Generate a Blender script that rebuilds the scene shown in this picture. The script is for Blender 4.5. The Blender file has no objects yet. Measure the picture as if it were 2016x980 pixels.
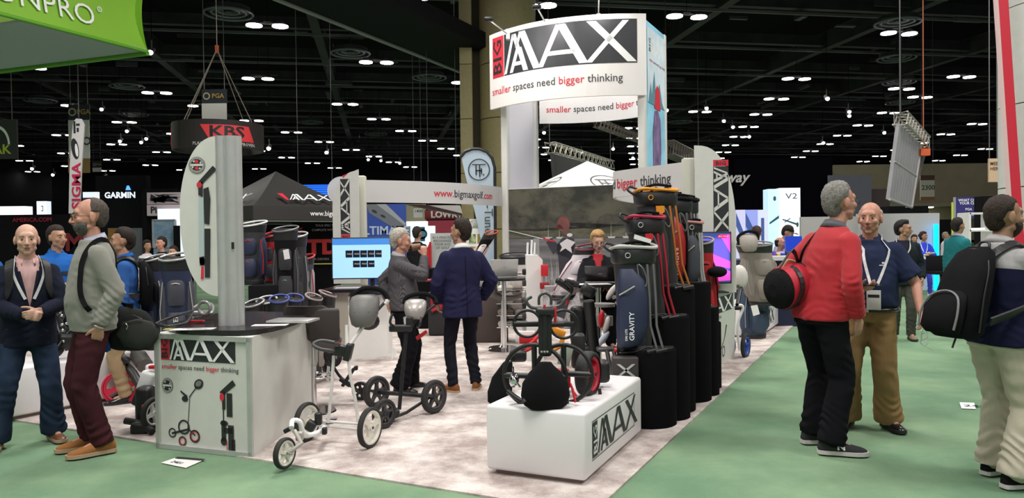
import bpy, bmesh, math, random
import numpy as np
from mathutils import Vector, Matrix
V = Vector
random.seed(7); rng = np.random.RandomState(7)
scene = bpy.context.scene
COL = scene.collection
# ---------------------------------------------------------------- camera
CZ = 1.55; FPX = 1500.0; PITCH = math.atan(25/1500.0); ROLL = math.radians(0.7)
cam = bpy.data.cameras.new('camera'); camo = bpy.data.objects.new('camera', cam); COL.objects.link(camo)
camo.location = (0, 0, CZ)
Rcam = Matrix.Rotation(math.pi/2 - PITCH, 3, 'X') @ Matrix.Rotation(-ROLL, 3, 'Z')
camo.rotation_euler = Rcam.to_euler()
cam.sensor_width = 36.0; cam.lens = 36.0*FPX/2016.0; cam.clip_end = 400
scene.camera = camo
# ---------------------------------------------------------------- view, world, lamps
vs = scene.view_settings
scene.display_settings.display_device = 'sRGB'
vs.view_transform = 'Standard'; vs.look = 'None'; vs.gamma = 1; vs.use_curve_mapping = False
vs.exposure = 0.45
w = bpy.data.worlds.new('world'); scene.world = w; w.use_nodes = True
w.node_tree.nodes['Background'].inputs[0].default_value = (0.75, 0.78, 0.85, 1)
w.node_tree.nodes['Background'].inputs[1].default_value = 0.18
def area(name, loc, size, power, col=(1, .97, .92), sy=None, rot=(0, 0, 0)):
    l = bpy.data.lights.new(name, 'AREA'); l.energy = power; l.color = col; l.size = size
    l.shape = 'RECTANGLE'; l.size_y = sy or size
    o = bpy.data.objects.new(name, l); o.location = loc; o.rotation_euler = rot; COL.objects.link(o); return o
for i, (x, y, p) in enumerate([(-9, 2, 650), (-1, 2, 900), (8, 3, 900), (-10, 12, 650), (-1.5, 11, 1000), (9, 12, 1000), (-9, -7, 500), (5, -7, 600), (18, 10, 650), (-20, 14, 500)]):
    area('hall_lamp', (x, y, 10.0), 3.0, p*.62)
def spot(loc, power, ang=140, col=(1, .96, .9), r=.25, rot=(0, 0, 0), name='hall_spot'):
    l = bpy.data.lights.new(name, 'SPOT'); l.energy = power; l.color = col; l.spot_size = math.radians(ang); l.spot_blend = .6; l.shadow_soft_size = r
    o = bpy.data.objects.new(name, l); o.location = loc; o.rotation_euler = rot; COL.objects.link(o); return o
def Hray(px, py):
    d = V(((px-1008)/FPX, -(py-490)/FPX, -1.0)); return Rcam @ d
def G(px, py, z=0.0):
    d = Hray(px, py); t = (z-CZ)/d.z; return V((d.x*t, d.y*t, z))
def Q(px, py, Y):
    d = Hray(px, py); t = Y/d.y; return V((d.x*t, Y, CZ+d.z*t))
def PX(p):
    q = Rcam.transposed() @ (V(p)-V((0, 0, CZ))); return (1008-q.x/q.z*FPX, 490+q.y/q.z*FPX)
for p in [(-14, 24), (-4, 22), (6, 24), (15, 26), (-16, 36), (0, 34), (14, 40), (-8, 50), (10, 55), (24, 40), (-28, 30)]:
    spot((p[0], p[1], 10.0), 1500)
# ---------------------------------------------------------------- materials
MC = {}
def M(name, col=(.5, .5, .5), rough=.6, metal=0, var=0, vscale=8, bump=0, bscale=60, emit=0, ecol=None, alpha=1, spec=.5, sheen=0):
    if name in MC: return MC[name]
    if rough >= .8: spec = min(spec, .12)
    m = bpy.data.materials.new(name); m.use_nodes = True; nt = m.node_tree; N = nt.nodes; L = nt.links
    b = N['Principled BSDF']
    b.inputs['Base Color'].default_value = (*col, 1); b.inputs['Roughness'].default_value = rough
    b.inputs['Metallic'].default_value = metal; b.inputs['Specular IOR Level'].default_value = spec
    if sheen: b.inputs['Sheen Weight'].default_value = sheen
    if emit:
        b.inputs['Emission Color'].default_value = (*(ecol or col), 1); b.inputs['Emission Strength'].default_value = emit
    if alpha < 1: b.inputs['Alpha'].default_value = alpha
    tc = N.new('ShaderNodeTexCoord')
    n = N.new('ShaderNodeTexNoise'); n.inputs['Scale'].default_value = vscale; n.inputs['Detail'].default_value = 4
    L.new(tc.outputs['Object'], n.inputs['Vector'])
    if var:
        r = N.new('ShaderNodeMapRange'); r.inputs[1].default_value = .3; r.inputs[2].default_value = .7
        r.inputs[3].default_value = 1-var; r.inputs[4].default_value = 1+var
        L.new(n.outputs['Fac'], r.inputs[0])
        mx = N.new('ShaderNodeVectorMath'); mx.operation = 'SCALE'; mx.inputs[0].default_value = col
        L.new(r.outputs[0], mx.inputs['Scale']); L.new(mx.outputs[0], b.inputs['Base Color'])
    if bump:
        n2 = N.new('ShaderNodeTexNoise'); n2.inputs['Scale'].default_value = bscale; n2.inputs['Detail'].default_value = 3
        L.new(tc.outputs['Object'], n2.inputs['Vector'])
        bp = N.new('ShaderNodeBump'); bp.inputs['Strength'].default_value = bump; bp.inputs['Distance'].default_value = .01
        L.new(n2.outputs['Fac'], bp.inputs['Height']); L.new(bp.outputs[0], b.inputs['Normal'])
    MC[name] = m; return m
def wave_mat(name, c1, c2, scale, axis='X', rough=.7, dist=1.5, width=.5):
    m = M(name, c1, rough); nt = m.node_tree; N = nt.nodes; L = nt.links
    wv = N.new('ShaderNodeTexWave'); wv.bands_direction = axis; wv.inputs['Scale'].default_value = scale; wv.inputs['Distortion'].default_value = dist
    wv.inputs['Detail'].default_value = 1
    tc = N.new('ShaderNodeTexCoord'); L.new(tc.outputs['Object'], wv.inputs[0])
    r = N.new('ShaderNodeValToRGB'); r.color_ramp.elements[0].color = (*c1, 1); r.color_ramp.elements[1].color = (*c2, 1)
    r.color_ramp.elements[0].position = width-.1; r.color_ramp.elements[1].position = width+.1
    L.new(wv.outputs['Fac'], r.inputs[0]); L.new(r.outputs[0], N['Principled BSDF'].inputs['Base Color']); return m
black = M('black_plastic', (.012, .012, .013), .45, var=.3)
blackm = M('black_metal', (.02, .02, .021), .35, .4)
blackf = M('black_fabric', (.010, .010, .011), .95, bump=.4, bscale=250, spec=.15)
velvet = M('black_velvet', (.006, .006, .0065), 1, bump=.3, bscale=200, spec=.05)
white = M('white_panel', (.80, .79, .77), .5, var=.02)
cream = M('grey_panel', (.62, .62, .58), .5, var=.03)
alu = M('brushed_aluminium', (.55, .55, .54), .4, .5, var=.05)
chrome = M('chrome', (.75, .75, .77), .12, 1)
red = M('red_print', (.62, .025, .05), .5)
dark = M('dark_print', (.022, .023, .028), .5)
lwhite = M('white_print', (.85, .85, .85), .5)
rubber = M('rubber', (.018, .018, .018), .7, bump=.3, bscale=120)
greyp = M('grey_plastic', (.20, .19, .18), .45, var=.1)
silverp = M('silver_plastic', (.42, .41, .41), .3, .4)
whitep = M('white_gloss', (.80, .80, .80), .25)
redp = M('red_plastic', (.55, .02, .03), .35)
paper = M('paper', (.82, .82, .80), .7)
wood = M('tan_board', (.35, .22, .10), .6, var=.2)
# ---------------------------------------------------------------- mesh building
class MB:
    def __init__(s, mat=None): s.v = []; s.f = []; s.m = []; s.mats = []; s.cm = 0; s.sm = []; s.smooth = False
    def use(s, mat):
        if mat not in s.mats: s.mats.append(mat)
        s.cm = s.mats.index(mat); return s
    def add(s, vs, fs, smooth=None):
        o = len(s.v); s.v += [V(v) for v in vs]; s.f += [tuple(i+o for i in f) for f in fs]; s.m += [s.cm]*len(fs)
        s.sm += [s.smooth if smooth is None else smooth]*len(fs); return s
    def box(s, c, d, R=None, bev=0):
        c = V(c); x, y, z = d[0]/2, d[1]/2, d[2]/2
        if bev:
            b = min(bev, x*.9, y*.9, z*.9)
            bm = bmesh.new(); bmesh.ops.create_cube(bm, size=1)
            for v in bm.verts: v.co = V((v.co.x*2*x, v.co.y*2*y, v.co.z*2*z))
            bmesh.ops.bevel(bm, geom=bm.edges[:], offset=b, segments=2, affect='EDGES', profile=.5)
            bm.verts.index_update()
            vs = [v.co.copy() for v in bm.verts]; fs = [[v.index for v in f.verts] for f in bm.faces]; bm.free()
            s.add([(R @ v if R else v)+c for v in vs], fs, True); return s
        vs = [V((a*x, b*y, e*z)) for a in (-1, 1) for b in (-1, 1) for e in (-1, 1)]
        vs = [(R @ v if R else v)+c for v in vs]
        return s.add(vs, [(0, 1, 3, 2), (4, 6, 7, 5), (0, 4, 5, 1), (2, 3, 7, 6), (0, 2, 6, 4), (1, 5, 7, 3)], False)
    def loft(s, rings, cap=True, closed=True, smooth=True):
        n = len(rings[0]); vs = [p for r in rings for p in r]; fs = []
        for i in range(len(rings)-1):
            for j in range(n if closed else n-1):
                k = (j+1) % n; fs.append((i*n+j, i*n+k, (i+1)*n+k, (i+1)*n+j))
        s.add(vs, fs, smooth)
        if cap and closed:
            s.add(rings[0], [tuple(range(n-1, -1, -1))], False); s.add(rings[-1], [tuple(range(n))], False)
        return s
    def cyl(s, p0, p1, r0, r1=None, n=12, cap=True, smooth=True):
        p0 = V(p0); p1 = V(p1); r1 = r0 if r1 is None else r1
        R = (p1-p0).to_track_quat('Z', 'Y').to_matrix()
        ring = lambda p, r: [p+R @ V((math.cos(2*math.pi*i/n)*r, math.sin(2*math.pi*i/n)*r, 0)) for i in range(n)]
        return s.loft([ring(p0, r0), ring(p1, r1)], cap, smooth=smooth)
    def tube(s, pts, r, n=8, cap=True, closed=False, flat=None):
        pts = [V(p) for p in pts]; rr = r if isinstance(r, (list, tuple)) else [r]*len(pts); rings = []
        up = None; N = len(pts)
        for i, p in enumerate(pts):
            if closed: t = pts[(i+1) % N]-pts[i-1]
            else: t = pts[min(i+1, N-1)]-pts[max(i-1, 0)]
            t.normalize()
            if up is None: up = V((0, 0, 1)) if abs(t.z) < .9 else V((0, 1, 0))
            a = up-t*up.dot(t)
            if a.length < 1e-4: a = V((1, 0, 0))-t*t.x
            a.normalize(); b = t.cross(a); up = a
            fx = flat or 1
            rings.append([p+a*math.cos(2*math.pi*k/n)*rr[i]*fx+b*math.sin(2*math.pi*k/n)*rr[i] for k in range(n)])
        if closed: rings.append(rings[0])
        return s.loft(rings, cap and not closed)
    def ball(s, c, r, nu=12, nv=8, R=None):
        c = V(c); r = (r, r, r) if not isinstance(r, (tuple, list)) else r
        rings = []
        for i in range(nv+1):
            t = math.pi*i/nv; st = max(math.sin(t), .001)
            ring = []
            for j in range(nu):
                a = 2*math.pi*j/nu; p = V((r[0]*st*math.cos(a), r[1]*st*math.sin(a), -r[2]*math.cos(t)))
                ring.append((R @ p if R else p)+c)
            rings.append(ring)
        return s.loft(rings)
    def torus(s, c, axis, R, r, n=28, m=8, fx=1):
        c = V(c); Q_ = V(axis).to_track_quat('Z', 'Y').to_matrix(); rings = []
        for i in range(n):
            a = 2*math.pi*i/n; d = Q_ @ V((math.cos(a), math.sin(a), 0)); z = Q_ @ V((0, 0, 1))
            rings.append([c+d*(R+r*math.cos(2*math.pi*k/m))+z*r*fx*math.sin(2*math.pi*k/m) for k in range(m)])
        rings.append(rings[0]); return s.loft(rings, False)
    def prism(s, poly, n, d):      # poly: world points (planar); extruded by vector n*d
        n = V(n)*d; a = [V(p) for p in poly]; b = [p+n for p in a]; k = len(a)
        s.add(a+b, [tuple(range(k-1, -1, -1)), tuple(range(k, 2*k))]+[(i, (i+1) % k, (i+1) % k+k, i+k) for i in range(k)], False); return s
    def mesh(s, name):
        me = bpy.data.meshes.new(name); me.from_pydata([tuple(v) for v in s.v], [], s.f)
        for m in s.mats: me.materials.append(m)
        me.polygons.foreach_set('material_index', s.m); me.polygons.foreach_set('use_smooth', s.sm)
        bm = bmesh.new(); bm.from_mesh(me); bmesh.ops.recalc_face_normals(bm, faces=bm.faces[:]); bm.to_mesh(me); bm.free()
        me.update(); return me
    def obj(s, name, mat=None, parent=None, label=None):
        """world coordinates -> local of parent"""
        if mat is not None and not s.mats: s.mats = [mat]
        if parent is not None:
            Mi = WM[parent.name].inverted(); s.v = [Mi @ v for v in s.v]
        o = bpy.data.objects.new(name, s.mesh(name)); COL.objects.link(o)
        if parent is not None: o.parent = parent; WM[o.name] = WM[parent.name].copy()
        else: WM[o.name] = Matrix.Identity(4)
        if label: o['label'] = label
        return o
    def top(s, name, mat, label, cat, group=None, kind=None, loc=None):
        """a top-level thing that is one mesh, origin at loc"""
        if loc is None:
            zs = min(v.z for v in s.v); c = sum(s.v, V())/len(s.v); loc = V((c.x, c.y, zs))
        s.v = [v-V(loc) for v in s.v]
        if mat is not None and not s.mats: s.mats = [mat]
        o = bpy.data.objects.new(name, s.mesh(name)); COL.objects.link(o); o.location = loc
        WM[o.name] = Matrix.Translation(loc); tag(o, label, cat, group, kind); return o
WM = {}
def tag(o, label=None, cat=None, group=None, kind=None):
    if label: o['label'] = label
    if cat: o['category'] = cat
    if group: o['group'] = group
    if kind: o['kind'] = kind
    return o
def thing(name, label, cat, loc=(0, 0, 0), rotz=0, group=None):
    o = bpy.data.objects.new(name, None); COL.objects.link(o); o.empty_display_size = .1
    o.location = loc; o.rotation_euler = (0, 0, rotz)
    WM[o.name] = Matrix.Translation(V(loc)) @ Matrix.Rotation(rotz, 4, 'Z')
    return tag(o, label, cat, group)
def loc2w(o): return WM[o.name]
class LMB(MB):                      # local-coordinate builder: obj() does not transform
    def obj(s, name, mat=None, parent=None, label=None):
        if parent is not None:
            Mw = WM[parent.name]; s.v = [Mw @ v for v in s.v]
        return MB.obj(s, name, mat, parent, label)
L0 = {}
def dup(root, loc, rotz=0, label=None, group=None):
    label = label or L0.get(root.name)
    r = root.copy(); COL.objects.link(r); r.location = loc; r.rotation_euler = (0, 0, rotz)
    WM[r.name] = Matrix.Translation(V(loc)) @ Matrix.Rotation(rotz, 4, 'Z')
    if label: r['label'] = label
    if group: r['group'] = group
    for ch in list(root.children):
        c = ch.copy(); COL.objects.link(c); c.parent = r
        for g in ch.children:
            d = g.copy(); COL.objects.link(d); d.parent = c
    return r
def struct(mb, name, mat=None):
    o = mb.obj(name, mat); o['kind'] = 'structure'; return o
# ---------------------------------------------------------------- flat print: 2D polygons mapped on a surface
def text2d(string, h, align='LEFT', bold=0, sx=1, res=3, shear=0, space=1):
    c = bpy.data.curves.new('txt', 'FONT'); c.body = string; c.size = h*1.38; c.align_x = align; c.offset = bold*h; c.resolution_u = res; c.shear = shear
    c.space_character = space
    o = bpy.data.objects.new('txt', c); me = bpy.data.meshes.new_from_object(o)
    vs = [(v.co.x*sx, v.co.y) for v in me.vertices]; fs = [tuple(p.vertices) for p in me.polygons]
    bpy.data.objects.remove(o); bpy.data.curves.remove(c); bpy.data.meshes.remove(me)
    return vs, fs
def stroke(p, q, t):                # parallelogram with level ends
    return [(p[0]-t/2, p[1]), (p[0]+t/2, p[1]), (q[0]+t/2, q[1]), (q[0]-t/2, q[1])]
def logo_polys():                   # unit height, x from 0 to 3.45
    P = [stroke((.05, .03), (.34, .95), .09), stroke((.52, .52), (.36, .95), .13), stroke((1.06, .03), (.62, .97), .20),
         stroke((.26, .03), (.49, .60), .11), stroke((.58, .97), (.44, .62), .09), stroke((.73, .03), (.53, .60), .15), [(.36, .18), (.66, .18), (.66, .27), (.36, .27)]]
    P += [stroke((1.16, .03), (1.64, .97), .14), stroke((2.24, .03), (1.70, .97), .22), [(1.30, .27), (2.08, .27), (2.08, .37), (1.30, .37)]]
    P += [stroke((2.36, .03), (3.22, .97), .15), stroke((3.36, .03), (2.42, .97), .22)]
    return P
def decal(name, parent, mat, vs, fs, mapf, n=.002, slice_=None, label=None):
    bm = bmesh.new(); bv = [bm.verts.new((x, y, 0)) for x, y in vs]
    for f in fs:
        try: bm.faces.new([bv[i] for i in f])
        except ValueError: pass
    if slice_:
        xs = [x for x, y in vs]; x = min(xs)+slice_
        while x < max(xs):
            bmesh.ops.bisect_plane(bm, geom=bm.verts[:]+bm.edges[:]+bm.faces[:], plane_co=(x, 0, 0), plane_no=(1, 0, 0)); x += slice_
    bm.verts.index_update()
    mb = MB(); mb.add([mapf(v.co.x, v.co.y, n) for v in bm.verts], [[v.index for v in f.verts] for f in bm.faces], False); bm.free()
    me = bpy.data.meshes.new(name); Mi = WM[parent.name].inverted() if parent else Matrix.Identity(4)
    me.from_pydata([tuple(Mi @ v) for v in mb.v], [], mb.f); me.materials.append(mat); me.update()
    o = bpy.data.objects.new(name, me); COL.objects.link(o)
    if parent is not None: o.parent = parent; WM[o.name] = WM[parent.name].copy()
    if label: o['label'] = label
    return o
def polys2(P):
    vs = []; fs = []
    for p in P: fs.append(tuple(range(len(vs), len(vs)+len(p)))); vs += list(p)
    return vs, fs
def rect(x0, y0, x1, y1): return [(x0, y0), (x1, y0), (x1, y1), (x0, y1)]
def flat(o, ex, ey):                # map on a plane
    o = V(o); ex = V(ex).normalized(); ey = V(ey).normalized(); nn = ex.cross(ey).normalized()
    return lambda s, t, n=0: o+ex*s+ey*t+nn*n
def write(parent, mat, mapf, string, h, x, y, align='LEFT', bold=0, sx=1, n=.004, slice_=None, name='lettering', rot=0, res=2, shear=0, space=1):
    vs, fs = text2d(string, h, align, bold, sx, res, shear, space)
    if rot: vs = [(a*math.cos(rot)-b*math.sin(rot), a*math.sin(rot)+b*math.cos(rot)) for a, b in vs]
    vs = [(a+x, b+y) for a, b in vs]
    return decal(name, parent, mat, vs, fs, mapf, n, slice_)
def textw(string, h, bold=0, sx=1):
    vs, fs = text2d(string, h, 'LEFT', bold, sx, 1); return max(a for a, b in vs)
def logo(parent, mapf, x, y, h, sx=1, n=.002, slice_=None, cbox=None, cred=None, clet=None, vert=False, big=True, frame=False):
    """BIG MAX logo; vert=True runs it upwards (letters turned)"""
    W = 3.45*h*sx; cbox = dark if cbox is None else cbox; cred = cred or red; clet = clet or lwhite
    def tr(vs):
        if not vert: return [(x+a, y+b) for a, b in vs]
        return [(x+h-b, y+a) for a, b in vs]   # rotate 90: reading bottom to top
    rw = .46*h
    if cbox is not False: 
        v_, f_ = polys2([rect(rw+.02*h, 0, rw+W, h)]); decal('logo_panel', parent, cbox, tr(v_), f_, mapf, n, slice_)
    v_, f_ = polys2([rect(0, 0, rw, h)]); decal('logo_red_panel', parent, cred, tr(v_), f_, mapf, n, slice_)
    v_, f_ = polys2([[(rw+.02*h+a*h*sx*.985, b*h) for a, b in p] for p in logo_polys()])
    for i, fc in enumerate([0]): decal('logo_letters', parent, clet, tr(v_), f_, mapf, n*2.2, slice_)
    if big:
        bv, bf = text2d('BIG', rw*.78, 'CENTER', .02, 1.15, 1)
        bv = [(-b+rw*.82, a+h/2) for a, b in bv]
        decal('logo_letters', parent, cbox if cbox else dark, tr(bv), bf, mapf, n*2.2, slice_)
# ================================================================ HALL
def carpet_mat(name, c1, c2, scale, bump=.5, c3=None, patch=False):
    m = M(name, c1, 1, spec=.1); nt = m.node_tree; N = nt.nodes; L = nt.links; b = N['Principled BSDF']
    tc = N.new('ShaderNodeTexCoord')
    n = N.new('ShaderNodeTexNoise'); n.inputs['Scale'].default_value = scale; n.inputs['Detail'].default_value = 6; n.inputs['Roughness'].default_value = .65
    L.new(tc.outputs['Object'], n.inputs['Vector'])
    r = N.new('ShaderNodeValToRGB'); e = r.color_ramp.elements; e[0].position = .38; e[1].position = .62; e[0].color = (*c1, 1); e[1].color = (*c2, 1)
    L.new(n.outputs['Fac'], r.inputs[0])
    out = r.outputs[0]
    n3 = N.new('ShaderNodeTexNoise'); n3.inputs['Scale'].default_value = 220; n3.inputs['Detail'].default_value = 2
    L.new(tc.outputs['Object'], n3.inputs['Vector'])
    mr = N.new('ShaderNodeMapRange'); mr.inputs[1].default_value = .3; mr.inputs[2].default_value = .7; mr.inputs[3].default_value = .82; mr.inputs[4].default_value = 1.15
    L.new(n3.outputs['Fac'], mr.inputs[0])
    sc = N.new('ShaderNodeVectorMath'); sc.operation = 'SCALE'; L.new(out, sc.inputs[0]); L.new(mr.outputs[0], sc.inputs['Scale'])
    L.new(sc.outputs[0], b.inputs['Base Color'])
    bp = N.new('ShaderNodeBump'); bp.inputs['Strength'].default_value = bump; bp.inputs['Distance'].default_value = .008
    L.new(n3.outputs['Fac'], bp.inputs['Height']); L.new(bp.outputs[0], b.inputs['Normal']); return m
green = carpet_mat('green_carpet', (.135, .235, .145), (.215, .325, .200), .8)
greenl = carpet_mat('worn_green_carpet', (.20, .29, .175), (.25, .34, .20), 1.2)  # paler, more olive mix of the aisle carpet colour, not applied
pale = carpet_mat('mottled_white_carpet', (.37, .30, .28), (.70, .63, .60), 3.0)
mb = MB(); mb.box((5, 45, -.03), (140, 110, .06)); struct(mb, 'floor', green)
# booth carpet, lying on the aisle carpet
C0 = G(1207, 975); C0 = V((C0.x, C0.y, 0)); ax = (G(1480, 716)-G(1207, 970)).normalized(); ay = V((-ax.y, ax.x, 0))
C0 = C0-ax*.35
def BP(a, b, z=0): return C0+ay*a+ax*b+V((0, 0, z))
mb = MB(); mb.prism([BP(0, 0, .0), BP(0, 13, .0), BP(9.5, 13, .0), BP(9.5, 0, .0)], (0, 0, 1), .012); mb.top('booth_carpet', pale, 'mottled off-white carpet covering the exhibition booth floor', 'carpet')
# ceiling with beams
cblack = M('black_ceiling', (.006, .006, .007), .9, spec=.1)
cbeam = M('ceiling_beam_paint', (.028, .027, .030), .6, var=.4, vscale=1)
CH = 11.5
mb = MB(); mb.box((5, 60, CH+2.6), (150, 150, .1)); struct(mb, 'ceiling', cblack)
def beam(p0, p1, w_, h_, name='beam', mat=None, sub=None):
    p0 = V(p0); p1 = V(p1); d = (p1-p0); L_ = d.length; R = d.to_track_quat('X', 'Z').to_matrix()
    m_ = MB(); m_.box((p0+p1)/2, (L_, w_, h_), R)
    if sub:      # flanges
        m_.box((p0+p1)/2+V((0, 0, -h_/2)), (L_, w_*sub, .05), R); m_.box((p0+p1)/2+V((0, 0, h_/2)), (L_, w_*sub, .05), R)
    return m_
# the ceiling grid runs along the aisle: direction chosen from the converging beams
ang = math.radians(-8); gx = V((math.cos(ang), -math.sin(ang)*1, 0)); gy = V((-gx.y, gx.x, 0))
gx = V((.985, .17, 0)).normalized(); gy = V((.17, .985, 0)).normalized(); gy = V((-gx.y, gx.x, 0))
ct = thing('ceiling_truss_grid', 'dark steel beams and pipes crossing under the black ceiling', 'ceiling beam', (0, 20, CH))
for k in range(16):                 # cross pipes
    y = 26+k*6.5; p = V((0, y, CH))
    beam(p-gx*60, p+gx*70, .12, .12).obj('pipe', M('pipe_grey', (.10, .095, .10), .5, var=.5, vscale=.3), ct)
    beam(p-gx*60+V((0, 1.4, .9)), p+gx*70+V((0, 1.4, .9)), .3, .5, sub=1.2).obj('beam', cbeam, ct)
for k in range(-6, 8):              # deep girders along the hall
    x = k*9.5+3; p = V((x, 20, CH+.9))
    b_ = beam(p, p+gy*110, .35, .9, sub=1.3); b_.obj('girder', cbeam, ct)
rod = MB()
for k in range(500):
    x = random.uniform(-45, 60); y = random.uniform(28, 110); z = random.uniform(CH-.2, CH+1.6); L_ = random.uniform(.5, 3)
    d = random.choice([gx, gy]); R = d.to_track_quat('X', 'Z').to_matrix()
    rod.box((x, y, z), (L_, random.uniform(.05, .35), random.uniform(.05, .3)), R)
o = rod.obj('duct_clutter', M('duct_grey', (.06, .06, .065), .5, .3, var=.5, vscale=.5), ct); o['kind'] = 'stuff'
# the long white-edged soffit with track, upper middle
sof = thing('ceiling_soffit', 'dark ceiling soffit with a pale double rail, running down to the tan column', 'soffit', (-6, 30, 10))
A = Q(540, -4, 21); B_ = Q(944, 156, 30.5)
m_ = beam(A+V((-.0, 0, 0)), B_, .16, .10); m_.obj('rail', M('rail_grey', (.28, .27, .27), .5), sof)
m_ = beam(A+V((.22, 0, .10)), B_+V((.22, 0, .10)), .1, .08); m_.obj('rail', MC['rail_grey'], sof)
sd = (B_-A).normalized(); sn = V((sd.y, -sd.x, 0)).normalized()
m_ = MB(); m_.prism([A-sd*14, B_, B_+sn*2.6, A-sd*14+sn*2.6], (0, 0, 1), .5); m_.obj('soffit_panel', M('soffit_black', (.011, .011, .012), .8), sof)
A2 = Q(740, -4, 26); B2 = Q(1000, 100, 34)
beam(A2, B2, .14, .1).obj('rail', MC['rail_grey'], sof)
beam(B2, Q(965, 60, 44)+V((8, 0, 0)), .14, .1).obj('rail', MC['rail_grey'], sof)
# high-bay lamps in pairs
lamp = M('lamp_glow', (1, .95, .9), .5, emit=14, ecol=(1, .95, .90))
housing = M('lamp_housing', (.10, .10, .10), .5)
def lamp_pair(name='high_bay_light'):
    t = thing(name, 'pair of bright disc lamps high on the black ceiling', 'ceiling light', (0, 0, 0), 0, 'paired high-bay lamps under the ceiling')
    b = LMB(); b.cyl((-.5, 0, .12), (.5, 0, .12), .03, n=6); b.box((0, 0, .12), (.3, .12, .1)); b.obj('bracket', housing, t); b = LMB(); b.cyl((0, 0, .15), (0, 0, 3.72), .012, n=4); b.obj('drop_rod', cblack, t)
    for sx in (-1, 1):
        b = LMB(); b.cyl((sx*.52, 0, .0), (sx*.52, 0, .22), .34, .12, n=14); h = b.obj('housing', housing, t)
        b = LMB(); b.cyl((sx*.52, 0, -.02), (sx*.52, 0, .02), .33, n=14); b.obj('lens', lamp, h)
    return t
LZ = 10.4
lp0 = lamp_pair(); used = False; L0[lp0.name] = lp0['label']
near = [(526, 51), (741, 123), (508, 155), (309, 183), (1352, 33), (1770, 66), (148, 208), (55, 134), (1775, 175),
        (1053, 10), (800, -6), (1378, 220)]
spots = [G(px, py, LZ) for px, py in near]
# regular rows further back
for r in range(0, 13):
    for c in range(-7, 10):
        base = V((c*9.5-3.2, 44+r*6.5, 0)); p = V((base.x+.17*(base.y-40), base.y, 0))
        px, py = PX((p.x, p.y, LZ))
        if -40 < px < 2060 and py > 128:
            if all((V((s.x, s.y, 0))-p).length > 3.5 for s in spots): spots.append(V((p.x, p.y, LZ)))
LAB = {0: 'twin disc lamps high above the ring sign, topmost left', 1: 'twin disc lamps between the two ringed diffusers left of the tan column', 2: 'twin disc lamps right of the ring sign cables', 3: 'twin disc lamps left of the ring sign cables', 4: 'twin disc lamps just right of the booth tower top', 5: 'large twin disc lamps above the tilted grey panel', 6: 'twin disc lamps touching the top of the left aisle banner', 7: 'twin disc lamps under the green sign edge', 8: 'second twin disc lamps down the pole above the tilted panel', 9: 'twin disc lamps at the top edge above the tower header'}
for p_ in spots:
    p = V((p_.x, p_.y, LZ)); rz = math.radians(9.8)
    if not used: lp0['label'] = LAB[0]; lp0.location = p; lp0.rotation_euler = (0, 0, rz); used = True
    else: dup(lp0, p, rz, LAB.get(len([1 for q in spots[:spots.index(p_)]])))
# small spot heads scattered on the trusses
sp0 = None; hh_ = None
for (px, py, Y) in [(1055, 12, 30), (1391, 213, 45), (1425, 238, 48), (1443, 250, 50), (1475, 269, 54), (1629, 194, 40), (1672, 220, 44), (1672, 228, 46), (1741, 261, 50), (529, 292, 40), (643, 300, 45),
                    (296, 103, 30), (1071, 261, 50), (1207, 293, 55), (1145, 299, 60), (1246, 311, 60), (1058, 309, 62), (725, 314, 60), (750, 316, 60), (104, 344, 55), (206, 348, 56), (250, 258, 48), (288, 273, 50),
                    (278, 280, 50), (236, 278, 48), (200, 215, 45), (787, 321, 62), (1621, 281, 52), (1312, 217, 42), (63, 332, 50)]:
    p = Q(px, py, Y)
    if sp0 is None:
        sp0 = thing('stage_spot', 'small bright spotlight clamped to a dark ceiling truss', 'spotlight', p, 0, 'small spotlights on the trusses')
        b = LMB(); b.cyl((0, 0, 0), (0, .25, .18), .12, .09, n=10); b.tube([(0, .1, .1), (0, .1, .5)], .03, n=5); hh = b.obj('housing', housing, sp0)
        b = LMB(); b.ball((0, -.01, 0), (.11, .05, .11), 10, 6); b.obj('lens', lamp, hh)
    else: hh_ = dup(sp0, p, 0)
    b = MB(); b.cyl(p+V((0, .1, .3)), (p.x, p.y+.1, 14.05), .012, n=4); b.obj('drop_rod', cblack, sp0 if hh_ is None else hh_)
# round air diffusers
df0 = None
for (px, py) in [(450, 27), (250, 170), (80, 198), (264, 225), (690, 105), (845, 153), (612, 241), (740, 264), (1768, 45), (1765, 115), (1770, 162), (1772, 202), (590, 277), (700, 295), (1340, 240)]:
    p = G(px, py, CH-.75)
    if df0 is None:
        df0 = thing('air_diffuser', 'round ringed air diffuser on the dark ceiling', 'air vent', p, 0, 'round ceiling air diffusers'); 
        for i, r in enumerate((.95, .68, .42)):
            b = LMB(); b.torus((0, 0, i*.05), (0, 0, 1), r, .055, 24, 5); b.obj('ring', M('diffuser_grey', (.16, .16, .19), .45, .4), df0)
        b = LMB(); b.cyl((0, 0, .1), (0, 0, .25), .85, n=20); b.cyl((0, 0, .2), (0, 0, 3.3), .05, n=8); b.cyl((0, 0, .02), (0, 0, .08), .2, n=14); b.obj('duct_collar', cbeam, df0)
    else: dup(df0, p, 0)
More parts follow.
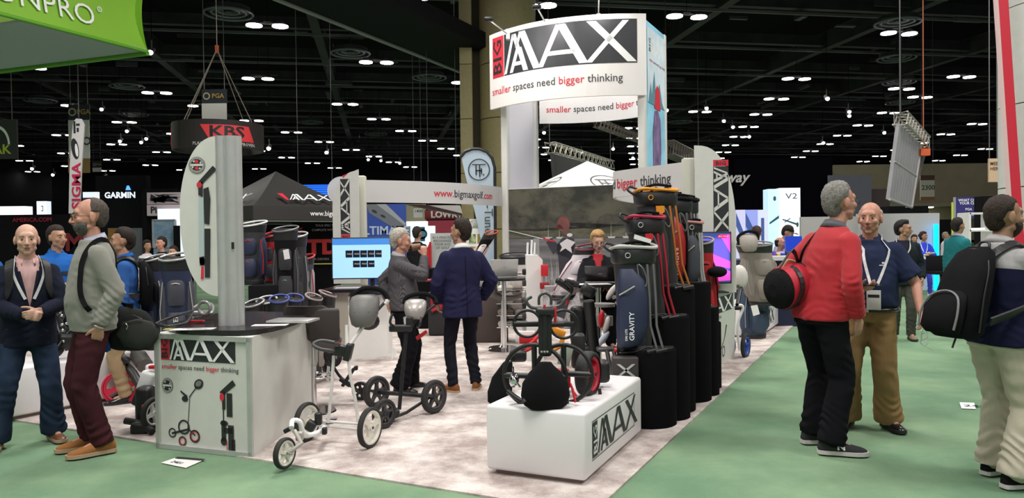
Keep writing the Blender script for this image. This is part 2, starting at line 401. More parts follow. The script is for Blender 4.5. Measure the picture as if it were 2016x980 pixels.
# tan fluted column (two faces with a dark joint) behind the booth
tan = M('tan_column', (.40, .33, .17), .6, var=.06)
tan2 = M('column_joint', (.05, .045, .03), .8)
ct_ = thing('tan_column', 'tall tan clad column with a dark vertical joint behind the booth', 'column', (Q(940, 465, 26).x, 26, 0))
x0 = Q(906, 300, 26).x; x1 = Q(936, 300, 26).x; x2 = Q(1010, 300, 26).x
def colseg(t, x, y, r, z0, z1, mat, nm='cladding_panel'):
    b = MB(); b.cyl((x, y, z0), (x, y, z1), r, n=28); return b.obj(nm, mat, t)
zz = [0, 1.8, 3.7, 5.55, 7.4, 10.3]
for i in range(5):
    b = MB(); b.box(((x0+x1)/2-.03, 26.3, (zz[i]+zz[i+1])/2), (x1-x0-.1, .8, zz[i+1]-zz[i]-.02), bev=.012); b.obj('cladding_panel', tan, ct_)
    colseg(ct_, x2-.15, 26.5, .98, zz[i]+.015, zz[i+1]-.015, tan)
b = MB(); b.box((x1+.10, 26.6, 5), (.5, .5, 10.2)); b.cyl((x2-.15, 26.5, 0), (x2-.15, 26.5, 10.2), .95, n=20); b.obj('joint', tan2, ct_)
# white clad column at the right edge with a red banner
wc = thing('white_column', 'broad white clad round column at the right edge of the aisle', 'column', (Q(2070, 465, 9.5).x, 9.5, 0))
wx = Q(1986, 300, 9.5).x; wr = .75
for z0, z1 in [(0, .34), (.34, 1.18), (1.18, 2.08), (2.08, 3.1), (3.1, 4.3), (4.3, 5.6), (5.6, 11.4)]:
    b = MB(); b.cyl((wx+wr, 9.5, z0+.006), (wx+wr, 9.5, z1-.006), wr, n=40); b.obj('cladding_panel', M('white_cladding', (.60, .60, .57), .5, var=.03), wc)
b = MB(); b.cyl((wx+wr, 9.5, 0), (wx+wr, 9.5, 11.4), wr-.02, n=24); b.obj('joint', tan2, wc)
p0 = Q(1960, 0, 8.8); p1 = Q(1987, 395, 8.8); w_ = .12
rb = thing('red_banner', 'tall narrow red banner with a pale edge beside the white column', 'banner', (p1.x, 8.8, 0))
ptop = p0+(p0-p1)*.6; pb = p1+(p1-p0)*.75; pb.z = 0.02
b = MB(); b.prism([ptop+V((.035, 0, 0)), pb+V((.035, 0, 0)), pb+V((.15, 0, 0)), ptop+V((.15, 0, 0))], (0, 1, 0), .03); b.obj('red_fabric', red, rb)
b = MB(); b.prism([ptop, pb, pb+V((.035, 0, 0)), ptop+V((.035, 0, 0))], (0, 1, 0), .04); b.obj('pale_edge', M('pale_pink', (.7, .5, .5), .6), rb)
# far walls
beige = M('beige_wall', (.42, .37, .26), .8, var=.05, vscale=1)
mb = MB(); mb.box((20, 100, 6), (160, .6, 12)); struct(mb, 'wall_back', M('far_dark_wall', (.012, .012, .014), .9))
a = Q(1640, 465, 62).x
mb = MB(); mb.box((-62, 50, 7), (.5, 110, 14.4)); struct(mb, 'wall_left', MC['far_dark_wall'])
mb = MB(); mb.box((a+15, 62, 3.9), (30, .5, 6.2)); struct(mb, 'wall_right', beige)
mb = MB(); mb.box((a+14, 60.6, 3.6), (28, 2.5, .25)); struct(mb, 'trim_1', M('soffit_beige', (.5, .44, .32), .7))
for i in range(4):
    p = V((a+1.2+i*1.9, 60.3, 3.40))
    b = MB(); b.cyl(p, p+V((0, 0, .08)), .3, n=12); b.top('soffit_downlight', M('downlight', (1, .95, .8), .5, emit=8), 'warm round downlight in the beige soffit of the far wall', 'downlight', group='downlights in the far beige soffit')
# ================================================================ BOOTH STRUCTURE
def arcmap(pts, z0):               # polyline in plan -> surface map (s along, t up, n towards +side)
    pts = [V((p[0], p[1], 0)) for p in pts]; L_ = [0]
    for a, b in zip(pts, pts[1:]): L_.append(L_[-1]+(b-a).length)
    def f(s, t, n=0):
        s_ = min(max(s, 0), L_[-1]-1e-6); i = 0
        while i < len(pts)-2 and L_[i+1] < s_: i += 1
        d = (pts[i+1]-pts[i]); u = (s_-L_[i])/max(d.length, 1e-9)
        # smooth normal
        def nrm(k):
            a = pts[max(k-1, 0)]; b = pts[min(k+1, len(pts)-1)]; t_ = (b-a).normalized(); return V((t_.y, -t_.x, 0))
        nn = (nrm(i)*(1-u)+nrm(i+1)*u).normalized()
        return pts[i]+d*u+nn*n+V((0, 0, z0+t))
    return f, L_[-1]
def bow(p, q, sag, n=16):          # bowed polyline p -> q, bulging to the right-hand side (towards viewer)
    p = V((p[0], p[1], 0)); q = V((q[0], q[1], 0)); d = q-p; nn = V((d.y, -d.x, 0)).normalized()
    return [p+d*(i/n)+nn*sag*(1-(2*i/n-1)**2) for i in range(n+1)]
def curved_wall(pts, z0, z1, th, name, mat, parent):
    f, L_ = arcmap(pts, z0); n = len(pts)*2; rings = []
    for i in range(n+1):
        s = L_*i/n; rings.append([f(s, 0, 0), f(s, z1-z0, 0), f(s, z1-z0, -th), f(s, 0, -th)])
    b = MB(); b.loft(rings, smooth=False); return b.obj(name, mat, parent), f, L_
pinkw = M('backlit_fabric', (.80, .76, .75), .6)
post = M('tower_post', (.60, .59, .56), .45, var=.03)
# --- tower
FR = V((Q(1266, 400, 12).x, 12, 0)); FL = FR-ax*0+ay*2.42; BR = FR+ax*1.2; BL = FL+ax*1.2
tw = thing('booth_tower', 'tall white booth tower with curved header signs on four posts', 'display tower', ((FR+BL)/2), 0)
for p in (FR, FL, BR, BL):
    b = MB(); b.box((p.x, p.y, 2.48), (.12, .12, 4.94), Matrix.Rotation(math.atan2(ax.y, ax.x), 3, 'Z'), bev=.02); b.obj('post', post, tw)
hf, fm, FLn = curved_wall([V((p.x, p.y, 0)) for p in bow(FL+ay*.22-ax*.12, FR-ay*.10-ax*.08, .42)], 3.72, 4.98, .05, 'front_header', pinkw, tw)
logo(tw, fm, .10, .50, .68, sx=1.0, slice_=.08)
def slogan(parent, f, x, y, h, slice_=None, n=.004, parts=('smaller', ' spaces need ', 'bigger', ' thinking'), mats=None, name='lettering', sx=1, bold=.008):
    mats = mats or (red, M('charcoal_print', (.05, .05, .055), .5), red, MC.get('charcoal_print') or M('charcoal_print', (.05, .05, .055), .5))
    cx = x
    full = ''
    for i, p_ in enumerate(parts):
        w0 = textw('|'+full+'|', h, 0, sx) if full else 0; bw = textw('||', h, 0, sx)
        off = (w0-bw) if full else 0
        if p_.startswith(' '): pass
        st = p_.lstrip(' '); lead = len(p_)-len(st)
        if lead: off = textw('|'+full+' '*lead+'|', h, 0, sx)-bw
        write(parent, mats[i], f, st.rstrip(' '), h, x+off, y, bold=bold, sx=sx, slice_=slice_, n=n, name=name); full += p_
    return textw(full, h, 0, sx)
tot = textw('smaller spaces need bigger thinking', .155)
slogan(tw, fm, .08, .22, .155*2.45/tot if tot else .15, slice_=.08)
# back header: lettering on its inner face
bk, bmf, BLn = curved_wall(bow(BR+ay*.1, BL-ay*.1, .35), 3.62, 4.85, .05, 'back_header', pinkw, tw)
fin, Lin = arcmap([p for p in reversed(bow(BR+ay*.1, BL-ay*.1, .35))], 3.62)
slogan(tw, lambda s, t, n=0: fin(s, t, n+.05), .12, .20, .155*2.3/tot, slice_=.08)
# side panels
b = MB(); b.prism([FL+V((0, 0, 2.36)), BL+V((0, 0, 2.36)), BL+V((0, 0, 4.9)), FL+V((0, 0, 4.9))], ay, .03); b.obj('side_panel', M('lilac_white_panel', (.74, .70, .76), .6), tw)
lake = M('lake_print', (.05, .33, .55), .5); nt = lake.node_tree
sp_ = MB(); sp_.prism([FR+V((0, 0, 2.3)), BR+V((0, 0, 2.3)), BR+V((0, 0, 4.93)), FR+V((0, 0, 4.93))], -ay, .05)
sp_o = sp_.obj('side_panel', M('side_graphic', (.25, .55, .72), .5, var=.25, vscale=2.5), tw, label='blue lake graphic panel')
fs_ = flat(FR+V((0, 0, 2.3))-ay*.052, ax, (0, 0, 1))
v_, f_ = polys2([rect(.12, 1.35, 1.12, 2.55)]); decal('sky_print', sp_o, M('sky_print', (.62, .72, .80), .5, var=.12, vscale=3), v_, f_, fs_, .003)
v_, f_ = polys2([[(.15, 1.35), (.3, 1.7), (.35, 1.5), (.5, 1.9), (.6, 1.5), (.8, 1.75), (.95, 1.45), (1.1, 1.35)]]); decal('tree_print', sp_o, M('tree_print', (.10, .25, .32), .5), v_, f_, fs_, .005)
v_, f_ = polys2([[(.42, .05), (.6, .0), (.8, .1), (.88, .6), (.85, 1.15), (.7, 1.3), (.5, 1.25), (.4, .9)]]); decal('rock_print', sp_o, M('rock_print', (.18, .12, .25), .5, var=.5, vscale=5), v_, f_, fs_, .005)
v_, f_ = polys2([[(.5, 1.3), (.85, 1.3), (.8, 1.62), (.66, 1.7), (.55, 1.6)]]); decal('canopy_print', sp_o, red, v_, f_, fs_, .007)
logo(sp_o, fs_, .2, 2.15, .26, sx=.8)
slogan(sp_o, fs_, .22, 2.02, .05)
# spot arms on top of the tower
for (px, py, qx, qy) in [(1000, 62, 962, 38), (1076, 43, 1057, 14), (1178, 32, 1179, -6)]:
    bse = Q(px, py+6, 12.3); tip = Q(qx, qy, 11.7)
    sl = thing('arm_spotlight', 'slim arm spotlight reaching out over the front header, aimed back at it', 'spotlight', bse, 0, 'arm spotlights on the tower header')
    sl['label'] = {1000: 'leftmost arm spotlight over the curved header', 1076: 'middle arm spotlight over the curved header', 1178: 'rightmost arm spotlight over the curved header'}[px]
    b = MB(); b.box(bse-V((0, 0, .0)), (.06, .1, .16)); b.tube([bse, tip], .012, n=6); b.obj('arm', alu, sl)
    b = MB(); b.box(tip, (.14, .08, .06), bev=.015); b.obj('lamp_head', blackm, sl)
    l = spot(tip-V((0, 0, .06)), 17, 130, r=.04, name='arm_lamp'); d = (V((tip.x*.7+FR.x*.3, 12.4, 4.3))-tip); l.rotation_euler = d.to_track_quat('-Z', 'Y').to_euler()
# --- store room under the tower with the mural
mw = thing('mural_wall', 'grey lake mural wall under the tower, showing a golfer swinging', 'wall panel', ((FR+FL)/2))
b = MB(); b.prism([FL+V((0, 0, .0125)), FR+V((0, 0, .0125)), FR+V((0, 0, 2.36)), FL+V((0, 0, 2.36))], ax, 1.15); b.obj('wall_panel', white, mw)
fmz = flat(FL-ax*.015, -ay, (0, 0, 1)); W_ = 2.42
mur = M('mural_print', (.1, .1, .09), .55)
def print_noise(name, c1, c2, scale, lo=.4, hi=.6, det=5, rough=.6, dist=0):
    m = M(name, c1, .55); N = m.node_tree.nodes; L = m.node_tree.links
    tc = N.new('ShaderNodeTexCoord'); mp = N.new('ShaderNodeMapping'); mp.inputs['Scale'].default_value = scale
    L.new(tc.outputs['Object'], mp.inputs[0]); n = N.new('ShaderNodeTexNoise'); n.inputs['Scale'].default_value = 1; n.inputs['Detail'].default_value = det; n.inputs['Roughness'].default_value = rough
    n.inputs['Distortion'].default_value = dist; L.new(mp.outputs[0], n.inputs['Vector'])
    r = N.new('ShaderNodeValToRGB'); e = r.color_ramp.elements; e[0].position = lo; e[1].position = hi; e[0].color = (*c1, 1); e[1].color = (*c2, 1)
    L.new(n.outputs['Fac'], r.inputs[0]); L.new(r.outputs[0], N['Principled BSDF'].inputs['Base Color']); return m
def mp_(name, P, mat, n): 
    v_, f_ = polys2(P); return decal(name, mw, mat, v_, f_, fmz, n)
mp_('forest_print', [rect(0.02, 1.66, W_-.02, 2.35)], print_noise('forest_print', (.022, .024, .018), (.085, .080, .058), (2, 2, 3)), .002)
mp_('far_bank_print', [rect(.02, 1.50, W_-.02, 1.68)], print_noise('bank_print', (.05, .055, .03), (.12, .11, .08), (4, 4, 12)), .003)
mp_('lake_print', [rect(.02, .02, W_-.02, 1.52)], print_noise('water_print', (.10, .10, .105), (.19, .185, .19), (.6, .6, 9)), .003)
hills = [(.02, 1.66)]+[(.02+i*.12, 1.80+.12*math.sin(i*.9)+.06*math.sin(i*2.3)) for i in range(20)]+[(W_-.02, 1.66)]
mp_('tree_line_print', [hills], print_noise('treeline', (.03, .03, .028), (.07, .065, .05), (6, 6, 6)), .004)
reeds = []
for i in range(260):
    x = random.uniform(.05, W_-.1); h_ = random.uniform(.1, .42)*(1 if x < 1 or x > 1.6 else .6); z = random.uniform(.55, .85)
    w2 = random.uniform(.006, .02); dx = random.uniform(-.06, .06); reeds.append([(x, z), (x+w2, z), (x+dx+w2*.3, z+h_)])
mp_('reed_print', reeds, M('reed_print', (.42, .40, .41), .6), .005)
mp_('reed_bed_print', [rect(.02, .03, W_-.03, .72)], print_noise('reed_bed', (.14, .13, .14), (.48, .45, .46), (9, 9, 6)), .0045)
boats = []
for x in (.75, .95, 1.85, 2.1, 2.25): boats.append([(x, 1.50), (x+.1, 1.50), (x+.12, 1.53), (x-.02, 1.53)]); boats.append([(x+.04, 1.53), (x+.048, 1.53), (x+.045, 1.78)])
mp_('boat_print', boats, M('boat_print', (.45, .44, .42), .6), .006)
# golfer figure of the mural (flat print)
def blob(cx, cy, rx, ry, n=18, a=0): return [(cx+rx*math.cos(t)*math.cos(a)-ry*math.sin(t)*math.sin(a), cy+rx*math.cos(t)*math.sin(a)+ry*math.sin(t)*math.cos(a)) for t in [2*math.pi*i/n for i in range(n)]]
def lim(p, q, r0, r1):
    d = V((q[0]-p[0], q[1]-p[1])); nn = V((-d.y, d.x)).normalized(); return [(p[0]+nn.x*r0, p[1]+nn.y*r0), (q[0]+nn.x*r1, q[1]+nn.y*r1), (q[0]-nn.x*r1, q[1]-nn.y*r1), (p[0]-nn.x*r0, p[1]-nn.y*r0)]
dk = M('golfer_dark_print', (.035, .032, .045), .6)
mp_('golfer_print', [lim((.80, 1.48), (.95, 1.30), .06, .09), lim((.95, 1.34), (1.24, 1.28), .09, .12), [(.95, 1.40), (1.05, 1.52), (1.25, 1.50), (1.30, 1.3), (1.28, .95), (1.0, .8), (.98, 1.1)], lim((1.2, 1.0), (.98, .2), .14, .09)], dk, .007)
mp_('golfer_head_print', [blob(1.07, 1.74, .115, .13), [(.92, 1.70), (.98, 1.66), (1.1, 1.66), (1.0, 1.74)]], M('cap_print', (.16, .05, .045), .6, var=.3), .008)
mp_('golfer_face_print', [blob(1.12, 1.62, .07, .07)], M('face_print', (.12, .06, .05), .6), .0085)
mp_('glove_print', [[(1.0, 1.42), (1.13, 1.50), (1.28, 1.44), (1.2, 1.36), (1.22, 1.26), (1.1, 1.34), (1.0, 1.28), (1.04, 1.36)], blob(1.18, 1.56, .05, .03)], M('glove_print', (.6, .58, .6), .6), .009)
mp_('club_print', [lim((.02, 1.66), (.70, 1.50), .006, .008), ], M('club_print', (.6, .6, .62), .4), .009)
mp_('grip_print', [lim((.70, 1.50), (.9, 1.46), .01, .012)], red, .009)
0 and mp_('print_bag', [[(.95, .35), (1.42, .35), (1.62, 1.1), (1.52, 1.28), (1.28, 1.2)]], M('bag_print', (.55, .48, .54), .6, var=.1), .0095)
0 and mp_('print_bag_trim', [lim((1.1, .5), (1.38, 1.1), .01, .01), lim((1.25, .45), (1.5, 1.1), .01, .01)], M('burgundy_print', (.2, .02, .05), .6), .0105)
# --- left booth post, www banner
PL = Q(711, 500, 10.9); PL = V((PL.x, PL.y, 0))
wb = thing('web_address_banner', 'curved pale header banner with a red and black web address', 'banner', (PL+FL)/2)
b = MB(); b.box((PL.x, PL.y, 1.22), (.17, .12, 2.44), bev=.02); b.obj('post', M('post_beige', (.50, .49, .42), .5), wb)
o_, wf, wl = curved_wall(bow(PL+V((.08, 0, 0)), FL+V((-.06, -.1, 0)), .35), 2.06, 2.38, .04, 'banner_panel', M('banner_grey', (.60, .58, .58), .6), wb)
h_ = .118; wx0 = wl*.36
write(wb, red, wf, 'www.', h_, wx0, .10, bold=.012, slice_=.06); a_ = textw('|www.|', h_)-textw('||', h_)
write(wb, MC['charcoal_print'], wf, 'bigmaxgolf', h_, wx0+a_, .10, bold=.012, slice_=.06); a_ = textw('|www.bigmaxgolf|', h_)-textw('||', h_)
write(wb, red, wf, '.com', h_, wx0+a_+.01, .10, bold=.012, slice_=.06)
# --- right banner "bigger thinking"
PR = Q(1356, 500, 8.55); PR = V((PR.x, PR.y, 0))
P1 = Q(1207, 400, 9.9); P1 = V((P1.x, P1.y, 0))
tb = thing('slogan_banner', 'curved pale slogan banner above the tall golf bags', 'banner', (PR+P1)/2)
arc = []
Pm = [FR+V((-.1, -.1, 0)), V((P1.x+.25, 10.9, 0)), P1, V((P1.x+.10, 9.5, 0)), PR+V((-.06, .05, 0))]
def cr(P, n=8):
    out = []
    for i in range(len(P)-1):
        a, b, c, d = P[max(i-1, 0)], P[i], P[i+1], P[min(i+2, len(P)-1)]
        for k in range(n):
            t = k/n; out.append(.5*((2*b)+(c-a)*t+(2*a-5*b+4*c-d)*t*t+(3*b-a-3*c+d)*t**3))
    out.append(P[-1]); return out
o_, tf, tl = curved_wall(cr(Pm), 2.03, 2.36, .04, 'banner_panel', M('banner_grey', (.6, .58, .58)), tb)
sw = textw('bigger thinking', .15)
write(tb, MC['charcoal_print'], tf, 'thinking', .125, tl-.18, .11, align='RIGHT', bold=.012, slice_=.06)
write(tb, red, tf, 'bigger', .125, tl-.18-textw('thinking ', .125)-.06, .11, align='RIGHT', bold=.012, slice_=.06)
write(tb, MC['charcoal_print'], tf, 'need', .125, tl-.18-textw('bigger thinking  ', .125)-.04, .11, align='RIGHT', bold=.012, slice_=.06)
b = MB(); b.box((PR.x, PR.y, 1.2), (.13, .12, 2.40), bev=.02); b.box((PR.x+.11, PR.y+.03, 1.22), (.06, .08, 2.42), bev=.015); b.obj('post', M('post_beige'), tb)
def half_ellipse(w_, h_, side=1, n=28, p=2.2):
    pts = [(0, 0)]
    for i in range(n+1):
        t = -math.pi/2+math.pi*i/n; c, s = math.cos(t), math.sin(t)
        pts.append((side*w_*abs(c)**(2/p), h_/2+h_/2*math.copysign(abs(s)**(2/p), s)))
    pts.append((0, h_)); return pts
# right sign (D shape, vertical logo reading down)
SR = Q(1369, 500, 8.45); SR = V((SR.x, SR.y, 0))
sr = thing('curved_sign', 'tall grey rounded sign with a downward logo on the right counter', 'sign', SR)
hw = 79/1500*8.45; z0, z1 = .90, Q(1380, 286, 8.45).z
pts = [(0, z0), (hw, z0)]+[(hw*math.cos(t)**.75 if math.cos(t) > 0 else 0, z1-.95+.95*math.sin(t)**.9) for t in [math.pi/2*i/14 for i in range(15)]]
fsr = flat(SR, (1, -.06, 0), (0, 0, 1))
b = MB(); b.prism([fsr(x, z, -.03) for x, z in pts], fsr(0, 0, 1)-fsr(0, 0, 0), .03); b.obj('sign_panel', cream, sr)
def vlogo_down(parent, mapf, xc, ztop, w_, h_, n=.003, mirror=False):
    """logo turned to read downwards: red BIG box on top (letters upright)"""
    x0 = xc-w_/2
    v_, f_ = polys2([rect(x0, ztop-w_*.42, x0+w_, ztop)]); decal('logo_red_panel', parent, red, v_, f_, mapf, n)
    v_, f_ = polys2([rect(x0, ztop-h_, x0+w_, ztop-w_*.45)]); decal('logo_panel', parent, dark, v_, f_, mapf, n)
    bv, bf = text2d('BIG', w_*.26, 'CENTER', .01, 1.3, 1); decal('logo_letters', parent, dark, [(a+xc, b+ztop-w_*.34) for a, b in bv], bf, mapf, n*2)
    L_ = h_-w_*.48; P = []
    for poly in logo_polys(): P.append([(x0+b*w_, ztop-w_*.47-a/3.42*L_) for a, b in poly])
    v_, f_ = polys2(P); decal('logo_letters', parent, cream, v_, f_, mapf, n*2)
vlogo_down(sr, fsr, .285, Q(1405, 315, 8.45).z, .165, Q(1405, 315, 8.45).z-Q(1405, 458, 8.45).z)
# left far sign (logo reading up), on the left rear counter
SL = Q(708, 500, 10.6); SL = V((SL.x, SL.y, 0)); hw = 52/1500*10.6; z1 = Q(700, 333, 10.6).z; z0 = .92
sl_ = thing('curved_sign', 'grey rounded sign with an upward logo beside the computer monitor', 'sign', SL)
fsl = flat(SL, (1, 0, 0), (0, 0, 1))
b = MB(); pts = [(0, z0), (0, z1)]+[(-hw*math.sin(t)**.9, z1-.02-.5*(1-math.cos(t))) for t in [math.pi/2*i/12 for i in range(1, 13)]]+[(-hw, z0)]
b.prism([fsl(x, z, -.03) for x, z in pts], (0, -1, 0), .03); b.obj('sign_panel', cream, sl_)
zt, zb = Q(686, 352, 10.6).z, Q(686, 470, 10.6).z; w_ = .13; x0 = -.255; L_ = zt-zb-.07
v_, f_ = polys2([rect(x0, zb, x0+w_, zb+.06)]); decal('logo_red_panel', sl_, red, v_, f_, fsl, .003)
v_, f_ = polys2([rect(x0, zb+.065, x0+w_, zt)]); decal('logo_panel', sl_, dark, v_, f_, fsl, .003)
v_, f_ = polys2([[(x0+w_-b_*w_, zb+.07+a/3.42*L_) for a, b_ in poly] for poly in logo_polys()]); decal('logo_letters', sl_, cream, v_, f_, fsl, .006)
bv, bf = text2d('BIG', .03, 'CENTER', .01, 1.3, 1); decal('logo_letters', sl_, dark, [(a+x0+w_/2, b+zb+.015) for a, b in bv], bf, fsl, .006)
v_, f_ = polys2([[(x0+.03, zt+.045), (x0+.11, zt+.075), (x0+.04, zt+.01)]]); decal('red_triangle', sl_, red, v_, f_, fsl, .003)
b = MB(); c = Q(672, 375, 10.8); b.cyl(c, c+V((0, .03, 0)), .20, n=28); b.top('round_disc_sign', M('pale_disc', (.62, .62, .68), .5), 'pale round disc sign peeping out behind the far rounded sign', 'sign')
# ---------------------------------------------------------------- front left counter
LF0 = G(311, 881); LF1 = G(500, 902); cb = G(614, 817)
cz = .90
fe = (LF1-LF0).normalized(); be = (cb-LF1).normalized(); LB0 = cb-fe*.80+be*.0
cn = thing('display_counter', 'white display counter with black top and push cart graphics on its front', 'counter', ((LF0+LF1+cb)/3))
b = MB(); b.prism([LF0, LF1, cb, LB0], (0, 0, 1), cz-.04); b.obj('counter_body', cream, cn)
ff = flat(LF0+V((0, 0, 0)), fe, (0, 0, 1)); W_ = (LF1-LF0).length
fnv = ff(0, 0, 1)-ff(0, 0, 0)
# frame profiles round the front panel
b = MB()
for x in (0.015, W_-.02): b.box(ff(x, cz/2-.02, .006), (.035, .02, cz-.05), Matrix.Rotation(math.atan2(fe.y, fe.x), 3, 'Z'))
for z in (.02, cz-.06): b.box(ff(W_/2, z, .006), (W_, .02, .035), Matrix.Rotation(math.atan2(fe.y, fe.x), 3, 'Z'))
b.obj('frame', alu, cn)
top_ = []
cc = (LF0+LF1+cb+LB0)/4
for k in range(48):
    t = 2*math.pi*k/48
    c, s = math.cos(t), math.sin(t); c = math.copysign(abs(c)**.6, c); s = math.copysign(abs(s)**.6, s)
    top_.append(cc+fe*(.50*c+.0)+be*(.66*s)+V((0, 0, cz-.035)))
b = MB(); b.prism(top_, (0, 0, 1), .035); b.obj('worktop', M('black_worktop', (.018, .016, .018), .22), cn)
logo(cn, ff, .05, .665, .175, sx=1.0, cbox=dark, n=.003)
slogan(cn, ff, .055, .60, .036*1.0, n=.004)
# graphics: round badge, push cart drawing, folded cart drawing
def ringp(cx, cy, r0, r1, n=24):
    return [[(cx+r*math.cos(2*math.pi*k/n), cy+r*math.sin(2*math.pi*k/n)) for r, k in ((r0, i), (r1, i), (r1, i+1), (r0, i+1))] for i in range(n)]
def badge(parent, mapf, cx, cy, r, n=.003, inner_red=True):
    v_, f_ = polys2([blob(cx, cy, r, r, 28)]); decal('badge_disc', parent, dark, v_, f_, mapf, n)
    v_, f_ = polys2(ringp(cx, cy, r*.74, r*.79)+ringp(cx, cy, r*.93, r*.96)+[rect(cx-r*.75, cy-r*.13, cx+r*.75, cy+r*.13)]+[[(cx+r*.6*math.cos(a), cy+r*.6*math.sin(a)), (cx+r*.72*math.cos(a+.5), cy+r*.72*math.sin(a+.5)), (cx+r*.42*math.cos(a+.5), cy+r*.42*math.sin(a+.5))] for a in (.2, 1.9, 3.3, 5.1)], ); decal('badge_ring', parent, cream, v_, f_, mapf, n*1.7)
    k = []
    for i in range(26):
        a = 2*math.pi*i/26; k.append([(cx+r*(.86+dr)*math.cos(a+da), cy+r*(.86+dr)*math.sin(a+da)) for dr, da in ((-.045, -.06), (.045, -.06), (.045, .06), (-.045, .06))])
    v_, f_ = polys2(k); decal('badge_marks', parent, cream, v_, f_, mapf, n*1.7)
    if inner_red:
        v_, f_ = polys2([blob(cx, cy+r*.42, r*.22, r*.22), blob(cx, cy-r*.42, r*.22, r*.22)]); decal('badge_dots', parent, red, v_, f_, mapf, n*2)
badge(cn, ff, .105, .475, .055, inner_red=False)
pk = M('print_black', (.02, .02, .022), .5)
def pdraw(parent, mapf, P, mat, n=.004, name='cart_print'): v_, f_ = polys2(P); return decal(name, parent, mat, v_, f_, mapf, n)
pdraw(cn, ff, [lim((.29, .16), (.315, .40), .003, .003), lim((.31, .40), (.40, .50), .004, .004), blob(.40, .50, .045, .035, a=.5), lim((.29, .40), (.23, .44), .01, .006), blob(.27, .385, .03, .022), lim((.29, .16), (.14, .12), .008, .008), lim((.29, .17), (.36, .12), .006, .006)]
      + ringp(.255, .175, .042, .055)+ringp(.145, .125, .026, .036)+ringp(.355, .115, .036, .048)+ringp(.24, .07, .028, .037), pk)
pdraw(cn, ff, ringp(.355, .115, .030, .036)+ringp(.24, .07, .022, .028), red, .005)
pdraw(cn, ff, [blob(.40, .505, .03, .02, a=.5)], greyp, .005)
pdraw(cn, ff, [lim((.60, .44), (.72, .53), .018, .022), rect(.61, .33, .64, .46), rect(.65, .28, .70, .45), rect(.66, .04, .71, .22), rect(.60, .10, .64, .25), blob(.625, .23, .035, .02), blob(.62, .10, .028, .03), rect(.62, .16, .70, .2), rect(.615, .25, .625, .33), rect(.69, .04, .72, .12)], pk)
pdraw(cn, ff, [blob(.61, .42, .02, .03), rect(.645, .04, .652, .1)], red, .005)
# sign post and D panel on the counter
SP = G(461, 640, cz); SPx = SP
st = thing('curved_sign', 'tall pale half-round sign with folded cart picture standing on the front counter', 'sign', SP)
zt = Q(450, 268, SP.y).z
b = MB(); pr = []
for dx, dy, r in ((-.075, 0, .045), (0, .0, .05), (.045, .01, .035)):
    b.cyl(SP+V((dx*.95, dy, 0)), V((SP.x+dx*.95-.0, SP.y+dy, zt)), r, n=16)
b.box((SP.x-.02, SP.y+.01, (cz+zt)/2), (.11, .085, zt-cz-.002)); b.obj('post', alu, st)
b = MB(); b.box((SP.x+.02, SP.y-.052, Q(461, 483, SP.y).z), (.018, .01, .05)); b.obj('clip', black, st)
fst = flat(V((SP.x-.10, SP.y+.0, 0)), (1, 0.0, 0), (0, 0, 1)); hw = 76/1500*SP.y; zl = Q(440, 583, SP.y).z; ztp = Q(430, 268, SP.y).z
pts = half_ellipse(hw, ztp-zl, -1, 30, 2.15)
b = MB(); b.prism([fst(x, zl+z, -.02) for x, z in pts], (0, -1, 0), .03); b.obj('sign_panel', cream, st)
fst2 = flat(V((SP.x-.10, SP.y-.012, 0)), (1, 0.0, 0), (0, 0, 1))
def q2(px, py): p = Q(px, py, SP.y); return (p.x-(SP.x-.10), p.z)
c = q2(389, 325); badge(st, fst2, c[0], c[1], .062)
pdraw(st, fst2, [lim(q2(394, 362), q2(424, 330), .016, .020), [q2(392, 360), q2(401, 358), q2(401, 388), q2(392, 384)], [q2(402, 372), q2(412, 368), q2(416, 392), q2(414, 442), q2(404, 440)], [q2(404, 450), q2(416, 450), q2(415, 546), q2(405, 546)], blob(*q2(400, 514), .022, .03), [q2(394, 506), q2(404, 504), q2(404, 522), q2(395, 522)]], pk)
pdraw(st, fst2, [[q2(393, 390), q2(402, 388), q2(403, 505), q2(394, 507)]], M('pale_blue_print', (.42, .50, .52), .5), .003)
pdraw(st, fst2, [blob(*q2(394, 364), .02, .022), [q2(398, 524), q2(403, 524), q2(403, 549), q2(397, 549)]], red, .005)
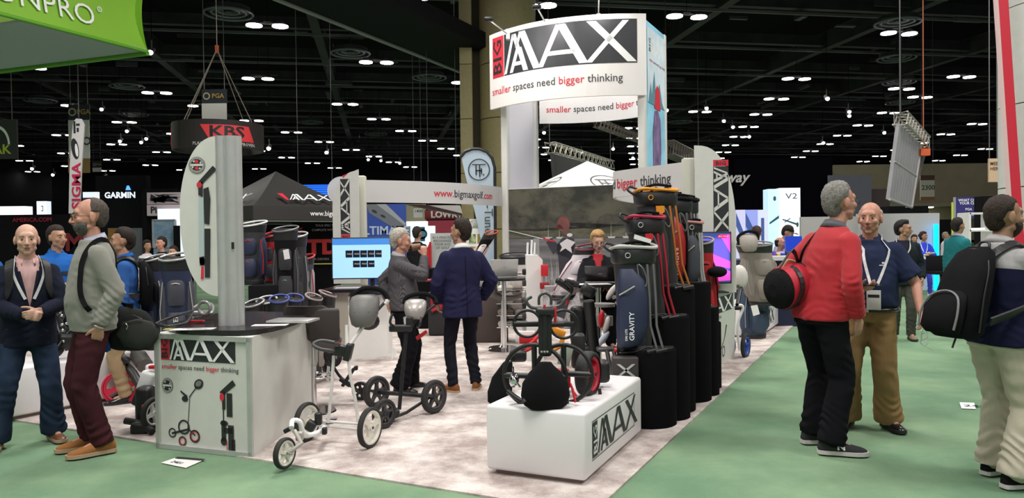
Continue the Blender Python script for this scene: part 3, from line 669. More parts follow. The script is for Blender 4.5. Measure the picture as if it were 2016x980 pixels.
# ---------------------------------------------------------------- plinth boxes
plm = M('white_laminate_glow', (.80, .77, .79), .35)
def plinth(near, e1, L1, e2, L2, h, label, lg=True, base=.03):
    t = thing('display_plinth', label, 'plinth', near+e1*L1/2+e2*L2/2)
    R = Matrix.Rotation(math.atan2(e2.y, e2.x), 3, 'Z'); c = near+e1*L1/2+e2*L2/2
    b = MB(); b.box(c+V((0, 0, base+(h-base)/2+.012)), (L2, L1, h-base), R, bev=.022); b.obj('plinth_body', plm, t)
    b = MB(); b.box(c+V((0, 0, base/2+.012)), (L2-.1, L1-.1, base), R); b.obj('base', M('plinth_base', (.25, .19, .16), .6), t)
    if lg:
        f = flat(near+V((0, 0, .012)), e2, (0, 0, 1)); s_ = L2*.745/3.45/.98
        hh = .225
        x0 = L2*.10; P = []
        logo(t, f, x0+.0, h*.30, hh, sx=1.22, cbox=False, cred=dark, clet=dark, n=.002, big=False)
        Wd = 3.45*hh*1.22
        fr = [rect(x0-.01, h*.30-.012, x0+Wd+.02, h*.30-.006), rect(x0-.01, h*.30+hh+.006, x0+Wd+.02, h*.30+hh+.012), rect(x0+Wd+.014, h*.30-.01, x0+Wd+.02, h*.30+hh+.01)]
        v_, f_ = polys2(fr); decal('logo_frame', t, dark, v_, f_, f, .003)
        bv, bf = text2d('BIG', .075, 'CENTER', .01, 1.2, 1); bv = [(-b_+x0+.085, a+h*.30+hh/2) for a, b_ in bv]; decal('logo_letters', t, white, bv, bf, f, .006)
    return t
Nn = G(1153, 962); e2 = (G(1263.7, 859)-Nn).normalized(); e1 = (G(969, 930)-Nn).normalized(); e1 = (e1-e2*e1.dot(e2)).normalized()
PLN = (Nn, e1, e2)
plinth(Nn, e1, .68, e2, (G(1263.7, 859)-Nn).length+.0, .45, 'white low display plinth with framed logo at the front corner of the booth')
N2 = G(35.5, 829); e2b = (G(178, 800)-N2).normalized(); e1b = V((-e2b.y, e2b.x, 0)); PLN2 = (N2, e1b, e2b)
plinth(N2-e2b*.3, e1b, .68, e2b, 1.34+.3, .45, 'white low plinth under the folded black carts behind the two left men', lg=False)
N3 = G(1496, 668); e23 = (G(1543, 635)-N3).normalized(); PLN3 = (N3, V((-e23.y, e23.x, 0)), e23)
plinth(N3, V((-e23.y, e23.x, 0)), .6, e23, (G(1543, 635)-N3).length, .47, 'small white logo plinth beyond the blue cart bag', lg=True)
# ---------------------------------------------------------------- black cylinders
cyl_dat = [(1274, 848, 118, 690, 'nearest and lowest-standing black velvet pedestal behind the front plinth'), (1311, 832, 96, 627, 'second black pedestal, holding nothing, between the nearest one and the tall pair'),
           (1316, 818, 108, 569, 'tall black velvet pedestal, third from the front'), (1352, 796, 98, 562, 'tallest black velvet pedestal, fourth from the front'), (1380, 783, 72, 612, 'narrow black pedestal tucked behind the tallest one'), (1395, 768, 50, 641, 'short black pedestal nearest the graphic counter')]
PED = []
for i, (px, py, w_, ty, lab) in enumerate(cyl_dat):
    g = G(px, py); r = w_/2/1500*(g.y+.1); c = g+V((g.x, g.y, 0)).normalized()*r; zt = CZ-(ty-465-4)/1500*(c.y)
    t = thing('black_pedestal', lab, 'pedestal', (c.x, c.y, .012), 0, 'black velvet pedestals')
    b = MB(); n = 32; rings = []
    for z, rr in ((.012, r), (zt-.02, r), (zt-.006, r-.004), (zt, r-.02)): rings.append([V((c.x+rr*math.cos(2*math.pi*k/n), c.y+rr*math.sin(2*math.pi*k/n), z)) for k in range(n)])
    b.loft(rings); b.obj('velvet_cover', velvet, t)
    b = MB(); b.cyl((c.x, c.y, zt-.01), (c.x, c.y, zt+.004), r-.02, n=32); b.obj('top_disc', M('pedestal_top', (.02, .02, .021), .6), t); PED.append((c, r, zt))
# ================================================================ PEOPLE
def fuse(mb, voxel, smooth=3, sf=.5):
    me = mb.mesh('tmp'); o = bpy.data.objects.new('tmp', me); COL.objects.link(o)
    r = o.modifiers.new('r', 'REMESH'); r.mode = 'VOXEL'; r.voxel_size = voxel
    if smooth: m = o.modifiers.new('s', 'SMOOTH'); m.factor = sf; m.iterations = smooth
    dg = bpy.context.evaluated_depsgraph_get(); n = bpy.data.meshes.new_from_object(o.evaluated_get(dg))
    bpy.data.objects.remove(o); bpy.data.meshes.remove(me)
    n.materials.clear(); return n
def fobj(me, name, mats, parent, zone=None, label=None, splits=()):
    if zone is not None:
        bm = bmesh.new(); bm.from_mesh(me)
        for co_, no_ in ZSPLIT: bmesh.ops.bisect_plane(bm, geom=bm.verts[:]+bm.edges[:]+bm.faces[:], plane_co=co_, plane_no=no_)
        bm.to_mesh(me); bm.free()
    for m in (mats if isinstance(mats, list) else [mats]): me.materials.append(m)
    N = len(me.polygons); me.polygons.foreach_set('use_smooth', [True]*N)
    if zone is not None:
        c = np.zeros(N*3); me.polygons.foreach_get('center', c); c = c.reshape(-1, 3)
        me.polygons.foreach_set('material_index', zone(c, PP[0]).astype(int))
    me.name = name; o = bpy.data.objects.new(name, me); COL.objects.link(o); o.parent = parent; WM[o.name] = WM[parent.name].copy()
    if label: o['label'] = label
    return o
def wrinkle(me, folds=(), amp=.003, k=22, seed=0):
    N = len(me.vertices); co = np.zeros(N*3); me.vertices.foreach_get('co', co); co = co.reshape(-1, 3)
    no = np.zeros(N*3); me.vertices.foreach_get('normal', no); no = no.reshape(-1, 3)
    r = np.random.RandomState(seed); d = np.zeros(N)
    for i in range(4):
        a = r.normal(size=3); b = r.normal(size=3); c = r.normal(size=3)
        d += amp*.5*np.sin(co@(a*k*(.6+.4*i))+2.0*np.sin(co@(b*k*.5))+c[0]*6)
    warp = 2.2*np.sin(co@np.array([19., 13, 6])+seed)+1.5*np.sin(co@np.array([-9., 27, 11]))
    msk = .55+.45*np.sin(co@np.array([15., -21, 12])+1.5*np.sin(co@np.array([-25., 8, 9]))+seed)
    for (c, axd, am, wl, rad) in folds:
        dd = co-np.array(c); t = dd@np.array(axd); rr = np.sqrt((dd**2).sum(1))
        s = np.sin(2*math.pi*t/wl+warp); d += am*msk*np.exp(-(rr/rad)**2)*s
    co += no*d[:, None]; me.vertices.foreach_set('co', co.ravel()); me.update()
def cut(me, fn):
    """delete the faces for which fn(center) is true"""
    bm = bmesh.new(); bm.from_mesh(me)
    bmesh.ops.delete(bm, geom=[f for f in bm.faces if fn(f.calc_center_median())], context='FACES'); bm.to_mesh(me); bm.free()
def skin_mat(name, c): return M(name, c, .5, var=.06, vscale=30, bump=.05, bscale=200, spec=.35)
SK = {'fair': skin_mat('skin_fair', (.56, .33, .25)), 'ruddy': skin_mat('skin_ruddy', (.50, .25, .18)), 'tan': skin_mat('skin_tan', (.42, .23, .15)), 'olive': skin_mat('skin_olive', (.34, .19, .12))}
def hairm(name, c): return M('hair_'+name, c, .75, var=.35, vscale=60, bump=.6, bscale=90, spec=.3)
lipm = M('lips', (.33, .12, .10), .5); eyew = M('eye_white', (.36, .31, .29), .4); eyed = M('iris', (.03, .02, .015), .2); glassf = M('glasses_frame', (.02, .015, .012), .3)
def ik(S, T, l1, l2, hint):
    S, T = V(S), V(T); d = T-S; L_ = d.length
    if L_ > (l1+l2)*.999: T = S+d*((l1+l2)*.999/L_); d = T-S; L_ = d.length
    a = (l1*l1-l2*l2+L_*L_)/(2*L_); h = math.sqrt(max(l1*l1-a*a, 0)); dn = d.normalized()
    hv = V(hint); hv = hv-dn*hv.dot(dn); hv.normalize(); return S+dn*a+hv*h, T
def chain(mb, pts, rr, n=12):
    for i in range(len(pts)-1):
        mb.cyl(pts[i], pts[i+1], rr[i], rr[i+1], n=n)
        mb.ball(pts[i], rr[i]*1.0, n, 8)
    return mb
def hand(mb, wr, d, nrm, side, curl, s, spread=.0, thumb=.35):
    d = V(d).normalized(); n_ = V(nrm); n_ = (n_-d*n_.dot(d)).normalized()
    l = d.cross(n_) if side > 0 else n_.cross(d)
    rings = []
    for t, w_, th in ((-.01, .026, .019), (.02, .031, .019), (.055, .039, .017), (.085, .041, .014), (.098, .037, .010)):
        c = V(wr)+d*t*s; rings.append([c+l*w_*s*math.cos(2*math.pi*k/14)+n_*th*s*math.sin(2*math.pi*k/14) for k in range(14)])
    mb.loft(rings)
    for i, (off, ln, r) in enumerate(((.029, .072, .0092), (.010, .080, .0094), (-.010, .074, .009), (-.028, .058, .0080))):
        p = V(wr)+d*.086*s+l*off*s; a = 0; pts = [p]; dd = d+l*spread*off*20
        for j, fr in enumerate((.45, .31, .24)):
            a += curl*(.8 if j == 0 else 1.0)*(1+.12*i); v = (dd*math.cos(a)+n_*math.sin(a)).normalized(); p = p+v*ln*fr*s; pts.append(p)
        chain(mb, pts, [r*s, r*.95*s, r*.85*s, r*.72*s], 8); mb.ball(pts[-1], r*.72*s, 8, 6)
    p = V(wr)+d*.022*s+l*.024*s; dd = (d*.72+l*.62+n_*.25).normalized(); pts = [p]
    for j, ln in enumerate((.045, .034, .026)):
        v = (dd*math.cos(thumb*j)+(n_*.5+d*.6-l*.35).normalized()*math.sin(thumb*j)).normalized(); p = p+v*ln*s; pts.append(p)
    chain(mb, pts, [.0135*s, .011*s, .0102*s, .0085*s], 8); mb.ball(pts[-1], .0085*s, 8, 6)
PROF = [(.80, .188, .130, 0), (.88, .184, .128, 0), (.95, .182, .126, 0), (1.05, .170, .118, 0), (1.15, .168, .118, 0), (1.27, .182, .124, 0), (1.36, .180, .116, -.005), (1.42, .150, .098, -.01), (1.46, .112, .078, -.015), (1.50, .078, .066, -.012), (1.53, .060, .060, -.005)]
class P_: pass
PP = [None]
def segd(c, a, b_):
    a, b_ = np.array(a), np.array(b_); d = b_-a; t = np.clip(((c-a)@d)/(d@d), 0, 1); return np.sqrt(((c-a-t[:, None]*d)**2).sum(1))
def interp(prof, z):
    if z <= prof[0][0]: return prof[0]
    for a, b in zip(prof, prof[1:]):
        if z <= b[0]:
            u = (z-a[0])/(b[0]-a[0]); return tuple(a[i]+(b[i]-a[i])*u for i in range(4))
    return prof[-1]
def make_person(label, base, f, H=1.78, cat='person', skin='fair', hair=None, hairc=(.05, .03, .02), bald=None, beard=None, glasses=False,
                top=None, topname='shirt', tz=(.86, 1.50), toff=.012, belly=0, fem=False, sleeve='long', arms=None, legs=None, lean=(0, 0), headyaw=0, headpitch=0, headtilt=0,
                bottom=None, bname='trousers', boff=.012, shoe=None, sole=None, shoel=.28, voxel=.006, cvox=.009, zone=None, btz=.93, seated=None, hem=.075, group=None, shoulders=1.0, collar=None, belt=None, legr=1.0, vcut=None, inner=None, longhair=None, cap=None, twist=0, wr=1.0, loose=1.0, facehair=None, nolegs=False, shoulderdrop=0):
    p = P_(); s = H/1.80; p.s = s
    f = V((f[0], f[1], 0)).normalized(); t = thing('person', label, cat, (base[0], base[1], .012 if not seated else .012), math.atan2(-f.x, f.y), group); p.t = t
    W = WM[t.name]; p.W = W
    sw = (.158 if not fem else .142)*shoulders
    def spine(z):    # offset of the torso centre at height z
        u = max(0, (z-.93)/.6); return V((lean[0]*u, lean[1]*u, 0))
    p.spine = spine; zof = seated[0]-.93 if seated else 0; p.zof = zof
    Tm = Matrix.Rotation(math.radians(twist), 3, 'Z')
    def tz_(v):
        u = min(1, max(0, (v[2]/s-.95)/.4)); R = Matrix.Rotation(math.radians(twist)*u, 3, 'Z'); return R @ V(v)
    def TP(x, y, z): # torso point in unit-height coordinates -> local metres
        o = spine(z); v = V(((x)*s, (y)*s, z*s)); v = tz_(v); v += V((o.x*s, o.y*s, 0)); v.z += zof*s; return v
    p.TP = TP
    def ringp(z, rx, ry, cy, off, n=24):
        b = belly*math.exp(-((z-1.08)/.13)**2); pts = []
        for k in range(n):
            a = 2*math.pi*k/n; c, sn = math.cos(a), math.sin(a); x = (rx*(.9 if fem else 1)*(shoulders if z > 1.25 else 1)+off+b*.35)*math.copysign(abs(c)**.85, c)
            yy = (ry+off)*math.copysign(abs(sn)**.9, sn); yy += (b if sn > 0 else 0)*abs(sn)
            if fem and z > 1.2 and z < 1.36 and sn > 0: yy += .03*abs(sn)
            pts.append(TP(x, cy+yy, z))
        return pts
    def front(x, z, off=.012):      # front surface point of torso
        _, rx, ry, cy = interp(PROF, z); rx = rx*(.9 if fem else 1)*(shoulders if z > 1.25 else 1)+off; b = belly*math.exp(-((z-1.08)/.13)**2)
        q = max(0, 1-(abs(x)/rx)**2.2)**.5; return TP(x, cy+(ry+off+b)*q+(.03*q if fem and 1.2 < z < 1.36 else 0), z)
    def back(x, z, off=.012):
        _, rx, ry, cy = interp(PROF, z); rx = rx*(.9 if fem else 1)+off; q = max(0, 1-(abs(x)/rx)**2.2)**.5; return TP(x, cy-(ry+off)*q, z)
    p.front = front; p.back = back
    def torso(mb, z0, z1, off):
        zs = [z0]+[q[0] for q in PROF if z0 < q[0] < z1]+[z1]; mb.loft([ringp(*((z,)+interp(PROF, z)[1:]), off) for z in zs])
    # joints
    Sh = {sd: TP(sd*sw, -.012, 1.395-shoulderdrop) for sd in (-1, 1)}; El = {}; Wr = {}; HD = {}; HN = {}; CU = {}
    arms = arms or {}
    for sd in (-1, 1):
        a = arms.get(sd, {}); tgt = a.get('w', (sd*.25, .03, .86)); tgt = V(tgt)*s+V((0, 0, zof*s if a.get('rel', True) else 0))
        hint = a.get('h', (sd*.3, -1, 0)); El[sd], Wr[sd] = ik(Sh[sd], tgt, .285*s, .255*s, hint)
        fd = (Wr[sd]-El[sd]).normalized(); HD[sd] = V(a['d']) if 'd' in a else fd; HN[sd] = V(a.get('n', (-sd, 0, 0))); CU[sd] = a.get('c', .35)
    p.El, p.Wr, p.Sh, p.HD, p.HN = El, Wr, Sh, HD, HN; PP[0] = p
    legs = legs or {}
    Hp = {}; Kn = {}; An = {}; FY = {}
    for sd in (-1, 1):
        g = legs.get(sd, {}); Hp[sd] = TP(sd*.088, 0, .90); fpos = g.get('f', (sd*.11, -.01)); An[sd] = V((fpos[0], fpos[1], .085+g.get('z', 0)))*s
        if 'fz' in g: An[sd].z = g['fz']
        Kn[sd], An[sd] = ik(Hp[sd], An[sd], .425*s, .415*s, g.get('k', (sd*.1, 1, 0))); FY[sd] = g.get('y', -sd*12)
    p.Kn, p.An = Kn, An
    # head
    nb = TP(0, -.012, 1.47); o = spine(1.6); hc = TP(0, .012, 1.665); hc += V((0, .02*math.sin(math.radians(headpitch))*0, 0))
    Rh = Matrix.Rotation(math.radians(headyaw), 3, 'Z') @ Matrix.Rotation(math.radians(-headpitch), 3, 'X') @ Matrix.Rotation(math.radians(headtilt), 3, 'Y')
    piv = TP(0, -.005, 1.58)
    hs = s*(.99 if fem else 1.06)
    def HP(x, y, z): return piv+Rh @ (V((x, y, z))*hs+(hc-piv))
    p.HP = HP; p.Rh = Rh
    b = MB()
    def he(c, r, tilt=None): b.ball(HP(*c), tuple(q*hs for q in r), 20, 14, Rh @ tilt if tilt else Rh)
    he((0, -.018, .035), (.076, .097, .088)); he((0, .022, -.012), (.066, .070, .090)); he((0, .028, -.070), (.050, .052, .042)); he((0, .062, -.098), (.024, .022, .018))
    he((0, .070, .032), (.052, .022, .030))
    b.cyl(HP(0, .086, .020), HP(0, .112, -.028), .008*hs, .0125*hs, n=8); he((0, .112, -.030), (.0125, .011, .010)); he((.011, .100, -.034), (.009, .010, .008)); he((-.011, .100, -.034), (.009, .010, .008))
    b.cyl(HP(-.040, .078, .024), HP(.040, .078, .024), .012*hs, n=8)
    for sd in (-1, 1):
        he((sd*.042, .060, -.022), (.022, .024, .022)); b.ball(HP(sd*.078, -.012, -.005), (.010*hs, .020*hs, .034*hs), 12, 10, Rh @ Matrix.Rotation(sd*-.35, 3, 'Z'))
        b.ball(HP(sd*.045, .02, -.065), (.02*hs, .035*hs, .02*hs), 10, 8)
    b.cyl(HP(-.020, .086, -.056), HP(.020, .086, -.056), .0085*hs, n=8); b.cyl(HP(-.017, .085, -.066), HP(.017, .085, -.066), .009*hs, n=8)
    b.cyl(nb, HP(0, -.005, -.07), (.060 if not fem else .05)*s, (.056 if not fem else .046)*s, n=16); b.ball(nb, .062*s, 14, 8)
    torso(b, .86, 1.49, -.006)
    for sd in (-1, 1):
        chain(b, [Sh[sd], (Sh[sd]+El[sd])/2, El[sd], (El[sd]*.6+Wr[sd]*.4), Wr[sd]], [.052*s, .045*s, .039*s, .037*s, .025*s]); b.ball(Wr[sd], .025*s)
        hand(b, Wr[sd], HD[sd], HN[sd], sd, CU[sd], s, arms.get(sd, {}).get('sp', 0))
        if not nolegs:
            chain(b, [Hp[sd], (Hp[sd]+Kn[sd])/2, Kn[sd], (Kn[sd]*.65+An[sd]*.35), An[sd]], [.082*s, .070*s, .052*s, .048*s, .034*s])
            fy = Matrix.Rotation(math.radians(FY[sd]), 3, 'Z'); b.cyl(An[sd], An[sd]+fy @ V((0, .12*s, -.04*s)), .034*s, .022*s)
    me = fuse(b, voxel, 2, .4); body = fobj(me, 'body', SK[skin], t); p.body = body
    # face parts
    for sd in (-1, 1):
        b = MB(); b.ball(HP(sd*.030, .0775, .004), (.0125*hs, .009*hs, .0062*hs), 10, 8, Rh); e = LMBo(b, 'eye', eyew, t)
        b = MB(); b.ball(HP(sd*.030, .0855, .004), (.0066*hs, .0035*hs, .0066*hs), 8, 6, Rh); LMBo(b, 'iris', eyed, e)
        b = MB(); b.tube([HP(sd*.015, .092, .026), HP(sd*.032, .089, .031), HP(sd*.050, .074, .026)], [.0035*hs, .004*hs, .002*hs], n=6); LMBo(b, 'eyebrow', hairm('b%d%d' % (hairc[0]*100, hairc[1]*100), hairc) if not bald == 'full' else M('pale_brow', (.25, .15, .09), .8), t)
    b = MB(); b.tube([HP(-.022, .089, -.0605), HP(-.008, .0955, -.058), HP(.008, .0955, -.058), HP(.022, .089, -.0605)], [.002*hs, .004*hs, .004*hs, .002*hs], n=6)
    b.tube([HP(-.018, .090, -.065), HP(0, .095, -.067), HP(.018, .090, -.065)], [.002*hs, .0045*hs, .002*hs], n=6); LMBo(b, 'lips', lipm, t)
    if glasses:
        b = MB()
        for sd in (-1, 1):
            c = HP(sd*.032, .103, .002); b.torus(c, Rh @ V((0, 1, 0)), .021*hs, .0018*hs, 18, 5); b.tube([HP(sd*.053, .100, .006), HP(sd*.078, .07, .008), HP(sd*.084, -.01, .004)], .0018*hs, n=5)
        b.tube([HP(-.011, .106, .004), HP(.011, .106, .004)], .0018*hs, n=5); LMBo(b, 'glasses', glassf, t)
    # hair
    if hair: make_hair(p, hair, hairm('%d_%d' % (hairc[0]*1000, hairc[1]*1000), hairc), hs)
    if beard: make_beard(p, hairm('beard%d' % (beard[0]*1000), beard), hs)
    if cap: make_cap(p, cap, hs)
    # clothing
    if bottom:
        b = MB()
        zs = [q for q in (.84, .90, btz, btz+.03)]
        b.loft([ringp(z, interp(PROF, z)[1], interp(PROF, z)[2], 0, boff*.3) for z in (.85, .89, .93, btz+.04)])
        for sd in (-1, 1):
            hemp = An[sd]+(Kn[sd]-An[sd]).normalized()*((hem-.085)*s) if hem > .085 else An[sd]-V((0, 0, .02*s))
            o_ = boff*s
            r = [.092*s+o_*.6, (.086*s+o_*.7)*legr, (.066*s+o_)*legr, (.060*s+o_*1.2)*legr, (.052*s+o_*1.5)*legr*loose, (.050*s+o_*1.6)*legr*loose]
            pts = [Hp[sd], Hp[sd]*.5+Kn[sd]*.5, Kn[sd], Kn[sd]*.6+hemp*.4, Kn[sd]*.15+hemp*.85, hemp]
            chain(b, pts, r, 18)
        me = fuse(b, cvox, 4); fo = []
        for sd in (-1, 1):
            ld = (Kn[sd]-An[sd]).normalized(); fo += [(Kn[sd]+V((0, -.03, 0)), (ld.x+.5*sd, .5, ld.z), .007, .08, .14), (An[sd]+V((0, 0, .09)), (.35*sd, .5, 1), .010*loose, .075, .13), (Hp[sd]+V((-.04*sd, .08, -.03)), (sd*.7, .2, .7), .005, .05, .12), (Hp[sd]*.6+Kn[sd]*.4+V((0, -.06, 0)), (sd*.5, .1, .8), .004, .07, .2)]
        wrinkle(me, fo, .0042, 14, 3)
        p.trousers = fobj(me, bname, bottom, t)
    if belt:
        b = MB(); n = 32; z = btz+.015
        r0 = ringp(z, *interp(PROF, z)[1:], boff*.3+.010, n); b.tube(r0, .016*s, n=6, closed=True, flat=1); bo = LMBo(b, 'belt', belt, t); c = front(0, z, boff*.3+.024)
        b = MB(); b.box(c, (.045*s, .012, .034*s), bev=.004); LMBo(b, 'belt_buckle', alu, bo)
    if top:
        b = MB(); torso(b, tz[0], tz[1], toff)
        for sd in (-1, 1):
            cuffr = (.034*s+toff*s*.8)*wr
            if sleeve == 'long':
                e = Wr[sd]-(Wr[sd]-El[sd]).normalized()*.01; pts = [Sh[sd]*1.0, (Sh[sd]+El[sd])/2, El[sd], El[sd]*.5+e*.5, e]; r = [.057*s+toff*.8*s, .051*s+toff*.9*s, .045*s+toff*s, .041*s+toff*s, cuffr]
            else: e = El[sd]*.82+Sh[sd]*.18; pts = [Sh[sd], (Sh[sd]+e)/2, e]; r = [.064*s+toff*s, .060*s+toff*s, .056*s+toff*s*1.6]
            chain(b, pts, r, 16)
        me = fuse(b, cvox, 5); fo = []
        for sd in (-1, 1):
            ad = (Wr[sd]-El[sd]).normalized(); fo += [(El[sd], tuple(ad), .009, .05, .10), (El[sd]*.4+Wr[sd]*.6, tuple(ad), .005, .035, .09), (Sh[sd]+V((-sd*.05, .05, -.09)), (sd*.6, 0, .8), .005, .05, .10)]
        fo += [(TP(.08, .1, 1.0), (.2, 0, 1), .007, .07, .15), (TP(-.09, -.08, .98), (-.3, .1, 1), .008, .07, .17), (TP(0, -.1, 1.2), (.5, 0, .8), .005, .09, .2)]
        wrinkle(me, fo, .0042, 15, 5)
        if vcut:
            zt_, zb_, wd = vcut
            cut(me, lambda c: (c.z/s > zb_+zof and abs(c.x-spine(c.z/s-zof).x*s)/s < wd*(c.z/s-zof-zb_)/(zt_-zb_) and c.y > 0))
            b = MB(); 
            for sd in (-1, 1): b.tube([front(sd*wd*(z-zb_)/(zt_-zb_)*1.0, z, toff+.000) for z in [zb_+(zt_-zb_)*i/10 for i in range(9)]], .013*s, n=6, flat=.5)
            LMBo(b, 'placket', top if not isinstance(top, list) else top[0], t)
            me2 = None
        p.topo = fobj(me, topname, top, t, zone)
        if inner:
            b = MB(); torso(b, 1.0, 1.505, .004); me = fuse(b, cvox, 3); wrinkle(me, [(TP(0, .12, 1.3), (1, 0, .1), .003, .04, .2)], .001, 30, 8); fobj(me, 'shirt', inner, t)
    if collar:
        b = MB(); n = 22; rings = []
        for k in range(n+1):
            a = math.radians(-62)+math.radians(304)*k/n+math.radians(0); a = math.radians(90+28)+math.radians(304)*k/n
            up = .035+.02*(1-abs(k/n-.5)*2)
            ca, sa = math.cos(a), math.sin(a)
            i0 = TP(.064*ca, -.012+.064*sa, 1.490+.0-.014*sa); i1 = TP(.068*ca, -.010+.070*sa, 1.535-.022*sa); o1 = TP(.095*ca, -.01+.092*sa, 1.487-.025*sa-(.02 if k in (0, 1, n-1, n) else 0)); rings.append([i0, i1, o1, TP(.088*ca, -.01+.085*sa, 1.483-.025*sa)])
        b.loft(rings, cap=True); LMBo(b, 'collar', collar, t)
    if shoe:
        for sd in (-1, 1): make_shoe(p, sd, shoe, sole or rubber, FY[sd], shoel)
    return p
def LMBo(mb, name, mat, parent):
    """mesh given in the local coordinates of the person"""
    if mat is not None and not mb.mats: mb.mats = [mat]
    o = bpy.data.objects.new(name, mb.mesh(name)); COL.objects.link(o); o.parent = parent; WM[o.name] = WM[parent.name].copy(); return o
def make_shoe(p, sd, mat, sole, yaw, ln):
    s = p.s; A = p.An[sd]; R = Matrix.Rotation(math.radians(yaw), 3, 'Z'); flo = A.z-.085*s
    sc = ln/.28*s
    prof = [(-.072, .018, .05), (-.062, .030, .085), (-.03, .036, .100), (.02, .037, .098), (.06, .040, .078), (.10, .045, .062), (.14, .047, .052), (.175, .040, .044), (.198, .024, .034), (.205, .010, .026)]
    def ring(y, w_, z0, z1, n=14):
        out = []
        for k in range(n):
            a = 2*math.pi*k/n; c, sn = math.cos(a), math.sin(a); z = z0 if sn < 0 else z0+(z1-z0)*abs(sn)**.8
            if sn < 0: z = z0+.004*sn
            out.append(V((A.x, A.y, flo))+R @ V((w_*math.copysign(abs(c)**.8, c)*sc, y*sc, z*sc)))
        return out
    b = MB(); b.loft([ring(y, w_, .014, h) for y, w_, h in prof]); o = LMBo(b, 'shoe', mat, p.t)
    b = MB(); rr = []
    for y, w_, h in prof:
        w2 = w_+.005; zt = .023; q = []
        for x, z in ((-w2, 0), (w2, 0), (w2, zt), (-w2, zt)): q.append(V((A.x, A.y, flo))+R @ V((x*sc, (y*1.03)*sc, z*sc)))
        rr.append(q)
    b.loft(rr, smooth=False); LMBo(b, 'sole', sole, o)
    b = MB()
    for i in range(4): y = .045+i*.018; h = .085-i*.008; b.tube([V((A.x, A.y, flo))+R @ V((x*sc, y*sc, (h+.001-abs(x)*.35)*sc)) for x in (-.018, 0, .018)], .0028, n=5)
    LMBo(b, 'laces', M('laces_dark', (.05, .04, .035), .8) if mat.name != 'suede_tan' else M('laces_orange', (.45, .10, .04), .8), o)
def sstep(a, b, x): t = min(1, max(0, (x-a)/(b-a))); return t*t*(3-2*t)
def make_hair(p, style, mat, hs):
    HP = p.HP; nu, nv = 40, 28; rings = []; r = random.Random(3)
    for i in range(nv+1):
        ph = math.pi*i/nv; ring = []
        for j in range(nu):
            th = 2*math.pi*j/nu; d = V((math.sin(ph)*math.cos(th), math.sin(ph)*math.sin(th), -math.cos(ph)))
            t = .010; hl = 0
            if style in ('short', 'crop', 'quiff'):
                hl = .35 if d.y > 0 else -.55           # height of the hairline
                fr = sstep(-.25, .45, d.y); hl = -.86*(1-fr)+.50*fr
                if abs(d.x) > .6: hl = max(hl, -.05-.35*sstep(.1, .5, -d.y))
                k = sstep(hl-.06, hl+.06, d.z); t = {'short': .013, 'crop': .006, 'quiff': .016}[style]
                if style == 'quiff': t += .016*sstep(.1, .7, d.y)*sstep(.3, .8, d.z)+.004
                if style == 'short': t += .006*sstep(.2, .9, d.z)
            elif style == 'fringe':                     # bald on top
                k = sstep(-.8, -.66, d.z)*(1-sstep(.30, .42, d.z))*(1-sstep(.05, .25, d.y)); t = .007
            elif style == 'receding':
                k = sstep(-.82, -.7, d.z)*(1-sstep(-.1, .18, d.y-.12*abs(d.x)))*(1); t = .006
                if abs(d.x) > .6 and d.z < -.1 and d.y > -.35: k = 0
            else:
                fr = sstep(-.1, .55, d.y); hl = -.9*(1-fr)+.45*fr; k = sstep(hl-.08, hl+.08, d.z); t = .018+.01*sstep(.2, .8, d.z)
            t += .003*math.sin(th*13+ph*9)+.002*r.uniform(-1, 1)
            edge = {'short': .45, 'crop': .3, 'quiff': .4}.get(style, .2); kk = sstep(0, edge, d.z-(hl if style not in ('fringe', 'receding') else -.6))
            dr = -.010+(.004+(t-.004)*kk+.010)*k
            bk = 1+.62*sstep(0, .5, -d.y) if d.z < 0 else 1
            ring.append(HP(d.x*(.076+dr), -.018+d.y*(.097+dr), .035+d.z*(.088+dr*1.1)*bk))
        rings.append(ring)
    b = MB(); b.loft(rings); o = LMBo(b, 'hair', mat, p.t)
    if style == 'long':
        b = MB(); b.loft([[HP(math.cos(a)*w_, -.03+dy+math.sin(a)*.05, z) for a in [2*math.pi*k/16 for k in range(16)]] for z, w_, dy in ((.05, .082, -.02), (0, .088, -.02), (-.06, .09, -.02), (-.14, .085, -.025), (-.20, .06, -.03))]); LMBo(b, 'hair_back', mat, o)
    if style == 'bun':
        b = MB(); b.ball(HP(0, -.13, .03), (.04, .035, .04), 12, 8); LMBo(b, 'hair_bun', mat, o)
def make_beard(p, mat, hs):
    HP = p.HP; nu, nv = 32, 20; rings = []
    for i in range(nv+1):
        ph = math.pi*i/nv; ring = []
        for j in range(nu):
            th = 2*math.pi*j/nu; d = V((math.sin(ph)*math.cos(th), math.sin(ph)*math.sin(th), -math.cos(ph)))
            k = sstep(-.25, .05, d.y)*(1-sstep(-.30, -.12, d.z-.35*abs(d.x)+.15)); m = math.exp(-((d.x/.35)**2))*sstep(.75, .9, d.y)*math.exp(-((d.z+.30)/.10)**2)
            dr = -.016+.028*k
            ring.append(HP(d.x*(.062+dr), .024+d.y*(.070+dr), -.030+d.z*(.088+dr)))
        rings.append(ring)
    b = MB(); b.loft(rings); o = LMBo(b, 'beard', mat, p.t)
    b = MB(); b.tube([HP(-.03, .082, -.062), HP(-.015, .1, -.047), HP(0, .105, -.044), HP(.015, .1, -.047), HP(.03, .082, -.062)], [.005*hs, .007*hs, .006*hs, .007*hs, .005*hs], n=6); LMBo(b, 'moustache', mat, o)
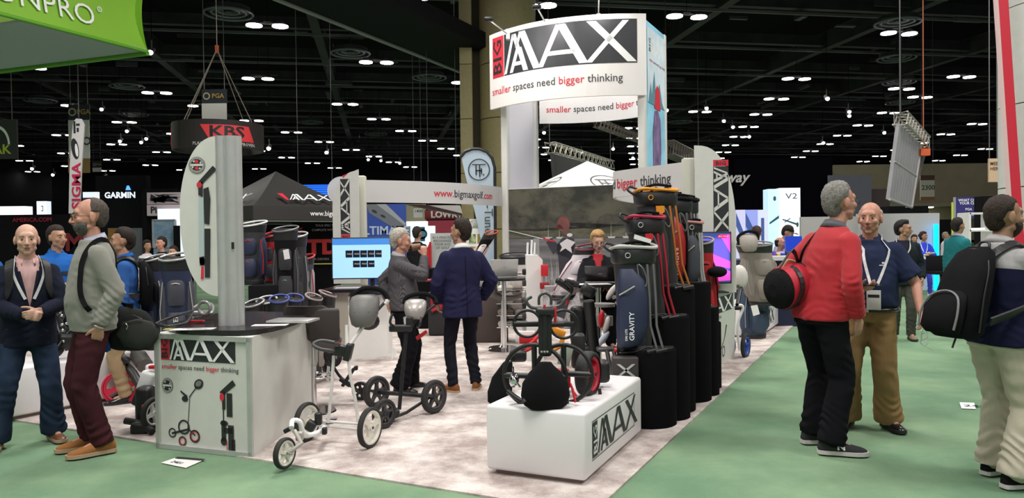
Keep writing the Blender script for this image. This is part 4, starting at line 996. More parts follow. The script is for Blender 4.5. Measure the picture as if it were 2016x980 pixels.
def make_cap(p, mat, hs):
    HP = p.HP; rings = []
    for i in range(9):
        a = math.pi/2*i/8; rings.append([HP(.086*math.cos(a)*math.cos(t), -.018+.108*math.cos(a)*math.sin(t), .045+.085*math.sin(a)) for t in [2*math.pi*k/20 for k in range(20)]])
    b = MB(); b.loft(rings); o = LMBo(b, 'cap', mat, p.t)
    b = MB(); b.loft([[HP(x, .05+y*1.0, .052-.3*x*x*10*.1) for x, y in [(.075*math.cos(t), .06+.075*math.sin(t)) for t in [math.pi*k/12 for k in range(13)]]], [HP(x, .05+y*1.0, .044-.3*x*x*10*.1) for x, y in [(.07*math.cos(t), .05+.07*math.sin(t)) for t in [math.pi*k/12 for k in range(13)]]]], cap=False, closed=False); b.add([HP(.075*math.cos(t), .11+.075*math.sin(t), .05) for t in [math.pi*k/12 for k in range(13)]], [tuple(range(13))]); LMBo(b, 'peak', mat, o)
from mathutils.bvhtree import BVHTree
def surf(p, x, z, off, side=1, obj=None):
    """point on the garment at torso coordinates (x, z), pushed out by off"""
    if not hasattr(p, 'bvh'):
        me = p.topo.data; vs = [v.co.copy() for v in me.vertices]; p.bvh = BVHTree.FromPolygons(vs, [tuple(q.vertices) for q in me.polygons])
    q = p.front(x, z, .0) if side > 0 else p.back(x, z, .0)
    c = p.TP(0, 0, z); d = V((q.x-c.x, q.y-c.y, 0)); dy = p.TP(0, 1, z)-c; dy.z = 0; dy = dy.normalized()*side
    h = p.bvh.ray_cast(q+dy*.25, -dy)
    return (h[0] if h[0] is not None and (h[0]-q).length < .2 else q+dy*.02)+dy*off
lanym = M('lanyard_white', (.72, .72, .74), .6, var=.12, vscale=40)
badgem = M('badge_white', (.78, .78, .80), .4)
def lanyard(p, zb=1.05, off=.022, wd=.085, badge=True, x0=0, label=None, sz=(.085, .11)):
    b = MB()
    for sd in (-1, 1):
        pts = [p.TP(sd*.05, -.10, 1.50), p.TP(sd*.082, -.03, 1.53), p.TP(sd*.092, .045, 1.495)]+[surf(p, sd*(wd-(wd-.015)*max(0, (1.40-z)/(1.40-zb))**1.3)+x0, z, .010) for z in [1.42, 1.38, 1.34, 1.28, 1.22, 1.17, 1.12, zb+.03] if z > zb+.02]
        rings = []
        for i, q in enumerate(pts):
            t_ = (pts[min(i+1, len(pts)-1)]-pts[max(i-1, 0)]).normalized(); out = (q-p.TP(0, 0, q.z/p.s-p.zof)); out.z = 0; out.normalize(); w_ = t_.cross(out).normalized()*.011*p.s; rings.append([q-w_+out*.001, q+w_+out*.001, q+w_-out*.001, q-w_-out*.001])
        b.loft(rings, smooth=False)
    o = LMBo(b, 'lanyard', lanym, p.t)
    if badge:
        c = surf(p, x0, zb-.02, .016); b = MB(); b.box(c-V((0, 0, sz[1]/2)), (sz[0], .004, sz[1])); LMBo(b, 'name_badge', badgem, o)
        b = MB(); b.box(c-V((0, -.003, sz[1]*.30)), (sz[0]*.8, .002, sz[1]*.15)); LMBo(b, 'badge_print', dark, o)
def ribbon(mb, pts, w_, th, out):
    rings = []
    for i, q in enumerate(pts):
        q = V(q); t_ = (V(pts[min(i+1, len(pts)-1)])-V(pts[max(i-1, 0)])).normalized(); o = V(out(q)); o = (o-t_*o.dot(t_)).normalized(); a = t_.cross(o).normalized()*w_/2; o = o*th/2; rings.append([q-a+o, q+a+o, q+a-o, q-a-o])
    return mb.loft(rings, smooth=False)
# ---- fabrics
navyk = M('navy_knit', (.014, .016, .030), .95, bump=.3, bscale=300, var=.15); pinks = M('pink_cotton', (.52, .33, .32), .85, var=.06, bump=.2, bscale=150)
denim = M('navy_denim', (.022, .036, .070), .9, var=.3, vscale=9, bump=.3, bscale=300); greyk = M('grey_wool', (.235, .235, .205), .95, bump=.35, bscale=350, var=.08, sheen=.2)
maroon = M('maroon_corduroy', (.050, .014, .018), .95, bump=.3, bscale=250, var=.2); chambray = M('pale_blue_cotton', (.36, .37, .45), .85)
bluep = M('royal_blue_pique', (.018, .115, .42), .85, bump=.2, bscale=200, var=.08); tanp = M('tan_chino', (.34, .24, .14), .85, var=.1, bump=.15)
stripe = wave_mat('striped_shirt', (.06, .055, .06), (.12, .11, .12), 75, 'X', .8, 0, .5)
suit = M('navy_suit', (.018, .018, .055), .85, var=.1, bump=.15, bscale=300); suitt = M('dark_trousers', (.010, .010, .016), .85, var=.15)
redk = M('red_jersey', (.42, .007, .016), .75, var=.06, bump=.15, bscale=250, sheen=.15); blackt = M('black_trousers', (.006, .006, .008), .95)
navypolo = M('navy_polo', (.018, .026, .062), .85, bump=.2, bscale=250, var=.1); khaki = M('khaki_chino', (.30, .185, .085), .85, var=.1, bump=.1)
greyj = M('grey_jersey', (.34, .33, .335), .9, bump=.2, bscale=300, var=.05); navyp = M('navy_panel', (.012, .013, .04), .9, bump=.2); stone = M('stone_chino', (.50, .45, .36), .85, var=.06, bump=.1)
tanshoe = M('suede_tan', (.30, .13, .045), .9, bump=.3, bscale=300); brownshoe = M('brown_leather', (.16, .06, .025), .4); blackshoe = M('black_leather', (.012, .012, .013), .18)
crepe = M('crepe_sole', (.42, .30, .20), .8); whitesole = M('white_sole', (.55, .53, .50), .7); greyshoe = M('charcoal_mesh', (.035, .035, .038), .9, bump=.4, bscale=200)
def tocam(b, turn=0):
    d = -V((b[0], b[1], 0)).normalized(); return Matrix.Rotation(math.radians(turn), 3, 'Z') @ d
NEAR = .0055
# 1 bald man in navy cardigan
b0 = G(62, 874); b0.z = 0; h0 = Q(48, 443, b0.y).z
m1 = make_person('bald man in navy cardigan, pink shirt and jeans with clasped hands', b0, tocam(b0, 4), h0, skin='fair', bald='full', top=navyk, topname='cardigan', tz=(.80, 1.49), toff=.016, inner=pinks, vcut=(1.50, 1.06, .085), collar=pinks,
    arms={1: dict(w=(.045, .275, 1.075), h=(.9, -.4, -.5), d=(-.8, .35, -.15), n=(-.2, -.9, -.2), c=.95), -1: dict(w=(-.055, .27, 1.085), h=(-.9, -.4, -.5), d=(.8, .5, -.1), n=(.2, -.9, -.1), c=.95)},
    legs={1: dict(f=(.235, .0), y=-14), -1: dict(f=(-.16, -.03), y=14)}, bottom=denim, boff=.018, shoe=brownshoe, sole=crepe, voxel=NEAR, cvox=.009, shoulders=1.05, loose=1.25, belly=.02, headyaw=-4)
lanyard(m1, 1.16, .030, .105, badge=False)
# 2 tall man in grey sweater, profile left
b0 = G(190, 888); b0.z = 0; h0 = Q(172, 393, b0.y).z
m2 = make_person('tall bearded man in grey sweater and maroon trousers, seen from the side', b0, tocam(b0, -84), h0, skin='ruddy', hair='receding', hairc=(.07, .055, .045), beard=(.09, .085, .08), glasses=True, top=greyk, topname='sweater', tz=(.86, 1.50), toff=.020, belly=.045,
    arms={-1: dict(w=(-.222, -.01, .905), h=(-.35, -1, -.2), d=(.35, .12, -.95), n=(1, 0, 0), c=.3), 1: dict(w=(.24, -.04, .92), h=(.5, -1, 0), c=.3)}, legs={1: dict(f=(.10, .02), y=4), -1: dict(f=(-.12, -.03), y=6)}, collar=chambray,
    bottom=maroon, boff=.014, shoe=tanshoe, sole=crepe, shoel=.31, voxel=NEAR, loose=1.05, headpitch=2, headyaw=0, shoulders=1.03)
b = MB(); b.torus(m2.Wr[-1]-(m2.Wr[-1]-m2.El[-1]).normalized()*-.005, (m2.Wr[-1]-m2.El[-1]), .030, .008, 16, 6); LMBo(b, 'watch', alu, m2.t)
# 3 young man in blue polo
b0 = G(112, 660); b0.y = 8.2; b0.x = Q(112, 500, 8.2).x; b0.z = 0; h0 = Q(112, 447, 8.2).z
m3 = make_person('young man in royal blue polo behind the two left men', b0, tocam(b0, 28), h0, skin='tan', hair='short', hairc=(.03, .02, .015), top=bluep, topname='polo_shirt', toff=.018, sleeve='short', collar=bluep,
    arms={1: dict(w=(.03, .29, 1.14), h=(.9, -.3, -.6), d=(-.8, .5, .1), n=(0, -.9, .2), c=.5), -1: dict(w=(-.09, .29, 1.13), h=(-.9, -.3, -.6), d=(.8, .5, 0), n=(0, -.9, 0), c=.5)}, bottom=suitt, shoe=blackshoe, voxel=.009, cvox=.013, headyaw=8)
b = MB(); b.box(m3.front(-.02, 1.27, .03), (.10, .01, .035)); LMBo(b, 'name_badge', dark, m3.t)
# 4 partial man at the left edge
b0 = V((Q(-44, 500, 7.6).x, 7.6, 0)); h0 = Q(0, 455, 7.6).z
make_person('man in blue shirt cut off by the left edge of the frame', b0, tocam(b0, 10), h0, skin='fair', hair='crop', hairc=(.06, .04, .03), top=bluep, toff=.016, sleeve='short', bottom=suitt, shoe=blackshoe, voxel=.011, cvox=.015)
# 5 man with dark backpack behind the sweater man
b0 = V((Q(243, 500, 7.3).x, 7.3, 0)); h0 = Q(240, 452, 7.3).z
m5 = make_person('dark-haired man in blue shirt and tan trousers behind the grey sweater', b0, tocam(b0, -95), h0, skin='tan', hair='short', hairc=(.02, .013, .010), top=M('mid_blue_cotton', (.03, .10, .32), .85), toff=.016, collar=bluep, bottom=tanp, shoe=blackshoe, voxel=.009, cvox=.013)
# 6 older man drinking
b0 = G(795, 770); b0.z = 0; h0 = Q(775, 453, b0.y).z
m6 = make_person('white-haired man in striped dark shirt drinking from a brown cup', b0, (.98, .12), h0, skin='ruddy', hair='short', hairc=(.42, .38, .33), top=stripe, tz=(.90, 1.50), toff=.020, belly=.05, collar=M('grey_collar', (.4, .38, .4), .8),
    arms={1: dict(w=(.05, .25, 1.50), h=(.5, .9, -1), d=(-.2, -.1, .95), n=(-.9, .1, 0), c=.8), -1: dict(w=(-.16, -.16, .98), h=(-.6, -1, .2), c=.4)}, legs={1: dict(f=(.13, -.04), y=-25), -1: dict(f=(-.14, .06), y=10)}, bottom=blackt, boff=.022, shoe=blackshoe, voxel=.0065, cvox=.010, loose=1.3, headpitch=6, lean=(0, -.02))
c = m6.HP(0, .128, -.055)
b = MB(); R = m6.Rh; b.cyl(c+R @ V((0, -.012, -.002)), c+R @ V((0, .075, .022)), .036, .028, n=18); cup = b
cp = WM[m6.t.name]; b.v = [cp @ v for v in b.v]; b.top('paper_cup', M('brown_cup', (.20, .085, .04), .5), 'brown paper cup raised to the white-haired man\'s mouth', 'cup')
# 7 man in navy suit seen from behind
b0 = G(912, 772); b0.z = 0; h0 = Q(902, 434, b0.y).z
m7 = make_person('man in navy suit seen from behind, brown shoes', b0, (-.42, .90), h0, skin='tan', hair='short', hairc=(.022, .014, .010), top=suit, topname='jacket', tz=(.78, 1.505), toff=.026, collar=white,
    arms={-1: dict(w=(-.22, .14, .93), h=(-.9, -.9, 0), d=(.2, .4, -.9), n=(1, 0, 0), c=.4), 1: dict(w=(.27, .10, .95), h=(.9, -.8, 0), d=(-.3, .3, -.9), n=(-1, 0, 0), c=.4)}, legs={1: dict(f=(.15, .02), y=-28), -1: dict(f=(-.11, .0), y=32)},
    bottom=suitt, boff=.008, legr=.92, shoe=M('brown_suede', (.20, .08, .03), .8), sole=crepe, voxel=.0065, cvox=.010, headyaw=30, shoulders=1.06, twist=-6)
b = MB(); b.tube([m7.back(0, z, .030) for z in (1.42, 1.3, 1.15, 1.0, .88, .79)], .0035, n=5); LMBo(b, 'back_seam', suitt, m7.t)
# 8 woman at the laptop
SEAT = .78
b0 = V((Q(1176, 500, 8.9).x, 8.9, 0))
w1 = make_person('blonde woman in dark blazer seated at a black laptop', b0, tocam(b0, 6), 1.68, skin='fair', hair='bun', hairc=(.42, .25, .10), glasses=True, fem=True, top=M('dark_blazer', (.012, .012, .016), .9), topname='blazer', tz=(.86, 1.49), toff=.02, inner=redk, vcut=(1.50, 1.12, .07),
    arms={1: dict(w=(.10, .34, 1.12), h=(.7, -.6, -.6), d=(-.2, .95, -.15), n=(0, -.1, -1), c=.25), -1: dict(w=(-.10, .34, 1.12), h=(-.7, -.6, -.6), d=(.1, .95, -.15), n=(0, -.1, -1), c=.25)},
    legs={1: dict(f=(.12, .30), fz=.32), -1: dict(f=(-.12, .30), fz=.32)}, bottom=blackt, shoe=blackshoe, seated=(SEAT+.06,), voxel=.0075, cvox=.011, headpitch=16, headyaw=6)
# 9 man in red
b0 = G(1616, 884); b0.z = 0; h0 = Q(1668, 363, b0.y).z
m9 = make_person('grey-haired man in red pullover and black trousers, back to the aisle camera', b0, (.93, .42), h0, skin='ruddy', hair='short', hairc=(.20, .19, .175), glasses=True, top=redk, topname='pullover', tz=(.88, 1.505), toff=.016, belly=.04, collar=M('grey_polo_collar', (.10, .10, .115), .9),
    arms={1: dict(w=(.225, .10, .90), h=(.7, -1, 0), d=(-.2, .25, -.9), n=(-1, 0, 0), c=.35), -1: dict(w=(-.23, .12, 1.0), h=(-.6, -1, 0), d=(.2, .8, -.4), c=.4)}, legs={1: dict(f=(.13, -.05), y=-38), -1: dict(f=(-.12, .05), y=-22)},
    bottom=blackt, boff=.020, shoe=greyshoe, sole=whitesole, shoel=.31, voxel=NEAR, loose=1.1, lean=(.02, .13), headyaw=-8, headpitch=-4, shoulders=.97)
A_ = m9.An[1]; Ry = Matrix.Rotation(math.radians(-38), 3, 'Z'); o_ = V((A_.x, A_.y, A_.z-.085*m9.s)); Lm = lambda v: WM[m9.t.name] @ (o_+Ry @ V(v))
sh_ = [c for c in COL.objects if c.parent == m9.t and c.name.startswith('shoe')][-1]
write(sh_, lwhite, lambda s_, t_, n=0: Lm((.0515-t_*.28, .035+s_, .040+t_)), 'N', .042, 0, 0, bold=.05, sx=1.2)
# 10 bald man in navy polo
b0 = G(1712, 842); b0.z = 0; h0 = Q(1728, 400, b0.y).z
m10 = make_person('bald older man in navy polo and khaki trousers holding a phone', b0, tocam(b0, -8), h0, skin='ruddy', bald='full', hair='fringe', hairc=(.42, .36, .30), top=navypolo, topname='polo_shirt', tz=(.972, 1.50), toff=.022, belly=.07, sleeve='short', collar=navypolo,
    arms={1: dict(w=(.035, .29, 1.12), h=(.9, -.5, -.4), d=(-.8, .35, .15), n=(0, -.4, .9), c=.45), -1: dict(w=(-.37, .12, .955), h=(-.6, -1, 0), d=(-.22, .25, -.9), n=(1, .3, 0), c=.4)}, legs={1: dict(f=(.16, .02), y=-8), -1: dict(f=(-.13, -.04), y=38)},
    bottom=khaki, boff=.028, shoe=blackshoe, voxel=NEAR, belt=blackshoe, loose=1.18, headyaw=-2, shoulders=1.05, btz=.935, lean=(-.01, 0))
lanyard(m10, 1.13, .034, .09, badge=True, x0=-.06, sz=(.10, .15))
b = MB(); mm = m10; c = mm.Wr[1]+mm.HD[1].normalized()*.10*mm.s+V((0, -.0, .018)); b.box(c, (.15, .075, .009), Matrix.Rotation(math.radians(-18), 3, 'Z'), bev=.004); b.v = [WM[mm.t.name] @ v for v in b.v]; b.top('phone', blackshoe, 'black smartphone resting in the bald man\'s hand', 'phone')
b = MB(); c = mm.Wr[-1]+mm.HD[-1].normalized()*.15*mm.s
for k in (0, 1): b.torus(c+V((.004*k, 0, -.045-.05*k)), (0.3, 1, 0), .022, .0022, 16, 5)
b.tube([c+V((0, 0, .03)), c+V((.02, 0, -.03)), c+V((.024, 0, -.1)), c+V((.0, 0, -.115)), c+V((-.05, -.03, -.15))], .0022, n=5); b.tube([c+V((0, 0, .03)), c+V((-.02, 0, -.04))], .002, n=5); b.v = [WM[mm.t.name] @ v for v in b.v]; b.top('eyeglasses', alu, 'folded wire eyeglasses hanging from the bald man\'s left hand', 'glasses')
fm_ = lambda s_, t_, n=0: mm.t.matrix_world @ V((0, 0, 0))
b = MB(); c = surf(m10, -.11, 1.30, .006); b.box(c, (.045, .002, .007)); b.box(c+V((-.005, 0, .018)), (.018, .002, .014)); LMBo(b, 'chest_emblem', lwhite, m10.t)
# 11 dark jacket man behind
b0 = G(1778, 668); b0.z = 0; h0 = Q(1778, 436, b0.y).z
m11 = make_person('dark-haired man in black jacket with white lanyard looking right', b0, tocam(b0, 6), h0, skin='olive', hair='quiff', hairc=(.010, .009, .010), top=M('black_jacket', (.014, .020, .024), .9), topname='jacket', tz=(.82, 1.50), toff=.024, inner=M('dark_shirt', (.02, .02, .035), .9), vcut=(1.5, .98, .10),
    arms={1: dict(w=(.27, .08, .90)), -1: dict(w=(-.25, .10, .92))}, legs={1: dict(f=(.12, 0)), -1: dict(f=(-.10, .05))}, bottom=M('olive_grey_chino', (.055, .058, .048), .9), shoe=M('taupe_shoe', (.20, .15, .10), .8), voxel=.009, cvox=.012, headyaw=68, shoulders=1.05)
lanyard(m11, 1.24, .030, .09, sz=(.10, .10), x0=0)
# 12 woman in blue
b0 = G(1818, 583); b0.z = 0; h0 = Q(1817, 457, b0.y).z
w2 = make_person('woman in bright blue jacket and leggings with white sneakers', b0, tocam(b0, 14), h0, skin='olive', hair='bun', hairc=(.03, .012, .02), fem=True, top=M('vivid_blue_jacket', (.03, .06, .62), .8), topname='jacket', tz=(.90, 1.50), toff=.018,
    arms={1: dict(w=(-.02, .26, 1.18), h=(.9, -.3, -.6), d=(-.8, .5, .1), c=.3), -1: dict(w=(-.08, .24, 1.12), h=(-.9, -.3, -.6), d=(.6, .6, .1), c=.4)}, legs={1: dict(f=(.14, 0)), -1: dict(f=(-.15, .08), y=30)}, bottom=M('vivid_blue_leggings', (.05, .06, .45), .8), bname='leggings', boff=.004, shoe=M('white_mesh', (.75, .72, .80), .8), sole=whitesole, voxel=.012, cvox=.014, headyaw=40)
lanyard(w2, 1.20, .030, .08, sz=(.11, .12))
b = MB(); b.box(w2.front(-.10, 1.2, .14), (.2, .10, .012), Matrix.Rotation(.3, 3, 'X')); b.v = [WM[w2.t.name] @ v for v in b.v]; b.top('leaflet', paper, 'white leaflet in the hands of the woman in blue', 'paper')
# 13 teal man
b0 = V((Q(1886, 500, 12.5).x, 12.5, 0)); h0 = Q(1888, 431, 12.5).z
m13 = make_person('man in teal sweater facing right in the far aisle', b0, (.9, .35), h0, skin='tan', hair='short', hairc=(.02, .014, .012), top=M('teal_knit', (.02, .17, .19), .9), topname='sweater', toff=.02, collar=chambray, bottom=suitt, shoe=blackshoe, voxel=.011, cvox=.013)
# 14 man with backpack at the right edge
b0 = G(1966, 950); b0.z = 0; h0 = Q(1962, 388, b0.y).z
ZSPLIT = [((0, 0, 1.30), (0, .12, 1))]
def bpzone(c, p):
    z = c[:, 2]; d = np.minimum.reduce([segd(c, p.Sh[s_], p.El[s_]) for s_ in (-1, 1)]+[segd(c, p.El[s_], p.Wr[s_]) for s_ in (-1, 1)]); return (((z-1.30)+.12*c[:, 1] < 0) & (d > .078)).astype(int)
m14 = make_person('bearded man in grey and navy pullover and stone trousers with a backpack', b0, (.93, .30), h0, skin='olive', hair='crop', hairc=(.028, .018, .013), beard=(.03, .018, .013), top=[greyj, navyp], topname='pullover', tz=(.87, 1.505), toff=.026, belly=.02, collar=greyj, zone=bpzone,
    arms={1: dict(w=(.16, .36, 1.02), h=(.8, -.7, -.3), d=(-.4, .9, .1), n=(-.9, 0, 0), c=.5), -1: dict(w=(-.14, .36, 1.05), h=(-.8, -.6, -.3), d=(.3, .9, 0), c=.5)}, legs={1: dict(f=(.12, -.02), y=-8), -1: dict(f=(-.13, .10), y=6)}, bottom=stone, boff=.022, shoe=blackf, sole=whitesole, shoel=.31, voxel=NEAR, cvox=.0065, loose=1.2, shoulders=1.05, lean=(0, .03), headyaw=-12)
# far background figures
def extra(label, px, pyt, Y, f, top, bottom, hair='short', hc=(.02, .015, .01), skin='tan', fem=False, **k):
    b0 = V((Q(px, 500, Y).x, Y, 0)); return make_person(label, b0, f, Q(px, pyt, Y).z, skin=skin, hair=hair, hairc=hc, fem=fem, top=top, toff=.016, bottom=bottom, shoe=blackshoe, voxel=.014, cvox=.018, **k)
whites = M('white_shirt', (.62, .60, .66), .85); blk = M('black_cotton', (.012, .012, .014), .9)
extra('dark-haired person in white shirt beside the sky-blue poster', 290, 474, 15, (.8, -.5), whites, suitt, fem=True, hair='long')
extra('far man with a round face in black just right of the white-shirted person', 318, 468, 14, (-.5, -.9), blk, suitt, skin='ruddy')
extra('far visitor in black bending behind the navy golf bag', 341, 486, 13, (-.3, -.9), blk, suitt, hair='short')
extra('far man in black vest behind the glass cases beyond the cup drinker', 822, 448, 15, (.4, .9), blk, suitt)
extra('dark-haired woman in dark clothes behind the woman in blue', 1800, 463, 19, (-.2, -.9), blk, suitt, hair='long', fem=True)
extra('distant visitor in white top left of the teal man', 1862, 458, 22, (.5, -.8), whites, blk, hair='short', hc=(.3, .25, .2))
extra('distant visitor in grey top left of the teal man, nearer the wall', 1874, 462, 24, (-.5, .8), M('grey_cotton', (.25, .25, .3), .9), blk)
extra('fitter in white shirt and dark cap leaning over the far counter', 1527, 444, 14, (.75, -.5), M('white_polo', (.55, .52, .66), .85), M('white_slacks', (.6, .58, .65), .85), hair='short', lean=(0, .16), headpitch=25, cap=blk)
extra('fitter in white polo facing away beside the grey cart bag', 1490, 447, 13.5, (.3, .9), M('white_polo'), blk, hc=(.06, .03, .03), skin='ruddy')
extra('bald man in pale shirt seated low behind the far counter', 1536, 468, 13.2, (.7, -.6), M('white_polo'), blk, hair='fringe', skin='ruddy')
# ================================================================ PROPS
def wheel(t, c, axis, R, tw=.035, tire=None, rim=None, spokes=5, hubw=None, rimR=.72, name='wheel', sw=.02):
    """tyre (part) with rim (sub-part); world coordinates"""
    a = V(axis).normalized(); c = V(c); tire = tire or rubber; rim = rim or black
    r = tw/2
    b = MB(); Q_ = a.to_track_quat('Z', 'Y').to_matrix(); n = 32
    prof = [(R-.7*r, -r), (R-.15*r, -r*.8), (R, -r*.35), (R, r*.35), (R-.15*r, r*.8), (R-.7*r, r), (R*rimR+.004, r*.9), (R*rimR+.004, -r*.9)]
    rings = [[c+Q_ @ V((pr*math.cos(2*math.pi*i/n), pr*math.sin(2*math.pi*i/n), pz)) for pr, pz in prof] for i in range(n)]; rings.append(rings[0])
    b.loft(rings, False); w_ = b.obj(name, tire, t)
    b = MB(); rr = R*rimR
    prof = [(rr, -r*.85), (rr+.004, 0), (rr, r*.85), (rr*.86, r*.7), (rr*.84, 0), (rr*.86, -r*.7)]
    rings = [[c+Q_ @ V((pr*math.cos(2*math.pi*i/n), pr*math.sin(2*math.pi*i/n), pz)) for pr, pz in prof] for i in range(n)]; rings.append(rings[0]); b.loft(rings, False)
    for i in range(spokes):
        an = 2*math.pi*i/spokes+.3; d = Q_ @ V((math.cos(an), math.sin(an), 0)); e = Q_ @ V((-math.sin(an), math.cos(an), 0))
        rg = [[c+d*k+e*w2*x+a*y*r*.6 for x, y in ((-1, -1), (1, -1), (1, 1), (-1, 1))] for k, w2 in ((R*.12, sw*.9), (R*.45, sw*.5), (rr*.9, sw*.8))]; b.loft(rg, smooth=False)
    b.cyl(c-a*r*1.1, c+a*r*1.1, R*.17, n=14); b.obj('rim', rim, w_)
    b = MB(); b.cyl(c-a*r*1.25, c+a*r*1.25, R*.075, n=10); b.obj('hub_cap', black, w_); return w_
def tubes(t, name, mat, paths, r=.014, n=8, flat=None, label=None):
    b = MB()
    for p in paths: b.tube(p, r, n=n, flat=flat)
    return b.obj(name, mat, t, label)
def sm(pts, k=5): return cr([V(p) for p in pts], k)
def console(t, c, up, side, fwd, w_, h_, mat, rimmat=black):
    """scorecard console with pouch: c centre; side = right dir, up = surface up, fwd = surface normal"""
    up, side, fwd = V(up).normalized(), V(side).normalized(), V(fwd).normalized(); b = MB(); rings = []
    for z, ww, d0, d1 in ((-.5, .20, .015, .05), (-.42, .32, .02, .07), (-.1, .42, .02, .085), (.25, .44, .02, .07), (.42, .40, .01, .05), (.5, .28, .0, .03)):
        rings.append([c+up*h_*z+side*w_*ww*math.cos(a)*1.0+fwd*((d0+(d1)*abs(math.sin(a))) if math.sin(a) > 0 else d0*.3) for a in [2*math.pi*k/20 for k in range(20)]])
    b.loft(rings); o = b.obj('console_pouch', mat, t)
    b = MB(); b.box(c-up*h_*.30+fwd*.090, (w_*.12, .006, .008), Matrix((side, fwd, up)).transposed()); b.obj('emblem', alu, o)
    b = MB(); b.tube([c-side*w_*.40-up*h_*.08+fwd*.045, c-side*w_*.2-up*h_*.08+fwd*.092, c+fwd*.100-up*h_*.08, c+side*w_*.2-up*h_*.08+fwd*.092, c+side*w_*.40-up*h_*.08+fwd*.045], .003, n=5); b.obj('seam', rimmat, o); return o
# ---- white three-wheel push cart
def cart_white():
    FW = G(561, 926); RL = G(605, 871); RR = G(729, 884)
    for p in (FW, RL, RR): p.z = .012
    mid = (RL+RR)/2; ad = (RR-RL).normalized(); fw = (FW-mid); fw.z = 0; fw.normalize()
    t = thing('push_cart', 'white three-wheel push cart with grey console standing at the front edge of the carpet', 'golf cart', mid)
    Rw = .148; cl = RL+V((0, 0, Rw)); c2 = RR+V((0, 0, Rw)); cf = FW+V((0, 0, .105))
    wa = (ad+fw*.0).normalized(); wm = M('wheel_ivory', (.68, .66, .58), .4)
    wheel(t, cl, wa, Rw, .045, rim=wm, spokes=3, rimR=.84, sw=.035); wheel(t, c2, wa, Rw, .045, rim=wm, spokes=3, rimR=.84, sw=.035); wheel(t, cf, wa, .105, .04, rim=wm, spokes=5, rimR=.80, sw=.014)
    wf_ = M('white_frame', (.66, .64, .62), .3)
    h = V((0, 0, 1))
    br = Q(672, 690, mid.y+.03)
    tubes(t, 'axle_bar', wf_, [[cl+ad*.05+h*-.02, c2-ad*.03-h*.02], [cl+ad*.05+h*.015, c2-ad*.03+h*.02]], .011)
    a1 = Q(646, 832, mid.y+.02); a2 = Q(706, 838, mid.y+.0); b1 = Q(657, 700, br.y); b2 = Q(686, 706, br.y-.02)
    tubes(t, 'upright_tube', wf_, [sm([a1, (a1+b1)/2+ad*.005, b1])], .0125); tubes(t, 'upright_tube', wf_, [sm([a2, Q(700, 790, mid.y), Q(690, 740, mid.y), b2])], .0125)
    b = MB(); b.box(br+V((.01, 0, .0)), (.125, .07, .085), Matrix.Rotation(.15, 3, 'Y'), bev=.012); b.box(br+V((.055, 0, -.01)), (.05, .09, .13), Matrix.Rotation(.25, 3, 'Y'), bev=.01); o = b.obj('fold_bracket', black, t)
    b = MB(); b.tube(sm([br+V((-.04, -.02, .0)), br+V((-.14, -.05, .02)), br+V((-.20, -.04, .055)), br+V((-.15, .01, .075)), br+V((-.05, .0, .06))]), .014, n=8); b.box(br+V((-.02, -.04, .05)), (.03, .02, .03)); b.obj('upper_bag_cradle', M('dark_grey_plastic', (.05, .05, .052), .4), t)
    b = MB(); b.cyl(br+V((-.015, -.03, .05)), br+V((-.005, -.03, .062)), .012, n=10); b.obj('red_button', redp, o)
    hb = Q(684, 686, br.y); hp = Q(748, 598, br.y+.18); gl = Q(690, 602, br.y+.16); lo = Q(679, 662, br.y+.05)
    tubes(t, 'handle_tube', wf_, [[hb, Q(722, 632, br.y+.10)], [Q(683, 684, br.y), Q(683, 640, br.y+.06)]], .0155)
    tubes(t, 'handle_stay', black, [[Q(720, 636, br.y+.10), Q(760, 592, br.y+.19)]], .012)
    b = MB(); b.tube([Q(757, 598, br.y+.185), Q(764, 590, br.y+.2)], .02, n=8); b.tube([Q(688, 606, br.y+.155), Q(697, 592, br.y+.17)], .016, n=8); b.obj('handle_joint', wf_, t)
    tubes(t, 'handle_grip', blackf, [sm([Q(692, 596, br.y+.16), Q(697, 580, br.y+.17), Q(716, 568, br.y+.18), Q(742, 568, br.y+.19), Q(757, 577, br.y+.2), Q(764, 590, br.y+.2)])], .019)
    console(t, Q(717, 612, br.y+.13), (0.02, .35, .9), (1, .1, 0), (.0, -.95, .2), .26, .26, M('console_grey', (.13, .125, .12), .5), black)
    b = MB(); b.ball(Q(726, 632, br.y+.19), (.085, .04, .07)); b.obj('console_back', black, t)
    # front fork: S-shaped white arm
    b = MB(); b.tube(sm([cl+ad*.14+h*.0, Q(640, 838, cl.y), Q(628, 850, 5.45), Q(608, 856, 5.38), Q(596, 848, 5.33), Q(590, 830, 5.3), Q(576, 828, 5.28), Q(574, 842, 5.2)]), .018, n=8); b.obj('front_arm', whitep, t)
    b = MB(); b.tube([Q(580, 848, 5.2), Q(594, 872, 5.1), cf+ad*.03], .016, n=8); b.cyl(cf-ad*.06, cf+ad*.065, .008, n=8); b.box(Q(590, 858, 5.2), (.05, .05, .06), bev=.01); b.obj('fork', M('fork_grey', (.35, .33, .30), .35), t)
    b = MB(); b.box(Q(612, 838, 5.5), (.07, .06, .075), Matrix.Rotation(.5, 3, 'Y'), bev=.012); b.box(Q(627, 824, 5.52), (.05, .05, .09), bev=.01); b.box(Q(639, 848, 5.45), (.035, .04, .05), bev=.008); b.box(Q(566, 846, 5.25), (.05, .04, .03), Matrix.Rotation(-.5, 3, 'Y'), bev=.006); b.obj('brake_block', black, t)
    b = MB(); b.prism([Q(641, 826, 5.75), Q(664, 824, 5.8), Q(656, 834, 5.8), Q(641, 836, 5.75)], (0, 1, .2), .02); b.obj('foot_brake', M('blue_grey_plastic', (.06, .065, .09), .4), t)
    return t
cart_white()
